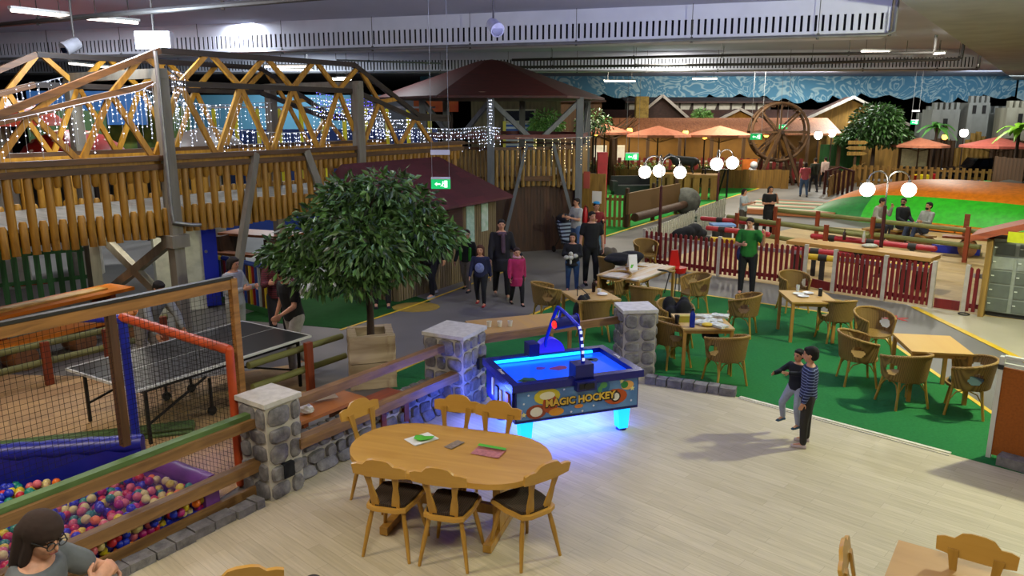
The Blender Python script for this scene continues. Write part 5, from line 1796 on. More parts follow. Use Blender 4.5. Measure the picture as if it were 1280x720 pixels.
def person(label, loc, face, H=1.72, pose=DOWN, lean=0, head=(0, 0), hair='#1c120c', hairlen=0, top='#222222', stripe=None, sleeve=2, legs='#16181f', shoes='#1a1a1c', coat=0, skirt=False,
           slim=1.0, child=False, vs=None, skin=None, shorts=False, extra=None, hood=None, fine=False, nm='person', seat=None, hairvol=1):
    """one figure; faces -Y at face = 0 degrees (towards the camera); face turns it counter-clockwise"""
    sk = skin or SKIN
    hr = .165 if child else .134
    k = H * (1 - hr) / .866
    t = thing(nm, label, 'person', loc, math.radians(face))
    vs = vs or (.011 if fine else .017)
    bw = slim * k * (1.2 if child else 1.1)
    # joints
    leg_t, leg_s = .245 * k, .235 * k
    def ndir(d):
        return V(d).normalized()
    hipz0 = .515 * k
    hips = {}
    for s, c in ((1, 'L'), (-1, 'R')):
        hp = V((s * .052 * bw, 0, hipz0))
        kn = hp + ndir(pose['t' + c]) * leg_t
        an = kn + ndir(pose['s' + c]) * leg_s
        hips[c] = [hp, kn, an]
    lo = min(h[2].z for h in hips.values()) - .04 * k
    dz = -lo
    if seat is not None:
        dz = seat + .065 * k - hipz0
    up = V((0, 0, dz))
    for c in hips:
        hips[c] = [p + up for p in hips[c]]
    pel = V((0, 0, hipz0 + .015 * k)) + up
    Rl = Matrix.Rotation(math.radians(lean), 3, 'X')
    def T(x, y, z):
        """torso point given at upright height z (in body units above the pelvis)"""
        return pel + Rl @ V((x, y, z))
    sh_z, neck_z = .278 * k, .318 * k
    arms = {}
    for s, c in ((1, 'L'), (-1, 'R')):
        sp = T(s * .098 * bw, .005 * k, sh_z)
        el = sp + ndir(pose['u' + c]) * .168 * k
        wr = el + ndir(pose['f' + c]) * .148 * k
        arms[c] = [sp, el, wr]
    hh = H * hr
    Rh = Rl @ Matrix.Rotation(math.radians(head[0]), 3, 'Z') @ Matrix.Rotation(math.radians(head[1]), 3, 'X')
    if abs(lean) > 14:
        Rh = Matrix.Rotation(math.radians(lean * .4), 3, 'X') @ Matrix.Rotation(math.radians(head[0]), 3, 'Z') @ Matrix.Rotation(math.radians(head[1]), 3, 'X')
    nb = T(0, .005 * k, neck_z)
    hc = nb + Rh @ V((0, -.012 * k, .018 * k + hh * .5))
    # ---- body: one surface
    b = B()
    def torso(b, g, z0, z1, flare=0):
        prof = [(-.03, .078, .066), (.02, .088, .07), (.09, .074, .058), (.17, .088, .066), (.24, .098, .068), (.285, .094, .058), (.312, .06, .045), (.33, .034, .034)]
        rings = []
        for z, rx, ry in prof:
            if z < z0 - .001 or z > z1 + .001:
                continue
            rings.append([b.bm.verts.new(T(math.cos(a) * (rx * bw + g), math.sin(a) * (ry * k + g) , z * k)) for a in [2 * PI * i / 14 for i in range(14)]])
        b.skin(rings)
    torso(b, 0, -.05, .35)
    b.sph(pel - V((0, 0, .03 * k)), (.082 * bw, .07 * k, .06 * k), 12, 8)
    b.cyl(T(0, 0, .3 * k), hc - Rh @ V((0, 0, hh * .25)), .034 * k, .031 * k, 10)
    for c in 'LR':
        hp, kn, an = hips[c]
        b.caps(hp, kn, .051 * bw, .035 * k, 10)
        b.caps(kn, kn.lerp(an, .35), .035 * k, .034 * k, 10)
        b.caps(kn.lerp(an, .35), an, .034 * k, .021 * k, 10)
        b.caps(an, an + V((0, -.085 * k, -.022 * k)), .022 * k, .018 * k, 8)
        sp, el, wr = arms[c]
        b.caps(sp, el, .03 * k, .0235 * k, 10)
        b.caps(el, el.lerp(wr, .3), .0235 * k, .0225 * k, 10)
        b.caps(el.lerp(wr, .3), wr, .0225 * k, .0155 * k, 10)
        # hand: palm, four bent fingers, thumb from the side of the palm
        f = (wr - el).normalized()
        s = 1 if c == 'L' else -1
        side = f.cross(V((s, 0, 0)))
        side = (side if side.length > .2 else f.cross(V((0, 0, 1)))).normalized()
        inw = f.cross(side).normalized()
        if inw.x * s > 0:
            inw = -inw
        pa = wr + f * .025 * k
        R_ = Matrix((inw, side, f)).transposed()
        b.sph(wr + f * .03 * k, (.0105 * k, .022 * k, .033 * k), 10, 6, R_)
        fr = .0062 * k if fine else .0075 * k
        for i, (o_, L_) in enumerate(((-.017, .036), (-.006, .042), (.006, .04), (.017, .032))):
            q0 = wr + f * .052 * k + side * o_ * k
            q1 = q0 + (f + inw * .25).normalized() * L_ * .55 * k
            q2 = q1 + (f * .6 + inw * .8).normalized() * L_ * .6 * k
            b.caps(q0 - f * .01 * k, q1, fr, fr * .95, 7)
            b.caps(q1, q2, fr * .95, fr * .8, 7)
        q0 = wr + f * .018 * k + side * -.018 * k
        q1 = q0 + (f * .6 - side * .75 + inw * .25).normalized() * .026 * k
        b.caps(q0, q1, fr * 1.2, fr * 1.1, 7)
        b.caps(q1, q1 + (f * .95 - side * .15 + inw * .4).normalized() * .024 * k, fr * 1.1, fr * .9, 7)
    # head: cranium, jaw, nose, ears
    def Hd(x, y, z):
        return hc + Rh @ V((x * hh, y * hh, z * hh))
    b.sph(Hd(0, .04, .12), (.33 * hh, .4 * hh, .37 * hh), 14, 10, Rh)
    b.sph(Hd(0, -.07, -.14), (.27 * hh, .29 * hh, .33 * hh), 14, 10, Rh)
    b.sph(Hd(0, -.2, -.36), (.13 * hh, .12 * hh, .1 * hh), 10, 6, Rh)
    b.caps(Hd(0, -.34, .05), Hd(0, -.43, -.1), .035 * hh, .055 * hh, 8)
    for s in (-1, 1):
        b.sph(Hd(s * .33, .04, -.02), (.045 * hh, .09 * hh, .12 * hh), 8, 6, Rh)
        b.sph(Hd(s * .14, -.31, .07), (.09 * hh, .05 * hh, .03 * hh), 8, 5, Rh)
    b.sph(Hd(0, -.34, -.24), (.1 * hh, .04 * hh, .035 * hh), 8, 5, Rh)
    o = remesh(b.out('body', sk, t, smooth='all'), vs * (.7 if not fine else .62), 2)
    # eyes, brows and mouth
    for s in (-1, 1):
        B().sph(Hd(s * .14, -.345, .015), (.05 * hh, .025 * hh, .03 * hh), 8, 6, Rh).out('eye', M('dark_eye', '#1a1210', .3, amt=0), t, smooth='all')
        B().caps(Hd(s * .07, -.375, .1), Hd(s * .22, -.33, .1), .016 * hh, n=6).out('eyebrow', cloth(hair), t, smooth='all')
    B().caps(Hd(-.08, -.37, -.24), Hd(.08, -.37, -.24), .02 * hh, n=6).out('lips', M('lip_rose', '#8f4a42', .5, amt=0), t, smooth='all')
    # hair
    hm = cloth(hair)
    b = B()
    hv = hh
    b.sph(Hd(0, .09, .17), (.375 * hh * hairvol, .42 * hh * hairvol, .36 * hh * hairvol), 14, 10, Rh)
    b.sph(Hd(0, .2, .0), (.34 * hh, .3 * hh, .36 * hh), 12, 8, Rh)
    b.sph(Hd(0, -.16, .33), (.28 * hh, .2 * hh, .13 * hh), 12, 8, Rh)
    if hairlen:
        for s in (-1, 1):
            b.caps(Hd(s * .27, .02, .1), Hd(s * .3, .08, -.25 - hairlen * .4), .13 * hh, .11 * hh, 10)
        for s in (-.5, 0, .5):
            b.caps(Hd(s * .4, .3, .1), Hd(s * .45, .34, -.3 - hairlen * .55), .2 * hh * hairvol, .15 * hh * hairvol, 10)
    remesh(b.out('hair', hm, t, smooth='all'), vs * .8, 2)
    if hood:
        b = B()
        b.sph(Hd(0, .06, -.5), (.5 * hh, .5 * hh, .22 * hh), 12, 8, Rh)
        b.sph(Hd(0, .3, -.35), (.4 * hh, .3 * hh, .3 * hh), 12, 8, Rh)
        remesh(b.out('hood', cloth(hood), t, smooth='all'), vs, 2)
    # top
    tm = cloth(top, stripe)
    g = .012 * k + (.005 if coat else 0)
    b = B()
    rings = []
    prof = [(-.03, .086, .074), (.02, .09, .074), (.09, .082, .066), (.17, .09, .07), (.24, .1, .07), (.285, .096, .06), (.312, .066, .05)]
    if coat:
        low = -.03 - coat * .18
        b.cyl(T(0, 0, -.03 * k), T(0, 0, low * k), (.084 * bw + g), (.092 * bw + g), 14)
    torsoR = []
    for z, rx, ry in prof:
        torsoR.append([b.bm.verts.new(T(math.cos(a) * (rx * bw + g), math.sin(a) * (ry * k + g), z * k)) for a in [2 * PI * i / 14 for i in range(14)]])
    b.skin(torsoR)
    sg = .008 * k + (.006 if coat else .002)
    for c in 'LR':
        sp, el, wr = arms[c]
        if sleeve == 0:
            continue
        if sleeve == 1:
            b.caps(sp, sp.lerp(el, .62), .033 * k + sg, .032 * k + sg, 10)
        else:
            b.caps(sp, el, .029 * k + sg, .026 * k + sg, 10)
            b.caps(el, el.lerp(wr, .93), .026 * k + sg, .019 * k + sg, 10)
    remesh(b.out('coat' if coat else 'shirt', tm, t, smooth='all'), vs, 2)
    # trousers or shorts
    b = B()
    b.sph(pel - V((0, 0, .015 * k)), (.09 * bw, .08 * k, .07 * k), 12, 8)
    b.caps(pel + V((0, 0, .02 * k)), pel - V((0, 0, .02 * k)), .075 * k, n=12)
    for c in 'LR':
        hp, kn, an = hips[c]
        b.caps(hp, kn, .06 * bw, .045 * k, 10)
        if not shorts:
            b.caps(kn, an.lerp(kn, .08), .045 * k, .035 * k, 10)
    remesh(b.out('trousers', cloth(legs), t, smooth='all'), vs, 2)
    for c in 'LR':
        hp, kn, an = hips[c]
        b = B()
        sd = (an - kn).normalized()
        fw = V((0, -1, 0)) if sd.z < -.5 else V((0, -.5, .8))
        b.caps(an + V((0, .012 * k, -.018 * k)), an + fw * .075 * k + V((0, 0, -.024 * k)), .026 * k, .021 * k, 8)
        b.caps(an + fw * .03 * k + V((0, 0, -.02 * k)), an + fw * .1 * k + V((0, 0, -.026 * k)), .026 * k, .018 * k, 8)
        b.box(an + fw * .04 * k + V((0, 0, -.034 * k)), (.05 * k, .15 * k, .014 * k))
        remesh(b.out('shoe', cloth(shoes), t, smooth='all'), vs * .8, 1)
    t['_'] = 0
    del t['_']
    return t, dict(T=T, Hd=Hd, arms=arms, hips=hips, k=k, hh=hh, Rh=Rh)
def add(t, nm, mat, b, label=None):
    return b.out(nm, mat, t, label=label)
# --- child on the plank floor and the child beside him
BY = V((3.55, 8.69, .012))
person('older child in navy striped shirt and dark trousers standing on the plank floor', BY, 250, 1.24, dict(DOWN, uL=(.25, .0, -1), fL=(.1, -.35, -1), uR=(-.3, -.05, -1), fR=(-.1, -.3, -1), tL=(.1, -.08, -1), tR=(-.1, .05, -1)), head=(-8, 4), hair='#14100e', top='#16204a', stripe='#6f7ca8', legs='#2c2a28', shoes='#b8a8ac', child=True, vs=.012, fine=True)
person('small child in dark top and pale grey trousers carried by the striped shirt child', BY + V((-.02, .33, .14)), 300, 1.0, dict(DOWN, uL=(.3, -.9, -.2), fL=(-.5, -.9, .1), uR=(-.3, -.7, -.5), fR=(.2, -1, .0), tL=(.25, -.5, -1), sL=(.1, .1, -1), tR=(-.1, -.6, -.8), sR=(-.1, .3, -1)), head=(0, 0), hair='#16110e', top='#10131f', legs='#9298ac', shoes='#1f3f5a', child=True, vs=.012, fine=True)
# --- person at the ball pit railing, cut off by the corner
wt, w = person('person with long brown hair and glasses in grey shirt, hands clasped, near the ball pit', V((-2.72, 3.74, .012)), 97, 1.84, dict(DOWN, uL=(.35, -.65, -.6), fL=(-.75, -.5, .5), uR=(-.35, -.65, -.6), fR=(.7, -.5, .55)), lean=13, head=(-26, 4), hair='#2a180f', hairlen=.85, top='#5b5f62', sleeve=1, legs='#20242c', vs=.013, fine=True, hairvol=1.14)
b = B()
for s in (-1, 1):
    pts = [w['Hd'](s * .15 + .1 * math.cos(a), -.42, .0 + .085 * math.sin(a)) for a in [2 * PI * i / 12 for i in range(13)]]
    b.tube(pts, .0035, 5)
    b.tube([w['Hd'](s * .25, -.41, .02), w['Hd'](s * .37, -.1, .05)], .0035, 5)
b.tube([w['Hd'](-.05, -.43, .02), w['Hd'](.05, -.43, .02)], .0035, 5)
b.out('glasses', M('dark_frame', '#17171a', .4, amt=0), wt)
person('person of whom only dark brown hair shows at the bottom edge', V((-1.17, 4.02, .012)), 200, 1.5, SIT, hair='#20140d', top='#3a3a42', legs='#22242c', seat=.44)
st = thing('wooden_stool', 'wooden stool under the person at the bottom edge', 'stool', (-1.17, 4.02, .012))
B().lathe([(.001, .39), (.16, .39), (.17, .41), (.16, .43), (.001, .43)], n=18).out('seat', m_beech, st)
for i in range(4):
    a = PI / 4 + i * PI / 2
    B().cyl((.1 * math.cos(a), .1 * math.sin(a), .4), (.16 * math.cos(a), .16 * math.sin(a), 0), .017, n=8).out('leg', m_beechz, st)
# --- at the table tennis table
person('person in black T shirt with white sleeves and light trousers at the table tennis table', G(372, 463), 318, 1.74, dict(WALK, uL=(.3, -.3, -1), fL=(.1, -.9, -.3), uR=(-.35, .15, -1), fR=(-.2, -.3, -1)), lean=10, head=(10, 15), hair='#120e0c', top='#0d0d0f', sleeve=1, legs='#8f8a86', shoes='#a9a6a2')
person('person in pale grey sweatshirt behind the corner post of the net', G(299, 440), 70, 1.64, HOLD, head=(0, 12), hair='#1c1411', hairlen=.3, top='#8d8f90', legs='#8a8c86', shoes='#77726c')
person('person in white top bending over beside the blue padded unit', G(190, 470), 60, 1.66, dict(HOLD, uL=(.2, -.6, -1), uR=(-.2, -.6, -1), fL=(0, -.6, -1), fR=(0, -.6, -1)), lean=38, head=(0, 10), hair='#15110f', top='#8c9296', legs='#85817c')
tb_, q = person('person in dark red checked shirt behind the black shirted player', G(352, 430), 20, 1.66, HOLD, hair='#2a1c14', top='#5a1c26', stripe='#2c1418', legs='#1c1c22')
# --- behind the tree
person('person in brown jacket and black trousers partly hidden by the ficus trunk', G(478, 384), 10, 1.74, DOWN, hair='#1a1310', top='#4a3414', legs='#0d0d10', shoes='#15151a')
p_, q = person('person in black jacket over white shirt walking by the slatted shed', G(541, 370), -35, 1.74, WALK, hair='#1a1310', top='#0e0f14', coat=.35, legs='#0b0b0e', shoes='#8a8a8c')
add(p_, 'shirt_front', M('fabric_white', '#b3b4b4', .9, amt=.2), B().sph(q['T'](0, -.07 * q['k'], .15 * q['k']), (.035, .04, .2), 10, 8))
bg = B().sph(q['T'](-.2, .02, -.03), (.13, .1, .24), 12, 8)
add(p_, 'carried_bag', cloth('#0c0c0f'), bg)
p_, q = person('child in black and green jacket and grey trousers next to the shed', G(584, 363), -20, 1.42, WALK, child=True, hair='#2a1a12', head=(30, 0), top='#12160f', legs='#6a655e', shoes='#1a1a1c', hood='#3a7a1c')
for s in (-1, 1):
    add(p_, 'green_side_panel', cloth('#2f8a1c'), B().caps(q['T'](s * .085 * q['k'], -.06 * q['k'], .2 * q['k']), q['T'](s * .08 * q['k'], -.065 * q['k'], .02 * q['k']), .035, n=8))
p_, q = person('child in dark blue patterned top and red shoes walking in front of the group', G(601, 381), -10, 1.3, WALK, child=True, hair='#4a2a1c', hairlen=.8, top='#141a3a', legs='#0d0e16', shoes='#8e1c28')
add(p_, 'shirt_picture', M('star_print', '#7a86b0', .8, amt=.9, col2='#2a3a86', scale=30, bump=0), B().sph(q['T'](0, -.075 * q['k'], .13 * q['k']), (.1, .035, .11), 12, 8))
p_, q = person('person in long black coat and purple scarf walking beside the child in pink', G(627, 371), 5, 1.74, dict(WALK, uL=(.25, -.1, -1), fL=(.6, -.5, -.6)), hair='#15100e', top='#0f0d14', coat=.8, legs='#0b0b10', shoes='#8d8980')
add(p_, 'scarf', cloth('#4d3846'), B().caps(q['T'](.02, -.09 * q['k'], .28 * q['k']), q['T'](.03, -.1 * q['k'], .08 * q['k']), .045, n=8).caps(q['T'](-.05, -.08 * q['k'], .3 * q['k']), q['T'](.06, -.08 * q['k'], .3 * q['k']), .045, n=8))
p_, q = person('child in pink winter coat with white fur hood walking', G(646, 381), 15, 1.24, WALK, child=True, hair='#2e1a14', top='#a01c50', coat=.75, legs='#0f0d12', shoes='#121216', hood='#b8868c')
# --- walkway by the tower
p_, q = person('person in white printed T shirt and jeans standing behind the pushchair', G(722, 327) + V((0, .6, 0)), -60, 1.66, HOLD, hair='#191210', top='#a3a5a6', sleeve=1, legs='#45608a', shoes='#3a3a3c')
add(p_, 'shirt_print', cloth('#4f565c'), B().sph(q['T'](0, -.08 * q['k'], .17 * q['k']), (.09, .03, .06), 10, 6))
p_, q = person('child in dark red top with bright blue cap behind the person in black', G(742, 322) + V((.1, .5, 0)), 10, 1.5, HOLD, child=True, hair='#12100f', top='#6a0f16', legs='#55788c', shoes='#22303a')
add(p_, 'cap', cloth('#2a8ac8'), B().sph(q['Hd'](0, .05, .42), (.4 * q['hh'], .42 * q['hh'], .18 * q['hh']), 12, 8).box(q['Hd'](0, -.4, .34), (.4 * q['hh'], .35 * q['hh'], .05 * q['hh'])))
add(p_, 'rucksack', cloth('#171c2a'), B().sph(q['T'](.13, .03, .12), (.11, .14, .2), 12, 8))
person('person in black T shirt and black trousers standing in the walkway', G(738, 355), 5, 1.72, dict(DOWN, uL=(.28, .05, -1), fL=(.05, -.3, -1)), hair='#13100e', head=(20, 0), top='#0b0b0d', sleeve=1, legs='#0a0a0c', shoes='#151517')
p_, q = person('child in dark jacket holding a white toy beside the person in black', G(715, 364), -15, 1.34, FOLD, child=True, hair='#150f0d', hairlen=.3, top='#0f1016', coat=.2, legs='#33507a', shoes='#1c1c20')
tz = q['T'](0, -.17 * q['k'], .1 * q['k'])
tz = Matrix.Translation(p_.location) @ Matrix.Rotation(math.radians(-15), 4, 'Z') @ tz
b = B().sph((0, 0, 0), (.07, .05, .06), 10, 8).sph((.1, 0, .03), (.06, .05, .05), 10, 8).sph((-.1, 0, .0), (.06, .05, .05), 10, 8).caps((0, 0, 0), (0, 0, -.13), .025, n=8).sph((0, 0, .08), .05, 10, 8)
o = b.out('soft_toy', M('white_plush', '#b8b6ac', .95, amt=.3))
o.location = tz
tag(o, 'white soft toy held in front of the dark jacketed child', 'toy')
# --- person in green at the red fence
p_, q = person('person in green polo shirt and black trousers eating in front of the red fence', G(932, 368), -25, 1.72, dict(DOWN, uL=(.45, -.35, -.9), fL=(.1, -.5, 1), uR=(-.3, -.2, -1), fR=(.65, -.9, .15)), hair='#17110e', head=(-15, 5), top='#15641c', sleeve=1, legs='#0d0d10', shoes='#121214')
add(p_, 'shoulder_bag', cloth('#1c2250'), B().sph(q['T'](-.19, .02, -.02), (.07, .1, .16), 10, 8))
# --- further along
person('child in white T shirt standing at the log rail', G(927, 292), 50, 1.5, HOLD, hair='#20150f', hairlen=.2, top='#a9b4b8', sleeve=1, legs='#4c443c', shoes='#6a6a6a')
person('person in black dress with hand at her face at the log rail', G(959, 294), 5, 1.62, dict(FOLD, uL=(.2, -.6, -1), fL=(-.35, -.4, 1)), hair='#17100d', hairlen=.3, top='#0b0b0d', sleeve=1, coat=.9, legs='#0b0b0d', shoes='#121212')
SITB = dict(SIT, tL=(.2, -1, .0), tR=(-.2, -1, .0))
tbl = None
for lb, (u, v), fc, kw in (('person in pale grey sweater leaning on her hand at the log rail', (1092, 303), 35, dict(pose=dict(SIT, uL=(.2, -.6, -.6), fL=(-.3, -.35, 1)), hair='#1a1210', top='#98958c', legs='#2a2e3a', lean=10, head=(10, 8))),
                           ('person in dark jumper and glasses sitting behind the red pole', (1124, 305), 20, dict(pose=SIT, hair='#17110e', top='#14171c', legs='#23262e', head=(-60, 0))),
                           ('person in grey sweater leaning back with legs raised', (1150, 312), 285, dict(pose=dict(SIT, tL=(.15, -1, .55), tR=(-.15, -1, .55), sL=(0, -.35, -1), sR=(0, -.35, -1), uL=(.2, -.5, -1), fL=(0, -1, .2)), hair='#15100e', top='#8f918c', legs='#34405a', lean=-14, head=(0, 10)))):
    g_ = G(u, v)
    p_, q = person(lb, g_, fc, 1.74, seat=.47, **kw)
    if 'sitting' in lb or 'leaning back' in lb:
        add(p_, 'beard', cloth('#1a130f'), B().sph(q['Hd'](0, -.24, -.33), (.24 * q['hh'], .2 * q['hh'], .17 * q['hh']), 10, 8, q['Rh']))
    if 'glasses' in lb:
        b = B()
        for s in (-1, 1):
            b.tube([q['Hd'](s * .15 + .1 * math.cos(a), -.4, .01 + .08 * math.sin(a)) for a in [2 * PI * i / 10 for i in range(11)]], .008, 5)
        b.out('glasses', M('dark_frame'), p_)
    st = thing('log_stool', ['log seat under the person in the pale sweater', 'log seat under the person in the dark jumper', 'log seat under the person in the grey sweater'][0 if 'pale' in lb else 1 if 'dark' in lb else 2], 'seat', g_ + V((0, .0, 0)), math.radians(fc))
    B().cyl((-.3, .06, .2), (.3, .06, .2), .2, n=14).out('log', M('log_end'), st)
    B().box((0, .06, .42), (.6, .4, .05)).out('seat_board', m_plank, st, smooth=False)
# --- far walkway
person('person in salmon pink top and jeans walking away along the far walkway', G(1004, 246), 170, 1.68, WALK, hair='#2a1a12', hairlen=.3, top='#b0505a', sleeve=1, legs='#44597a', shoes='#2a2a2e', vs=.03)
person('person in dark olive jacket on the far walkway', G(1016, 240), 180, 1.76, WALK, hair='#17110e', top='#2a2e22', legs='#22222a', vs=.03)
person('person in pale pink blouse and black trousers on the far walkway', G(1029, 234), 190, 1.66, WALK, hair='#1a120e', top='#c0a8a0', legs='#121218', vs=.03)
person('small child in bright blue top on the far walkway', G(988, 224), 120, 1.2, WALK, child=True, hair='#1a120e', top='#1c3cb0', legs='#a8a8b0', vs=.03)
person('person in grey jumper standing by the distant tree', G(1082, 212), 180, 1.78, DOWN, hair='#2a2420', top='#85888a', legs='#1c1e26', vs=.035)
person('child in green top beside the distant tree', G(1086, 221), 150, 1.15, DOWN, child=True, hair='#241812', top='#1c8a34', legs='#3a3a40', vs=.035)
person('person in white sweater and dark trousers in the mini golf area', G(772, 226), 60, 1.6, WALK, hair='#2a1a12', top='#b0b2b0', legs='#14141a', vs=.03)
person('child in blue top sitting in the mini golf area', G(764, 226), 20, 1.2, DOWN, child=True, hair='#1a120e', top='#1c4cc0', legs='#14203a', vs=.03)
# ================================================================ far part of the hall
def at(u, v, d):
    """point at distance d on the sight line of a pixel"""
    a = (360 - v) / FPX
    k = d / (_c + a * _s)
    return V(((u - 640) / FPX * k, d, CH + k * (a * _c - _s)))
m_ter = M('terracotta_tiles', '#a6714e', .6, kind='wood', axis='y', scale=3, col2='#7e4e34')
m_drf = M('dark_brown_roof', '#3a211a', .7, kind='wood', axis='y', scale=2, col2='#26140f')
m_fw = M('ochre_boards', '#96702c', .7, kind='wood', axis='z', scale=1.2, col2='#6a4c1c')
m_fwd = M('brown_boards', '#5a3e20', .7, kind='wood', axis='z', scale=1.2, col2='#3a2612')
m_whp = M('white_plaster', '#a8a496', .8, amt=.4)
m_tim = M('dark_half_timber', '#2c1d14', .7, amt=.3)
def house(label, x, y, w, h, roofh, wall, roof, rz=0, depth=2.5, timber=False, gable=True):
    t = thing('timber_house', label, 'house', (x, y, 0), rz)
    if gable:
        B().prism([(-w / 2, 0), (w / 2, 0), (w / 2, h), (0, h + roofh * .92), (-w / 2, h)], -depth, 0, Matrix.Rotation(PI / 2, 4, 'X')).out('wall', wall, t, smooth=False)
        for s in (-1, 1):
            B().bar((s * (w / 2 + .3), depth / 2, h - .3 * roofh / (w / 2)), (0, depth / 2, h + roofh), depth + .5, .1).out('roof', roof, t, smooth=False)
            B().bar((s * (w / 2 + .32), -.28, h - .3 * roofh / (w / 2)), (0, -.28, h + roofh + .02), .05, .16).out('barge_board', M('pale_barge_board', '#9a948c', .6, amt=.2), t, smooth=False)
    else:
        B().box((0, depth / 2, h / 2), (w, depth, h)).out('wall', wall, t, smooth=False)
        B().prism([(-.4, h), (depth + .2, h + roofh), (depth + .2, h + roofh + .1), (-.4, h + .1)], -w / 2 - .2, w / 2 + .2, Matrix.Rotation(PI / 2, 4, 'Z') @ Matrix.Rotation(PI / 2, 4, 'X')).out('roof', roof, t, smooth=False)
    if timber:
        n = int(w / .8)
        for i in range(n + 1):
            B().box((-w / 2 + i * w / n, -.03, h * .75), (.12, .05, h * .5)).out('timber', m_tim, t, smooth=False)
            if i < n and i % 2 == 0:
                B().bar((-w / 2 + i * w / n, -.03, h * .5), (-w / 2 + (i + 1) * w / n, -.03, h), .05, .1).out('timber', m_tim, t, smooth=False)
    return t
def pos(u, d):
    return (u - 640) / FPX * (d * _c)
house('dark roofed house with half timbered white wall below the frieze', pos(850, 51) + 1, 50.2, 9, 4.6, .3, m_whp, m_drf, timber=True, gable=False, depth=1.4)
house('dark brown roof house with white edged gable under the frieze', pos(826, 48), 47.9, 3.4, 3.6, 1.4, m_drf, m_drf, depth=.7)
house('ochre boarded gable house with white barge boards', pos(923, 48), 47.9, 5.0, 3.0, 1.2, M('amber_boards', '#b07c1c', .6, kind='wood', axis='z', scale=1.5, col2='#8a5a10'), m_drf, depth=.7)
house('long low house with dark brown roof behind the terracotta canopy', pos(890, 49), 49.0, 14, 2.9, 1.2, m_fwd, m_drf, gable=False, depth=1.0)
house('large ochre boarded barn gable beside the distant tree', pos(1062, 48), 47.9, 6.5, 3.4, 1.5, m_fw, m_drf, depth=.7)
house('brown boarded house behind the spotted tower roof', pos(690, 44), 46, 6, 4.6, .2, m_fwd, m_drf, gable=False)
house('grey brown cottage with blue shutters behind the tower', pos(645, 36), 37, 4.2, 4.6, .2, M('grey_brown_boards', '#6a604c', .8, kind='wood', axis='z', scale=1.5, col2='#4a4234'), m_drf, gable=False)
w_ = thing('window_shutters', 'white framed window with blue striped shutters behind the tower', 'window', (pos(650, 36), 36.9, 3.2))
B().box((0, 0, 0), (1.5, .08, 1.9)).out('frame', m_whp, w_, smooth=False)
B().box((0, -.05, -.3), (1.3, .05, 1.2)).out('shutter', M('blue_white_stripes', '#b0b8c4', .6, kind='stripe', col2='#1f4a9a', scale=1.6, axis='z'), w_, smooth=False)
B().box((0, -.05, .65), (1.3, .05, .45)).out('pane', M('dark_pane', '#12182a', .2, amt=0), w_, smooth=False)
B().box((.72, -.07, -.25), (.14, .06, 1.3)).out('yellow_edge', M('lemon_edge', '#c9c04a', .5, amt=0), w_, smooth=False)
B().box((-.72, -.07, -.25), (.14, .06, 1.3)).out('yellow_edge', M('lemon_edge'), w_, smooth=False)
# stone chimney
t = thing('stone_chimney', 'pale yellow stone chimney stack between the dark roofs', 'chimney', (pos(801, 47.6), 47.4, 0))
B().box((0, 0, 2.5), (.75, .6, 4.9)).out('shaft', M('yellow_stone', '#a8924c', .8, kind='stone', col2='#7c6a34', scale=5), t, smooth=False)
# terracotta canopy with posts
t = thing('terrace_canopy', 'long terracotta tiled canopy on timber posts with warm lamps', 'canopy', (pos(730, 45), 45, 0))
LC = pos(1050, 45) - pos(730, 45)
B().prism([(-.6, 2.75), (1.7, 3.6), (1.7, 3.7), (-.6, 2.85)], 0, LC, Matrix.Rotation(PI / 2, 4, 'Z') @ Matrix.Rotation(PI / 2, 4, 'X')).out('tiled_roof', m_ter, t, smooth=False)
for i in range(9):
    B().box((LC * i / 8, -.3, 1.4), (.16, .16, 2.8)).out('post', m_fwd, t, smooth=False)
B().box((LC / 2, 1.6, 1.4), (LC, .1, 2.8)).out('back_wall', M('ochre_back_wall', '#7a5a26', .7, amt=.7, scale=2), t, smooth=False)
B().box((LC / 2, -.35, .55), (LC, .08, .9)).out('front_rail', m_fwd, t, smooth=False)
# row of counters and people-height boxes under the canopy
for i, (u, lb) in enumerate([(752, 'bright counter opening under the canopy nearest the tower'), (775, 'second bright counter opening under the canopy')]):
    t = thing('counter', lb, 'counter', (pos(u, 45), 45.4, 0))
    B().box((0, 0, .55), (1.0, .5, 1.1)).out('body', m_fw, t, smooth=False)
    B().box((0, .1, 1.7), (.8, .1, .9)).out('lit_back', M('lit_pale_panel', '#d8d4c0', .5, amt=.5, scale=4, emit=.5), t, smooth=False)
m_lant = M('warm_lantern', '#ffb84a', .4, amt=0, emit=6)
def lantern(label, u, v, d, r=.16, mat=None, up=False):
    p = at(u, v, d)
    t = thing('lantern', label, 'lamp', (p.x, p.y, 0))
    B().cyl((0, 0, 0), (0, 0, p.z - r), .04, n=6).out('pole', m_tim, t)
    B().sph((0, 0, p.z), (r, r, r * 1.1), 10, 8).out('shade', mat or m_lant, t, smooth='all')
    B().lathe([(.02, 0), (r * .9, -.06)], (0, 0, p.z + r * 1.15), 10).out('cap', m_tim, t)
for a in [('warm lantern under the umbrella nearest the tower', 745, 166, 43.5), ('warm lantern between the first two umbrellas', 787, 163, 43.5), ('yellow lantern beside the middle umbrella', 857, 166, 43), ('warm lantern under the umbrella by the water wheel', 881, 170, 42), ('bright warm lantern behind the water wheel', 958, 168, 45), ('yellow lantern by the small kiosk', 1181, 171, 45)]:
    lantern(*a)
lantern('white globe lamp in front of the green panels', 1023, 169, 44, .22, m_globe)
lantern('white globe lamp beside the distant tree', 1040, 166, 44.5, .22, m_globe)
lantern('white globe lamp over the brown fence near the castle', 1205, 166, 44, .22, m_globe)
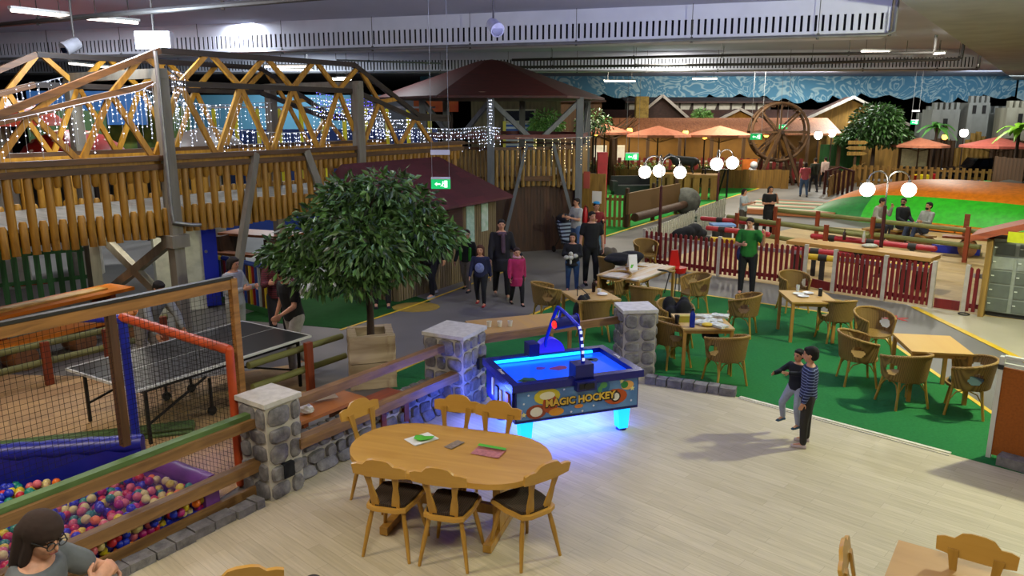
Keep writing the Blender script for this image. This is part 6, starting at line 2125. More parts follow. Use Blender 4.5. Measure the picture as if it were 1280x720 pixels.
# umbrellas
m_umb = M('salmon_umbrella', '#ac6a50', .8, amt=.2)
m_umb2 = M('coral_umbrella', '#b05a4e', .8, amt=.2)
def umbrella(label, u, v, d, r, mat, base=0):
    p = at(u, v, d)
    t = thing('parasol', label, 'parasol', (p.x, p.y, base))
    z = p.z - base
    b = B()
    n = 8
    top = b.bm.verts.new((0, 0, z))
    ri = [b.bm.verts.new((r * math.cos(2 * PI * i / n + .3), r * math.sin(2 * PI * i / n + .3), z - r * .26)) for i in range(n)]
    rl = [b.bm.verts.new((r * 1.01 * math.cos(2 * PI * i / n + .3), r * 1.01 * math.sin(2 * PI * i / n + .3), z - r * .26 - .12)) for i in range(n)]
    for i in range(n):
        j = (i + 1) % n
        b._f([ri[i], ri[j], top])
        b._f([rl[i], rl[j], ri[j], ri[i]])
    b.out('canopy', mat, t, smooth=False)
    B().cyl((0, 0, 0), (0, 0, z - .02), .04, n=8).out('pole', m_fwd, t)
    for i in range(n):
        B().cyl((0, 0, z - r * .5), (r * .9 * math.cos(2 * PI * i / n + .3), r * .9 * math.sin(2 * PI * i / n + .3), z - r * .26), .012, n=4).out('rib', m_fwd, t, smooth=False)
umbrella('salmon parasol nearest the spotted tower', 756, 155, 42, 1.6, m_umb)
umbrella('salmon parasol in the middle of the terrace row', 823, 157, 41, 1.75, m_umb)
umbrella('salmon parasol nearest the water wheel', 900, 157, 41, 1.75, m_umb)
umbrella('salmon parasol over the small kiosk with white board', 1150, 172, 44, 1.55, m_umb)
umbrella('coral parasol in front of the castle', 1247, 171, 42, 1.75, m_umb2)
# terrace fence, brown boards
def boardfence(nm, label, u0, v0, u1, v1, h, mat, step=.3, w=.16, solid=False, railm=None):
    p, q = G(u0, v0), G(u1, v1)
    t = thing(nm, label, 'fence', p, ang(p, q))
    L = (q - p).length
    n = min(98, int(L / step))
    f = None
    for i in range(n):
        x = (i + .5) * L / n
        if f is None:
            f = B().box((0, 0, h / 2), (L / n * (.96 if solid else .55), .05, h)).out('board', mat, t, smooth=False)
            f.location = (x, 0, 0)
        else:
            inst(f, t, (x, 0, RND.uniform(-.03, .03)))
    for z in (h * .25, h * .85):
        B().box((L / 2, .05, z), (L, .06, .1)).out('rail', railm or mat, t, smooth=False)
    return t
boardfence('picket_fence', 'far red fence with white rail in front of the terrace', 738, 229, 905, 230, 1.5, m_red, .35, railm=m_wp)
boardfence('picket_fence', 'far red fence with white rail beside the water wheel', 905, 230, 1003, 232, 1.5, m_red, .35, railm=m_wp)
boardfence('board_fence', 'ochre board fence at the edge of the mini golf', 775, 234, 985, 236, 1.0, m_fw, .4, solid=True)
boardfence('picket_fence', 'brown picket fence beside the mini golf near the tower', 735, 282, 789, 284, 1.15, m_tlog, .16)
boardfence('picket_fence', 'brown picket fence along the far walkway', 1035, 246, 1085, 221, 1.0, m_fw, .35)
boardfence('picket_fence', 'brown picket fence behind the bouncy dome', 1062, 233, 1238, 241, 1.2, m_fw, .28)
boardfence('board_fence', 'dark chevron boards at the end of the fence behind the dome', 1238, 243, 1275, 250, 1.9, m_fwd, .3, solid=True)
# green panels and brown wall by the castle
t = thing('green_fence', 'green panel fence beside the distant tree', 'fence', (pos(1020, 47), 45.5, 0))
B().box((1.0, 0, 1.2), (2.4, .1, 2.0)).out('panel', M('green_panel', '#2f6a34', .7, kind='wood', axis='z', scale=1, col2='#1f4a24'), t, smooth=False)
B().box((-.25, 0, 1.2), (.12, .14, 2.4)).out('post', m_fw, t, smooth=False)
B().box((2.25, 0, 1.2), (.12, .14, 2.4)).out('post', m_fw, t, smooth=False)
t = thing('log_wall', 'upright log wall in front of the castle', 'wall', (pos(1165, 48), 47.5, 0))
for i in range(22):
    hgt_ = 2.4 + .5 * math.sin(i * .9) * (1 if 4 < i < 12 else .2)
    B().cyl((i * .3, 0, 0), (i * .3, 0, hgt_), .16, n=8).out('log', m_tlog if 4 < i < 12 else m_fwd, t)
# castle
m_cas = M('grey_castle_blocks', '#8f9088', .8, kind='planks', col2='#7a7b74', scale=.9, bump=.35, amt=0)
def castle(label, u, d, w, zt, mat, n, dep=1.2):
    t = thing('castle_tower' if w < 3 else 'castle_wall', label, 'castle', (pos(u, d), d, 0))
    B().box((0, 0, zt / 2), (w, dep, zt)).out('masonry', mat, t, smooth=False)
    for i in range(n):
        B().box((-w / 2 + (i + .5) * w / n, -dep / 2 + .15, zt + .2), (w / n * .55, .3, .42)).out('merlon', mat, t, smooth=False)
    return t
castle('grey castle wall between two towers', 1215, 50.5, 6.5, 4.0, m_cas, 14)
c_ = castle('grey castle tower nearest the distant tree', 1176, 49.0, 1.7, 4.2, m_cas, 5)
B().box((0, -.62, 3.3), (.25, .06, .7)).out('arrow_slit', m_dark, c_, smooth=False)
c_ = castle('taller grey castle tower in the middle of the castle wall', 1216, 49.0, 1.3, 4.6, m_cas, 4)
for s in (-.3, .3):
    B().box((s, -.62, 4.2), (.2, .06, .5)).out('arrow_slit', m_dark, c_, smooth=False)
c_ = castle('pale castle tower at the picture edge', 1270, 48.5, 1.9, 4.3, M('pale_castle_blocks', '#b0ab94', .8, kind='planks', col2='#98937e', scale=.9, bump=.35, amt=0), 5)
B().box((-.1, -.62, 3.6), (.25, .06, .7)).out('arrow_slit', m_dark, c_, smooth=False)
# water wheel
wp = at(973, 165, 43)
t = thing('water_wheel', 'large brown timber water wheel on an A frame stand', 'wheel', (wp.x, wp.y, 0))
R_ = 1.55
for y in (-.3, .3):
    B().tube([(R_ * math.cos(2 * PI * i / 28), y, wp.z + R_ * math.sin(2 * PI * i / 28)) for i in range(29)], .08, 8).out('rim', m_fwd, t)
    for i in range(8):
        a = 2 * PI * i / 8
        B().bar((0, y, wp.z), (R_ * math.cos(a), y, wp.z + R_ * math.sin(a)), .06, .1).out('spoke', m_fwd, t, smooth=False)
    for s in (-1, 1):
        B().bar((s * 1.25, y * 1.8, 0), (0, y * 1.8, wp.z + .1), .14, .14).out('stand_leg', m_fwd, t, smooth=False)
for i in range(14):
    a = 2 * PI * i / 14
    B().box((R_ * .97 * math.cos(a), 0, wp.z + R_ * .97 * math.sin(a)), (.3, .6, .04), R=Matrix.Rotation(-a + .5, 3, 'Y')).out('paddle', m_fwd, t, smooth=False)
B().cyl((0, -.7, wp.z), (0, .7, wp.z), .1, n=10).out('axle', m_tim, t)
# rocks and thicket below the wheel
for i, (u, v, r_) in enumerate([(955, 205, .9), (985, 207, .8), (1000, 205, .7), (930, 208, .6)]):
    p = at(u, v, 45.2)
    b = B().sph((0, 0, r_ * .5), (r_ * 1.2, r_ * .8, r_), 10, 7)
    rr = random.Random(i)
    for q in b.bm.verts:
        q.co *= rr.uniform(.8, 1.15)
    o = b.out('rock', M('brown_rock', '#5a4630', .9, kind='stone', col2='#33271b', scale=2), smooth=False)
    o.location = (p.x, p.y, 0)
    tag(o, ['broad brown rock under the water wheel', 'brown rock between the legs of the water wheel stand', 'smaller brown rock at the walkway side of the water wheel', 'low brown rock at the terrace side of the water wheel'][i], 'rock')
# plants
m_leaf2 = leafmat('far_leaf', '#3f6a2e', '#142a10')
m_leaf3 = leafmat('bright_leaf', '#6f9c4a', '#3a6a2c')
def bush(nm, label, cat, u, v, d, r_, n, mat, trunk=True, sq=.75, seed=1, size=.22, cl=None):
    p = at(u, v, d)
    t = thing(nm, label, cat, (p.x, p.y, 0))
    if trunk:
        B().cyl((0, 0, 0), (0, 0, p.z), .16 if r_ > 1.2 else .06, .06, 8).out('trunk', bark, t)
    leafmesh('foliage', mat, t, cl or [((0, 0, p.z), r_, sq), ((r_ * .5, -.2, p.z - r_ * .2), r_ * .6, sq), ((-r_ * .5, -.2, p.z - r_ * .25), r_ * .6, sq)], n, size, seed)
    return t
dt = at(1095, 158, 44.6)
bush('leafy_tree', 'large leafy tree standing far back beside the walkway', 'tree', 1095, 158, 44.6, 1.7, 5200, m_leaf2, size=.3, cl=[((0, 0, dt.z + .1), 1.4, .85), ((1.0, -.1, dt.z - .5), .95, .65), ((-1.0, 0, dt.z - .55), 1.0, .6), ((.3, -.5, dt.z + .6), .8, .7), ((-1.7, 0, dt.z - .7), .5, .6), ((1.65, 0, dt.z - .6), .5, .6)])
bush('round_bush', 'pale green bush above the terracotta canopy', 'bush', 877, 144, 47.25, .55, 700, m_leaf3, size=.22, seed=2)
bush('round_bush', 'bright green bush beside the blue shutters behind the tower', 'bush', 682, 152, 36, .75, 900, m_leaf3, size=.2, seed=3)
bush('round_bush', 'dark green bush just right of the tower post', 'bush', 742, 152, 40, .9, 800, m_leaf2, size=.2, seed=4)
def palm(label, u, v, d, r_, n, seed, mat):
    p = at(u, v, d)
    t = thing('palm', label, 'palm', (p.x, p.y, 0))
    B().lathe([(.25, 0), (.32, .5), (.2, .5)], n=12).out('pot', m_fwd, t)
    B().cyl((0, 0, .3), (0, 0, p.z - .2), .09, .07, 8).out('trunk', bark, t)
    rr = random.Random(seed)
    for i in range(n):
        a = 2 * PI * i / n + rr.uniform(-.2, .2)
        e = rr.uniform(.2, 1.1)
        b = B()
        prev = None
        for k in range(6):
            q = k / 5
            c = V((math.cos(a) * r_ * q * math.cos(e * .6), math.sin(a) * r_ * q * math.cos(e * .6), p.z - .2 + r_ * (e * q - .9 * q * q)))
            sd = V((-math.sin(a), math.cos(a), 0)) * (.17 * r_ * math.sin(PI * min(.98, q + .08)))
            cur = [b.bm.verts.new(c - sd), b.bm.verts.new(c + V((0, 0, .05))), b.bm.verts.new(c + sd)]
            if prev:
                b._f([prev[0], cur[0], cur[1], prev[1]])
                b._f([prev[1], cur[1], cur[2], prev[2]])
            prev = cur
        b.out('frond', mat, t)
palm('palm with green fronds before the castle wall', 1172, 155, 45, 1.1, 13, 3, M('palm_green', '#4c8a3a', .5, amt=.3))
palm('bright green broad leaved palm at the picture edge', 1275, 158, 38, 1.1, 12, 5, M('lime_palm', '#7cb82c', .5, amt=.3))
t = thing('bare_tree', 'leafless brown tree spreading before the dark roofs', 'tree', (pos(765, 44), 44, 0))
rr = random.Random(12)
B().tube([(0, 0, 0), (.05, 0, 2.0), (0, 0, 3.3)], [.2, .16, .1], 8).out('trunk', m_fwd, t)
for i in range(16):
    a = rr.uniform(0, 2 * PI)
    e = rr.uniform(.25, .9)
    L = rr.uniform(1.2, 2.0)
    p = V((0, 0, rr.uniform(2.4, 3.2)))
    q = p + V((math.cos(a) * L * .6, math.sin(a) * L * .3, e * .5))
    q2 = q + V((math.cos(a + .6) * L * .5, math.sin(a) * L * .2, e * .6))
    br_ = B().tube([p, q, q2], [.06, .04, .012], 6).out('branch', m_fwd, t)
    B().tube([q, q + V((math.cos(a - .7) * .7, .1, .5))], [.03, .01], 5).out('twig', m_fwd, br_)
# kiosk board under parasol
t = thing('kiosk', 'small kiosk with a white board under the salmon parasol', 'kiosk', (pos(1152, 44), 44.3, 0))
B().box((0, 0, 1.5), (1.5, .1, 1.0)).out('white_board', M('cream_board', '#c8c4a0', .6, amt=.1), t, smooth=False)
B().box((0, 0, .45), (1.6, .3, .85)).out('counter', m_fw, t, smooth=False)
for s in (-1, 1):
    B().box((s * .82, 0, 1.1), (.12, .12, 2.2)).out('post', m_fwd, t, smooth=False)
# mini golf: log sofa, goal, black bull
lsA, lsB = G(793, 286), G(856, 268)
t = thing('log_sofa', 'long bench of logs with board back and round grey ends by the mini golf', 'bench', lsA, ang(lsA, lsB))
L = (lsB - lsA).length
B().cyl((0, 0, .4), (L, 0, .4), .15, n=14).out('seat_log', m_slat, t)
B().box((L / 2, .3, .85), (L, .1, .75)).out('back_boards', M('tan_boards', '#6a4e2a', .7, kind='wood', axis='x', scale=1.5, col2='#6a4e26'), t, smooth=False)
for x in (.1, L * .5, L - .1):
    B().box((x, .36, .7), (.14, .1, 1.4)).out('post', m_slat, t, smooth=False)
B().sph((L + .35, .1, .5), (.5, .6, .55), 12, 8).out('round_end', M('grey_rock', '#5a5a52', .85, kind='stone', col2='#3c3c36', scale=4), t, smooth='all')
for i in range(5):
    B().box((L * (i + .3) / 5, -.75 - (i % 2) * .3, .03), (.6, .35, .05)).out('step_slab', M('dark_slab', '#2a3a2a', .9), t, smooth=False)
gA = G(880, 248)
t = thing('goal', 'small black football goal on the green carpet', 'goal', gA, .2)
for x in (0, 1.15):
    B().tube([(x, 0, 0), (x, 0, 1.35), (x, .25, 1.35), (x, .9, 0), (x, 0, 0)], .05, 8).out('side_frame', m_blk, t)
B().cyl((0, 0, 1.35), (1.15, 0, 1.35), .035, n=8).out('crossbar', m_blk, t)
b = B()
for i in range(9):
    b.cyl((1.15 * i / 8, .25, 1.35), (1.15 * i / 8, .9, 0), .008, n=3)
for j in range(8):
    b.cyl((0, .25 + .65 * j / 7, 1.35 * (1 - j / 7)), (1.15, .25 + .65 * j / 7, 1.35 * (1 - j / 7)), .008, n=3)
b.out('net', m_net, t, smooth=False)
bp_ = at(856, 200, 37)
t = thing('bull_figure', 'black bull figure standing on a timber stage above the mini golf', 'animal figure', (bp_.x, bp_.y, 1.15), -.25)
t.scale = (.72,) * 3
b = B()
b.caps((-.55, 0, .85), (.6, 0, .8), .33, .3, 12)
b.caps((-.55, 0, .9), (-1.0, -.05, 1.15), .24, .17, 10)
b.caps((-1.0, -.05, 1.15), (-1.3, -.1, 1.0), .17, .1, 10)
for x, bend in ((-.5, .05), (.55, -.12)):
    for s in (-1, 1):
        b.caps((x, s * .18, .7), (x + bend, s * .18, .36), .14, .075, 8)
        b.caps((x + bend, s * .18, .36), (x - bend * .2, s * .18, .05), .07, .055, 8)
for s in (-1, 1):
    b.caps((-1.02, s * .14, 1.27), (-1.08, s * .32, 1.42), .045, .015, 6)
    b.caps((-.95, s * .16, 1.2), (-.9, s * .3, 1.2), .05, .03, 6)
b.caps((.88, 0, .95), (1.0, 0, .4), .035, .05, 6)
remesh(b.out('body', M('black_hide', '#0f1214', .7, amt=.2), t, smooth='all'), .04)
st = thing('timber_stage', 'ochre timber stage under the black bull figure', 'stage', (bp_.x, bp_.y, 0), -.25)
B().box((0, 0, 1.08), (3.2, 1.4, .14)).out('deck', m_fw, st, smooth=False)
for i in range(8):
    B().box((-1.4 + i * .4, -.66, .5), (.3, .06, 1.0)).out('front_board', m_fw, st, smooth=False)
for s in (-1, 1):
    B().box((s * 1.4, .5, .5), (.14, .14, 1.0)).out('leg', m_fwd, st, smooth=False)
for i, (u, v, c, lb) in enumerate([(762, 226, '#c98a3a', 'orange topped table in the mini golf corner'), (768, 218, '#b8963a', 'second orange topped table further back in the mini golf corner')]):
    square_table(lb, G(u, v), .3, 1.6, 1.1, top=c, nm='play_table')
t = thing('dark_sofa', 'dark grey sofa at the back of the mini golf', 'sofa', G(795, 243), .1)
B().box((0, 0, .25), (2.4, .8, .45)).bevel(.08).out('seat', M('dark_grey_leather', '#24272c', .5, amt=.2), t)
B().box((0, .4, .6), (2.4, .25, .6)).bevel(.08).out('backrest', M('dark_grey_leather'), t)
for s in (-1, 1):
    B().box((s * 1.15, 0, .45), (.25, .8, .5)).bevel(.08).out('armrest', M('dark_grey_leather'), t)
t = thing('ride_on_toy', 'blue and white ride on toy before an orange panel', 'toy', G(939, 234), .3)
B().box((0, .3, .9), (.9, .08, 1.2)).out('back_panel', M('orange_panel', '#c86a1c', .6, amt=.2), t, smooth=False)
B().sph((0, 0, .8), (.25, .25, .35), 12, 8).sph((0, -.1, 1.2), (.2, .2, .22), 12, 8).out('figure', M('white_plastic', '#c0c4c8', .4, amt=0), t, smooth='all')
B().box((0, -.1, .3), (.8, .7, .35)).bevel(.1).out('base', M('bright_blue_plastic', '#1c5ac0', .4, amt=0), t)
for s in (-1, 1):
    B().cyl((s * .42, -.1, .2), (s * .5, -.1, .2), .2, n=14).out('wheel', m_dpole, t)
t = thing('fence_gate', 'dark maroon slatted gate beside the far walkway', 'gate', G(1030, 243), -.1)
for i in range(7):
    B().box((i * .22, 0, .6), (.12, .06, 1.2)).out('slat', M('maroon_slat', '#4a1a1a', .6, amt=.2), t, smooth=False)
B().tube([(0, 0, 1.15), (.65, 0, 1.35), (1.32, 0, 1.15)], .05, 8).out('top_rail', M('maroon_slat'), t)
# soft play blocks behind the dome
for u, v, s, c, lb in ((1150, 236, (.7, .5, .75), '#d8c41c', 'yellow soft play block behind the bouncy dome'), (1165, 236, (.25, .4, .8), '#a81c24', 'red soft play block behind the bouncy dome'), (1139, 236, (.22, .4, .7), '#b0281c', 'small red soft play block next to the yellow one'), (1173, 236, (.28, .4, .5), '#c8a82c', 'small mustard soft play block behind the bouncy dome')):
    o = B().box((0, 0, s[2] / 2), s).bevel(.06).out('soft_block', M('vinyl_' + c.strip('#'), c, .4, amt=0))
    o.location = G(u, v)
    tag(o, lb, 'block')
for u, v, c, lb in ((1216, 243, '#1c54b8', 'blue soft play wedge behind the bouncy dome'), (1229, 242, '#1c9a4a', 'green soft play wedge behind the bouncy dome')):
    o = B().prism([(-.55, 0), (.5, 0), (.4, .62), (.2, .62)], -.4, .4, Matrix.Rotation(PI / 2, 4, 'X')).bevel(.04).out('soft_wedge', M('vinyl_' + c.strip('#'), c, .4, amt=0))
    o.location = G(u, v)
    tag(o, lb, 'block')
# vintage cars
def car(label, p, rz, paint, sc=1.0):
    t = thing('vintage_car', label, 'car', p, rz)
    t.scale = (sc,) * 3
    body = [(-1.75, .35), (-1.72, .75), (-1.2, .88), (-.65, .92), (-.35, 1.38), (.75, 1.42), (1.25, .95), (1.7, .85), (1.78, .4)]
    b = B().prism(body, -.6, .6, Matrix.Rotation(PI / 2, 4, 'X')).bevel(.1, 3)
    b.out('body', paint, t)
    for x in (-1.1, 1.1):
        for s in (-1, 1):
            fd_ = B().sph((x, s * .62, .42), (.52, .17, .42), 14, 8).out('fender', paint, t, smooth='all')
            w_ = B().cyl((x, s * .68, .32), (x, s * .8, .32), .32, n=18).out('wheel', m_dpole, t)
            B().cyl((x, s * .8, .32), (x, s * .815, .32), .15, n=14).out('hubcap', m_chrome, w_)
    for s in (-1, 1):
        B().prism([(-.28, .96), (.2, .96), (.2, 1.3), (-.08, 1.3)], -.01, .01, Matrix.Translation((0, s * .605, 0)) @ Matrix.Rotation(PI / 2, 4, 'X')).out('side_window', M('dark_pane'), t, smooth=False)
        B().prism([(.28, .96), (1.0, .96), (.72, 1.3), (.28, 1.3)], -.01, .01, Matrix.Translation((0, s * .605, 0)) @ Matrix.Rotation(PI / 2, 4, 'X')).out('side_window', M('dark_pane'), t, smooth=False)
        B().sph((-1.72, s * .42, .68), (.06, .12, .12), 10, 8).out('headlight', m_chrome, t, smooth='all')
    B().box((-1.8, 0, .42), (.08, 1.3, .1)).bevel(.02).out('bumper', m_chrome, t)
    B().box((-1.74, 0, .6), (.06, .5, .26)).out('radiator_grille', m_chrome, t, smooth=False)
car('glossy black vintage car behind the picket fence', at(1222, 212, 45) * V((1, 1, 0)), -.05, M('gloss_black', '#0a0b0d', .12, amt=0), 1.05)
car('dark grey vintage car partly cut off at the picture edge', G(1288, 248), .25, M('dark_grey_paint', '#3a3c38', .35, amt=.2), .95)
t = thing('plinth', 'low ochre plinth under the black vintage car', 'plinth', (at(1222, 212, 45).x, 45, 0))
B().box((0, 0, .0), (4.2, 2, .04)).out('slab', m_fw, t, smooth=False)
# signpost by the tree
t = thing('signpost', 'wooden signpost with arrow boards by the distant tree', 'signpost', at(1068, 205, 43) * V((1, 1, 0)))
B().cyl((0, 0, 0), (0, 0, 2.6), .07, n=8).out('post', m_fwd, t)
for i, (z, s) in enumerate(((2.4, 1), (2.1, -1), (1.8, 1))):
    B().prism([(-.5 * s, -.1), (.4 * s, -.1), (.6 * s, 0), (.4 * s, .1), (-.5 * s, .1)], -.02, .02, Matrix.Translation((0, -.1, z)) @ Matrix.Rotation(PI / 2, 4, 'X')).out('arrow_board', m_tlog, t, smooth=False)
# ================================================================ behind the bridge
m_blw = M('blue_padded_wall', '#1c3a86', .7, amt=.5, scale=1, col2='#12265e', bump=0)
t = thing('trampoline_cage', 'blue walled trampoline cage with yellow padded posts behind the bridge', 'trampoline', (-9.6, 26.5, 0), .06)
B().box((3.2, 1.6, 1.75), (7.6, .1, 3.3)).out('back_wall', m_blw, t, smooth=False)
B().box((3.2, -.2, .4), (7.6, .2, .8)).out('front_pad', m_blw, t, smooth=False)
m_ypost = M('lemon_padded_post', '#d2c81c', .5, amt=.1)
for i in range(11):
    B().caps((-.4 + i * .72, -.1, .1), (-.4 + i * .72, -.1, 4.05), .07, n=8).out('padded_post', m_ypost, t)
B().box((3.2, -.1, 4.15), (7.6, .06, .06)).out('top_tube', M('galvanised_pipe'), t, smooth=False)
o = B().box((-11.5, 33, 3.9), (15, .2, 1.6)).out('teal_panel_wall', M('teal_wall', '#3a6a80', .8, amt=.4, scale=.6, bump=0), smooth=False)
tag(o, 'long teal blue wall panel far behind the bridge', 'panel')
for s in (-18, -11, -5):
    B().box((s, 33.2, 1.6), (.3, .3, 3.2)).out('post', m_tim, o, smooth=False)
def mushroom(label, u, v, d, r_, zt, col, spots=True, h=.7):
    p = at(u, v, d)
    t = thing('mushroom_roof', label, 'roof', (p.x, p.y, 0))
    B().lathe([(r_, zt - h), (r_ * .98, zt - h + .1), (r_ * .8, zt - h * .45), (r_ * .5, zt - h * .14), (r_ * .2, zt), (.001, zt + .02)], n=20).out('cap', M('cap_' + col.strip('#'), col, .5, amt=.2), t)
    B().cyl((0, 0, 0), (0, 0, zt - h * .5), .35, .3, 12).out('stem', m_whp, t)
    if spots:
        rr = random.Random(int(u) + 3)
        for i in range(16):
            a = rr.uniform(0, 2 * PI)
            q = rr.uniform(.3, .85)
            B().sph((r_ * q * math.cos(a), r_ * q * math.sin(a), zt - h * q ** 2.1 + .02), (.12, .12, .05), 8, 5).out('spot', M('cream_dot', '#d8c4a8', .7, amt=0), t, smooth='all')
mushroom('orange red mushroom roof behind the low end of the bridge', -12, 140, 17.5, 1.45, 4.28, '#d8481c', h=.6)
mushroom('dark red mushroom roof low behind the bridge braces', 92, 180, 19, 1.3, 3.55, '#a8241c', h=.8)
mushroom('grey brown domed roof behind the bridge', 258, 178, 22, 1.15, 3.55, '#5c524c', spots=False, h=.8)
for i, (u, v, d, w, h, c, lb) in enumerate([(110, 135, 24, 3.4, 1.0, '#2f68a8', 'sky blue panel behind the low end of the bridge'), (85, 160, 23, 2.2, 1.0, '#3f5a34', 'olive green painted panel behind the bridge'), (185, 163, 25, 2.6, 1.5, '#3a5a1c', 'green and yellow painted panel behind the first grey post'), (480, 150, 29, 2.2, 1.6, '#6a7280', 'pale grey blue panel under the roof edge'), (530, 128, 30, 2.6, .7, '#a83a1c', 'red and orange banner behind the sloping end of the bridge')]):
    p = at(u, v, d)
    t = thing('painted_panel', lb, 'panel', (p.x, p.y, 0), .1)
    B().box((0, 0, p.z), (w, .1, h)).out('board', M('panel_' + c.strip('#'), c, .7, amt=.9, scale=1.6, bump=0, col2=('#b8a82c' if i == 2 else '#c07a1c' if i == 4 else None)), t, smooth=False)
    for s in (-1, 1):
        B().box((s * w * .4, .08, (p.z - h / 2) / 2), (.1, .08, p.z - h / 2)).out('post', m_tim, t, smooth=False)
# ceiling lamps: tubes, flood lamp, camera-like spot heads
m_tube = M('lit_tube', '#fff2e6', .3, amt=0, emit=9)
def tubelamp(label, a, c):
    a, c = V(a), V(c)
    t = thing('tube_light', label, 'lamp', a, ang(a, c))
    L = (c - a).length
    B().box((L / 2, 0, .07), (L, .12, .05)).out('housing', M('white_housing', '#b8b8b4', .5, amt=0), t, smooth=False)
    B().cyl((.03, 0, .02), (L - .03, 0, .02), .03, n=10).out('tube', m_tube, t)
    for x in (.2, L - .2):
        B().cyl((x, 0, .09), (x, 0, CEIL - .01 - a.z), .01, n=4).out('suspension_rod', m_dpipe, t, smooth=False)
Z_ = 5.75
tubelamp('tube light nearest the picture corner under the ceiling', G(12, 14, Z_), G(88, 22, Z_))
tubelamp('tube light next to the dark pipe under the ceiling', G(107, 24, Z_), G(174, 30, Z_))
tubelamp('tube light under the duct above the low end of the bridge', G(86, 80, 5.5), G(146, 86, 5.5))
tubelamp('tube light before the second slotted duct', G(1076, 65, 5.9), G(1112, 66, 5.9))
tubelamp('short tube light beside the upright dark pipe', G(1166, 68, 5.9), G(1182, 67, 5.9))
for i, (u, v, d, w) in enumerate([(330, 84, 27, 1.6), (345, 88, 30, 1.4), (415, 100, 32, .8), (755, 102, 40, 1.6), (865, 99, 44, 1.4), (420, 98, 34, .6)]):
    p = at(u, v, d)
    tubelamp(['tube light far back over the bridge', 'second tube light far back over the bridge', 'tube light far back above the braces', 'tube light far back before the cloud frieze', 'faint tube light far back along the frieze', 'small tube light far behind the bridge'][i], p, p + V((w, .0, 0)))
p = at(190, 50, 14.2)
t = thing('flood_lamp', 'bright white flood lamp on the duct above the first grey post', 'lamp', p)
B().box((0, .1, 0), (.62, .16, .3)).bevel(.02).out('housing', m_duct, t)
B().box((0, .01, 0), (.56, .04, .25)).out('lens', M('lit_lens', '#dcecff', .3, amt=0, emit=30), t, smooth=False)
B().cyl((0, .1, .1), (0, .1, CEIL - .01 - p.z), .02, n=8).out('bracket', m_dpipe, t)
for u, v, lb, rz in ((618, 33, 'grey spot lamp head on the nearest duct over the middle', .4), (90, 57, 'grey spot lamp head on the duct at the far end', -.6)):
    p = at(u, v, 14.5 if u > 300 else 15.0)
    t = thing('spot_lamp', lb, 'lamp', p, rz)
    B().cyl((0, -.16, -.08), (0, .12, .06), .13, .11, 14).out('head', M('grey_lamp_shell', '#8a8a90', .5, amt=.1), t)
    B().cyl((0, -.165, -.083), (0, -.155, -.08), .1, n=14).out('lens', M('dark_pane'), t)
    B().tube([(0, .05, .06), (0, .05, CEIL - p.z)], .02, 8).out('bracket', m_dpipe, t)
o = B().prism([(.55 * math.cos(i * PI / 9), .12 * math.sin(i * PI / 9)) for i in range(18)], -.01, 0).out('stain', M('rust_stain', '#7a5a34', .9, amt=.5))
p = G(520, 25, CEIL - .005)
o.location = p
struct(o, 'brown stain on the ceiling')
o.name = 'ceiling_stain'

# flower boxes and tables on the terrace in front of the canopy
for i, w_ in enumerate(['first', 'second', 'third', 'fourth', 'fifth', 'sixth']):
    x = pos(748 + i * 36, 44)
    t = thing('flower_box', w_ + ' flower box from the spotted tower along the terrace rail', 'planter', (x, 43.95, 0))
    B().box((0, 0, .55), (1.1, .3, .9)).out('box', m_fw if i % 2 else m_fwd, t, smooth=False)
    leafmesh('foliage', m_leaf3, t, [((0, 0, 1.1), .4, .6), ((.35, 0, 1.05), .3, .6), ((-.35, 0, 1.05), .3, .6)], 160, .16, 40 + i)
for i, w_ in enumerate(['first', 'second', 'third', 'fourth', 'fifth']):
    x = pos(762 + i * 42, 45.4)
    t = thing('terrace_table', w_ + ' table from the spotted tower under the terracotta canopy', 'table', (x, 45.5, 0), .1)
    B().box((0, 0, .74), (1.2, .7, .06)).out('tabletop', m_plank, t, smooth=False)
    for s in (-1, 1):
        B().box((s * .45, 0, .36), (.1, .5, .7)).out('leg', m_fwd, t, smooth=False)
    o = B().lathe([(.06, 0), (.09, .1), (.05, .22), (.001, .22)], n=10).out('table_lamp', M('lit_pale_shade', '#ffe0a8', .5, amt=0, emit=3))
    o.location = (x, 45.5, .772)
    tag(o, 'small lit lamp on the ' + w_ + ' table under the terracotta canopy', 'lamp')
# ================================================================ light
def lamp(kind, loc, power, color, size=.25, rot=None, **kw):
    l = D.lights.new('lamp_light', kind)
    l.energy = power
    l.color = color
    if kind == 'AREA':
        l.shape = 'RECTANGLE'
        l.size, l.size_y = size if isinstance(size, tuple) else (size, size)
    else:
        l.shadow_soft_size = size
    for k, v in kw.items():
        setattr(l, k, v)
    o = D.objects.new('lamp_light', l)
    COL.objects.link(o)
    o.location = loc
    if rot:
        o.rotation_euler = rot
    return o
W = D.worlds.new('world')
SC.world = W
W.use_nodes = True
W.node_tree.nodes['Background'].inputs[0].default_value = (.75, .8, 1, 1)
W.node_tree.nodes['Background'].inputs[1].default_value = .025
WARM, COOL, GRN = (1, .86, .66), (.78, .86, 1), (.98, 1, .76)
lamp('POINT', (8.6, 9.8, 5.3), 1650, (.97, 1, .70), .14)                # flood lamp by the board
lamp('AREA', (0, 1.5, 6.0), 360, (1, .97, .84), (4, 1))
lamp('AREA', (-6, 4.5, 6.0), 330, (1, .84, .64), (3, 1))
lamp('POINT', (-6.6, 12.0, 5.45), 330, (1, .88, .82), .3)
lamp('POINT', (-6.7, 13.7, 5.3), 330, (.7, .85, 1), .15)
lamp('AREA', (2.5, 12.3, 4.6), 650, (.48, .5, 1), (6, 2), rot=(PI, 0, 0))   # added blue fill without a fixture, tints the first duct and ceiling
ZC = CEIL - .03
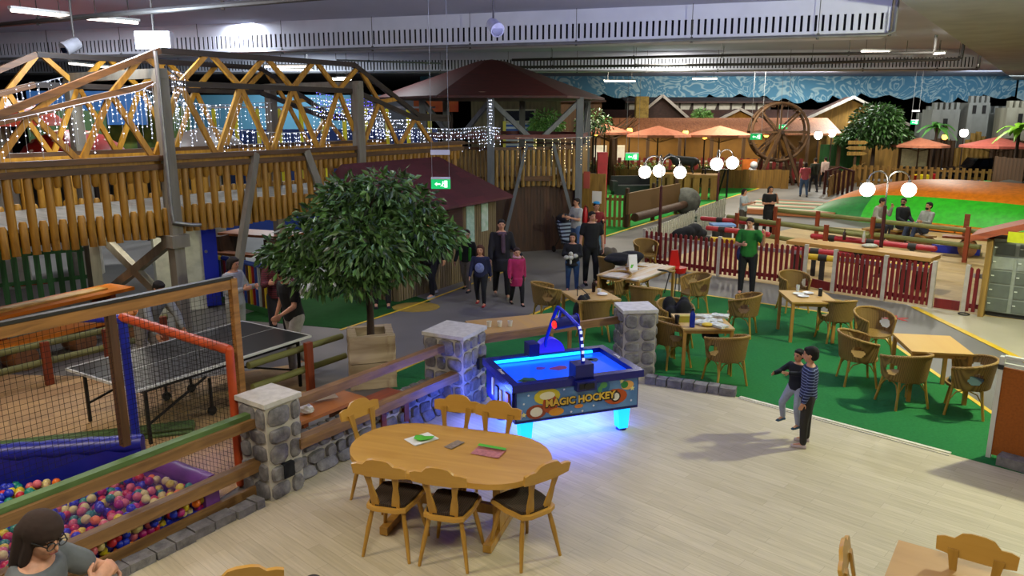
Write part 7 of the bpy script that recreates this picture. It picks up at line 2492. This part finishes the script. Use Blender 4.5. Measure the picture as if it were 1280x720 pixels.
def ceil_lamp(x, y, w, col=(1, .97, .85), s=(1.3, .3)):
    return lamp('AREA', (x, y, ZC), w, col, s, rot=(0, 0, .6))
ceil_lamp(8.5, 19.5, 260)
ceil_lamp(3, 20, 130)
ceil_lamp(-4, 24, 110, (.95, .95, 1))
ceil_lamp(13, 24, 360)
ceil_lamp(19, 31, 900)
ceil_lamp(6, 30, 500)
ceil_lamp(12, 40, 900, (1, .92, .75))
ceil_lamp(22, 40, 750, (1, .94, .8))
ceil_lamp(32, 44, 650, (1, .95, .8))
ceil_lamp(4, 40, 700, (1, .9, .72))
ceil_lamp(20, 47, 600, (.95, 1, .95))
ceil_lamp(34, 47, 450, (.9, .97, 1))
ceil_lamp(-7, 22, 420, (.85, .92, 1))
ceil_lamp(-12, 20, 380, (.9, .95, 1))
ceil_lamp(-9, 30, 700, (.85, .95, 1))
lamp('AREA', (14, 46.5, 6.0), 330, (1, .97, .9), (10, .5), rot=(PI / 2 * .85, 0, 0))   # added light to brighten the frieze, no fixture hangs there
lamp('AREA', (30, 45.5, 6.0), 300, (.85, .93, 1), (8, .5), rot=(PI / 2 * .85, 0, 0))  # second added light for the frieze, also without a fixture
lamp('AREA', (.63, 9.35, .27), 75, (.06, .12, 1), (1.3, .8), rot=(0, 0, HR))     # under glow of the hockey table
lamp('POINT', (-.48, 9.3, .4), 26, (.06, .12, 1), .1)
lamp('AREA', (pos(800, 45.3), 45.4, 2.7), 130, (1, .8, .5), (5, .5))      # lamps under the canopy
lamp('AREA', (pos(930, 45.3), 45.4, 2.7), 130, (1, .8, .5), (5, .5))
lamp('AREA', (-7.3, 14.3, 1.98), 45, (1, .95, .8), (.8, .2))            # added fill light below the bridge deck, no lamp is fitted
lamp('AREA', (-4.2, 17.6, 1.98), 40, (1, .9, .75), (.8, .2))  # another added fill below the deck, further along the bridge
SC.view_settings.view_transform = 'Standard'
SC.view_settings.look = 'None'
SC.view_settings.gamma = 1
SC.view_settings.exposure = -.1
SC.cycles.use_denoising = True
SC.cycles.max_bounces = 6
SC.cycles.sample_clamp_indirect = 4
SC.cycles.light_sampling_threshold = .02
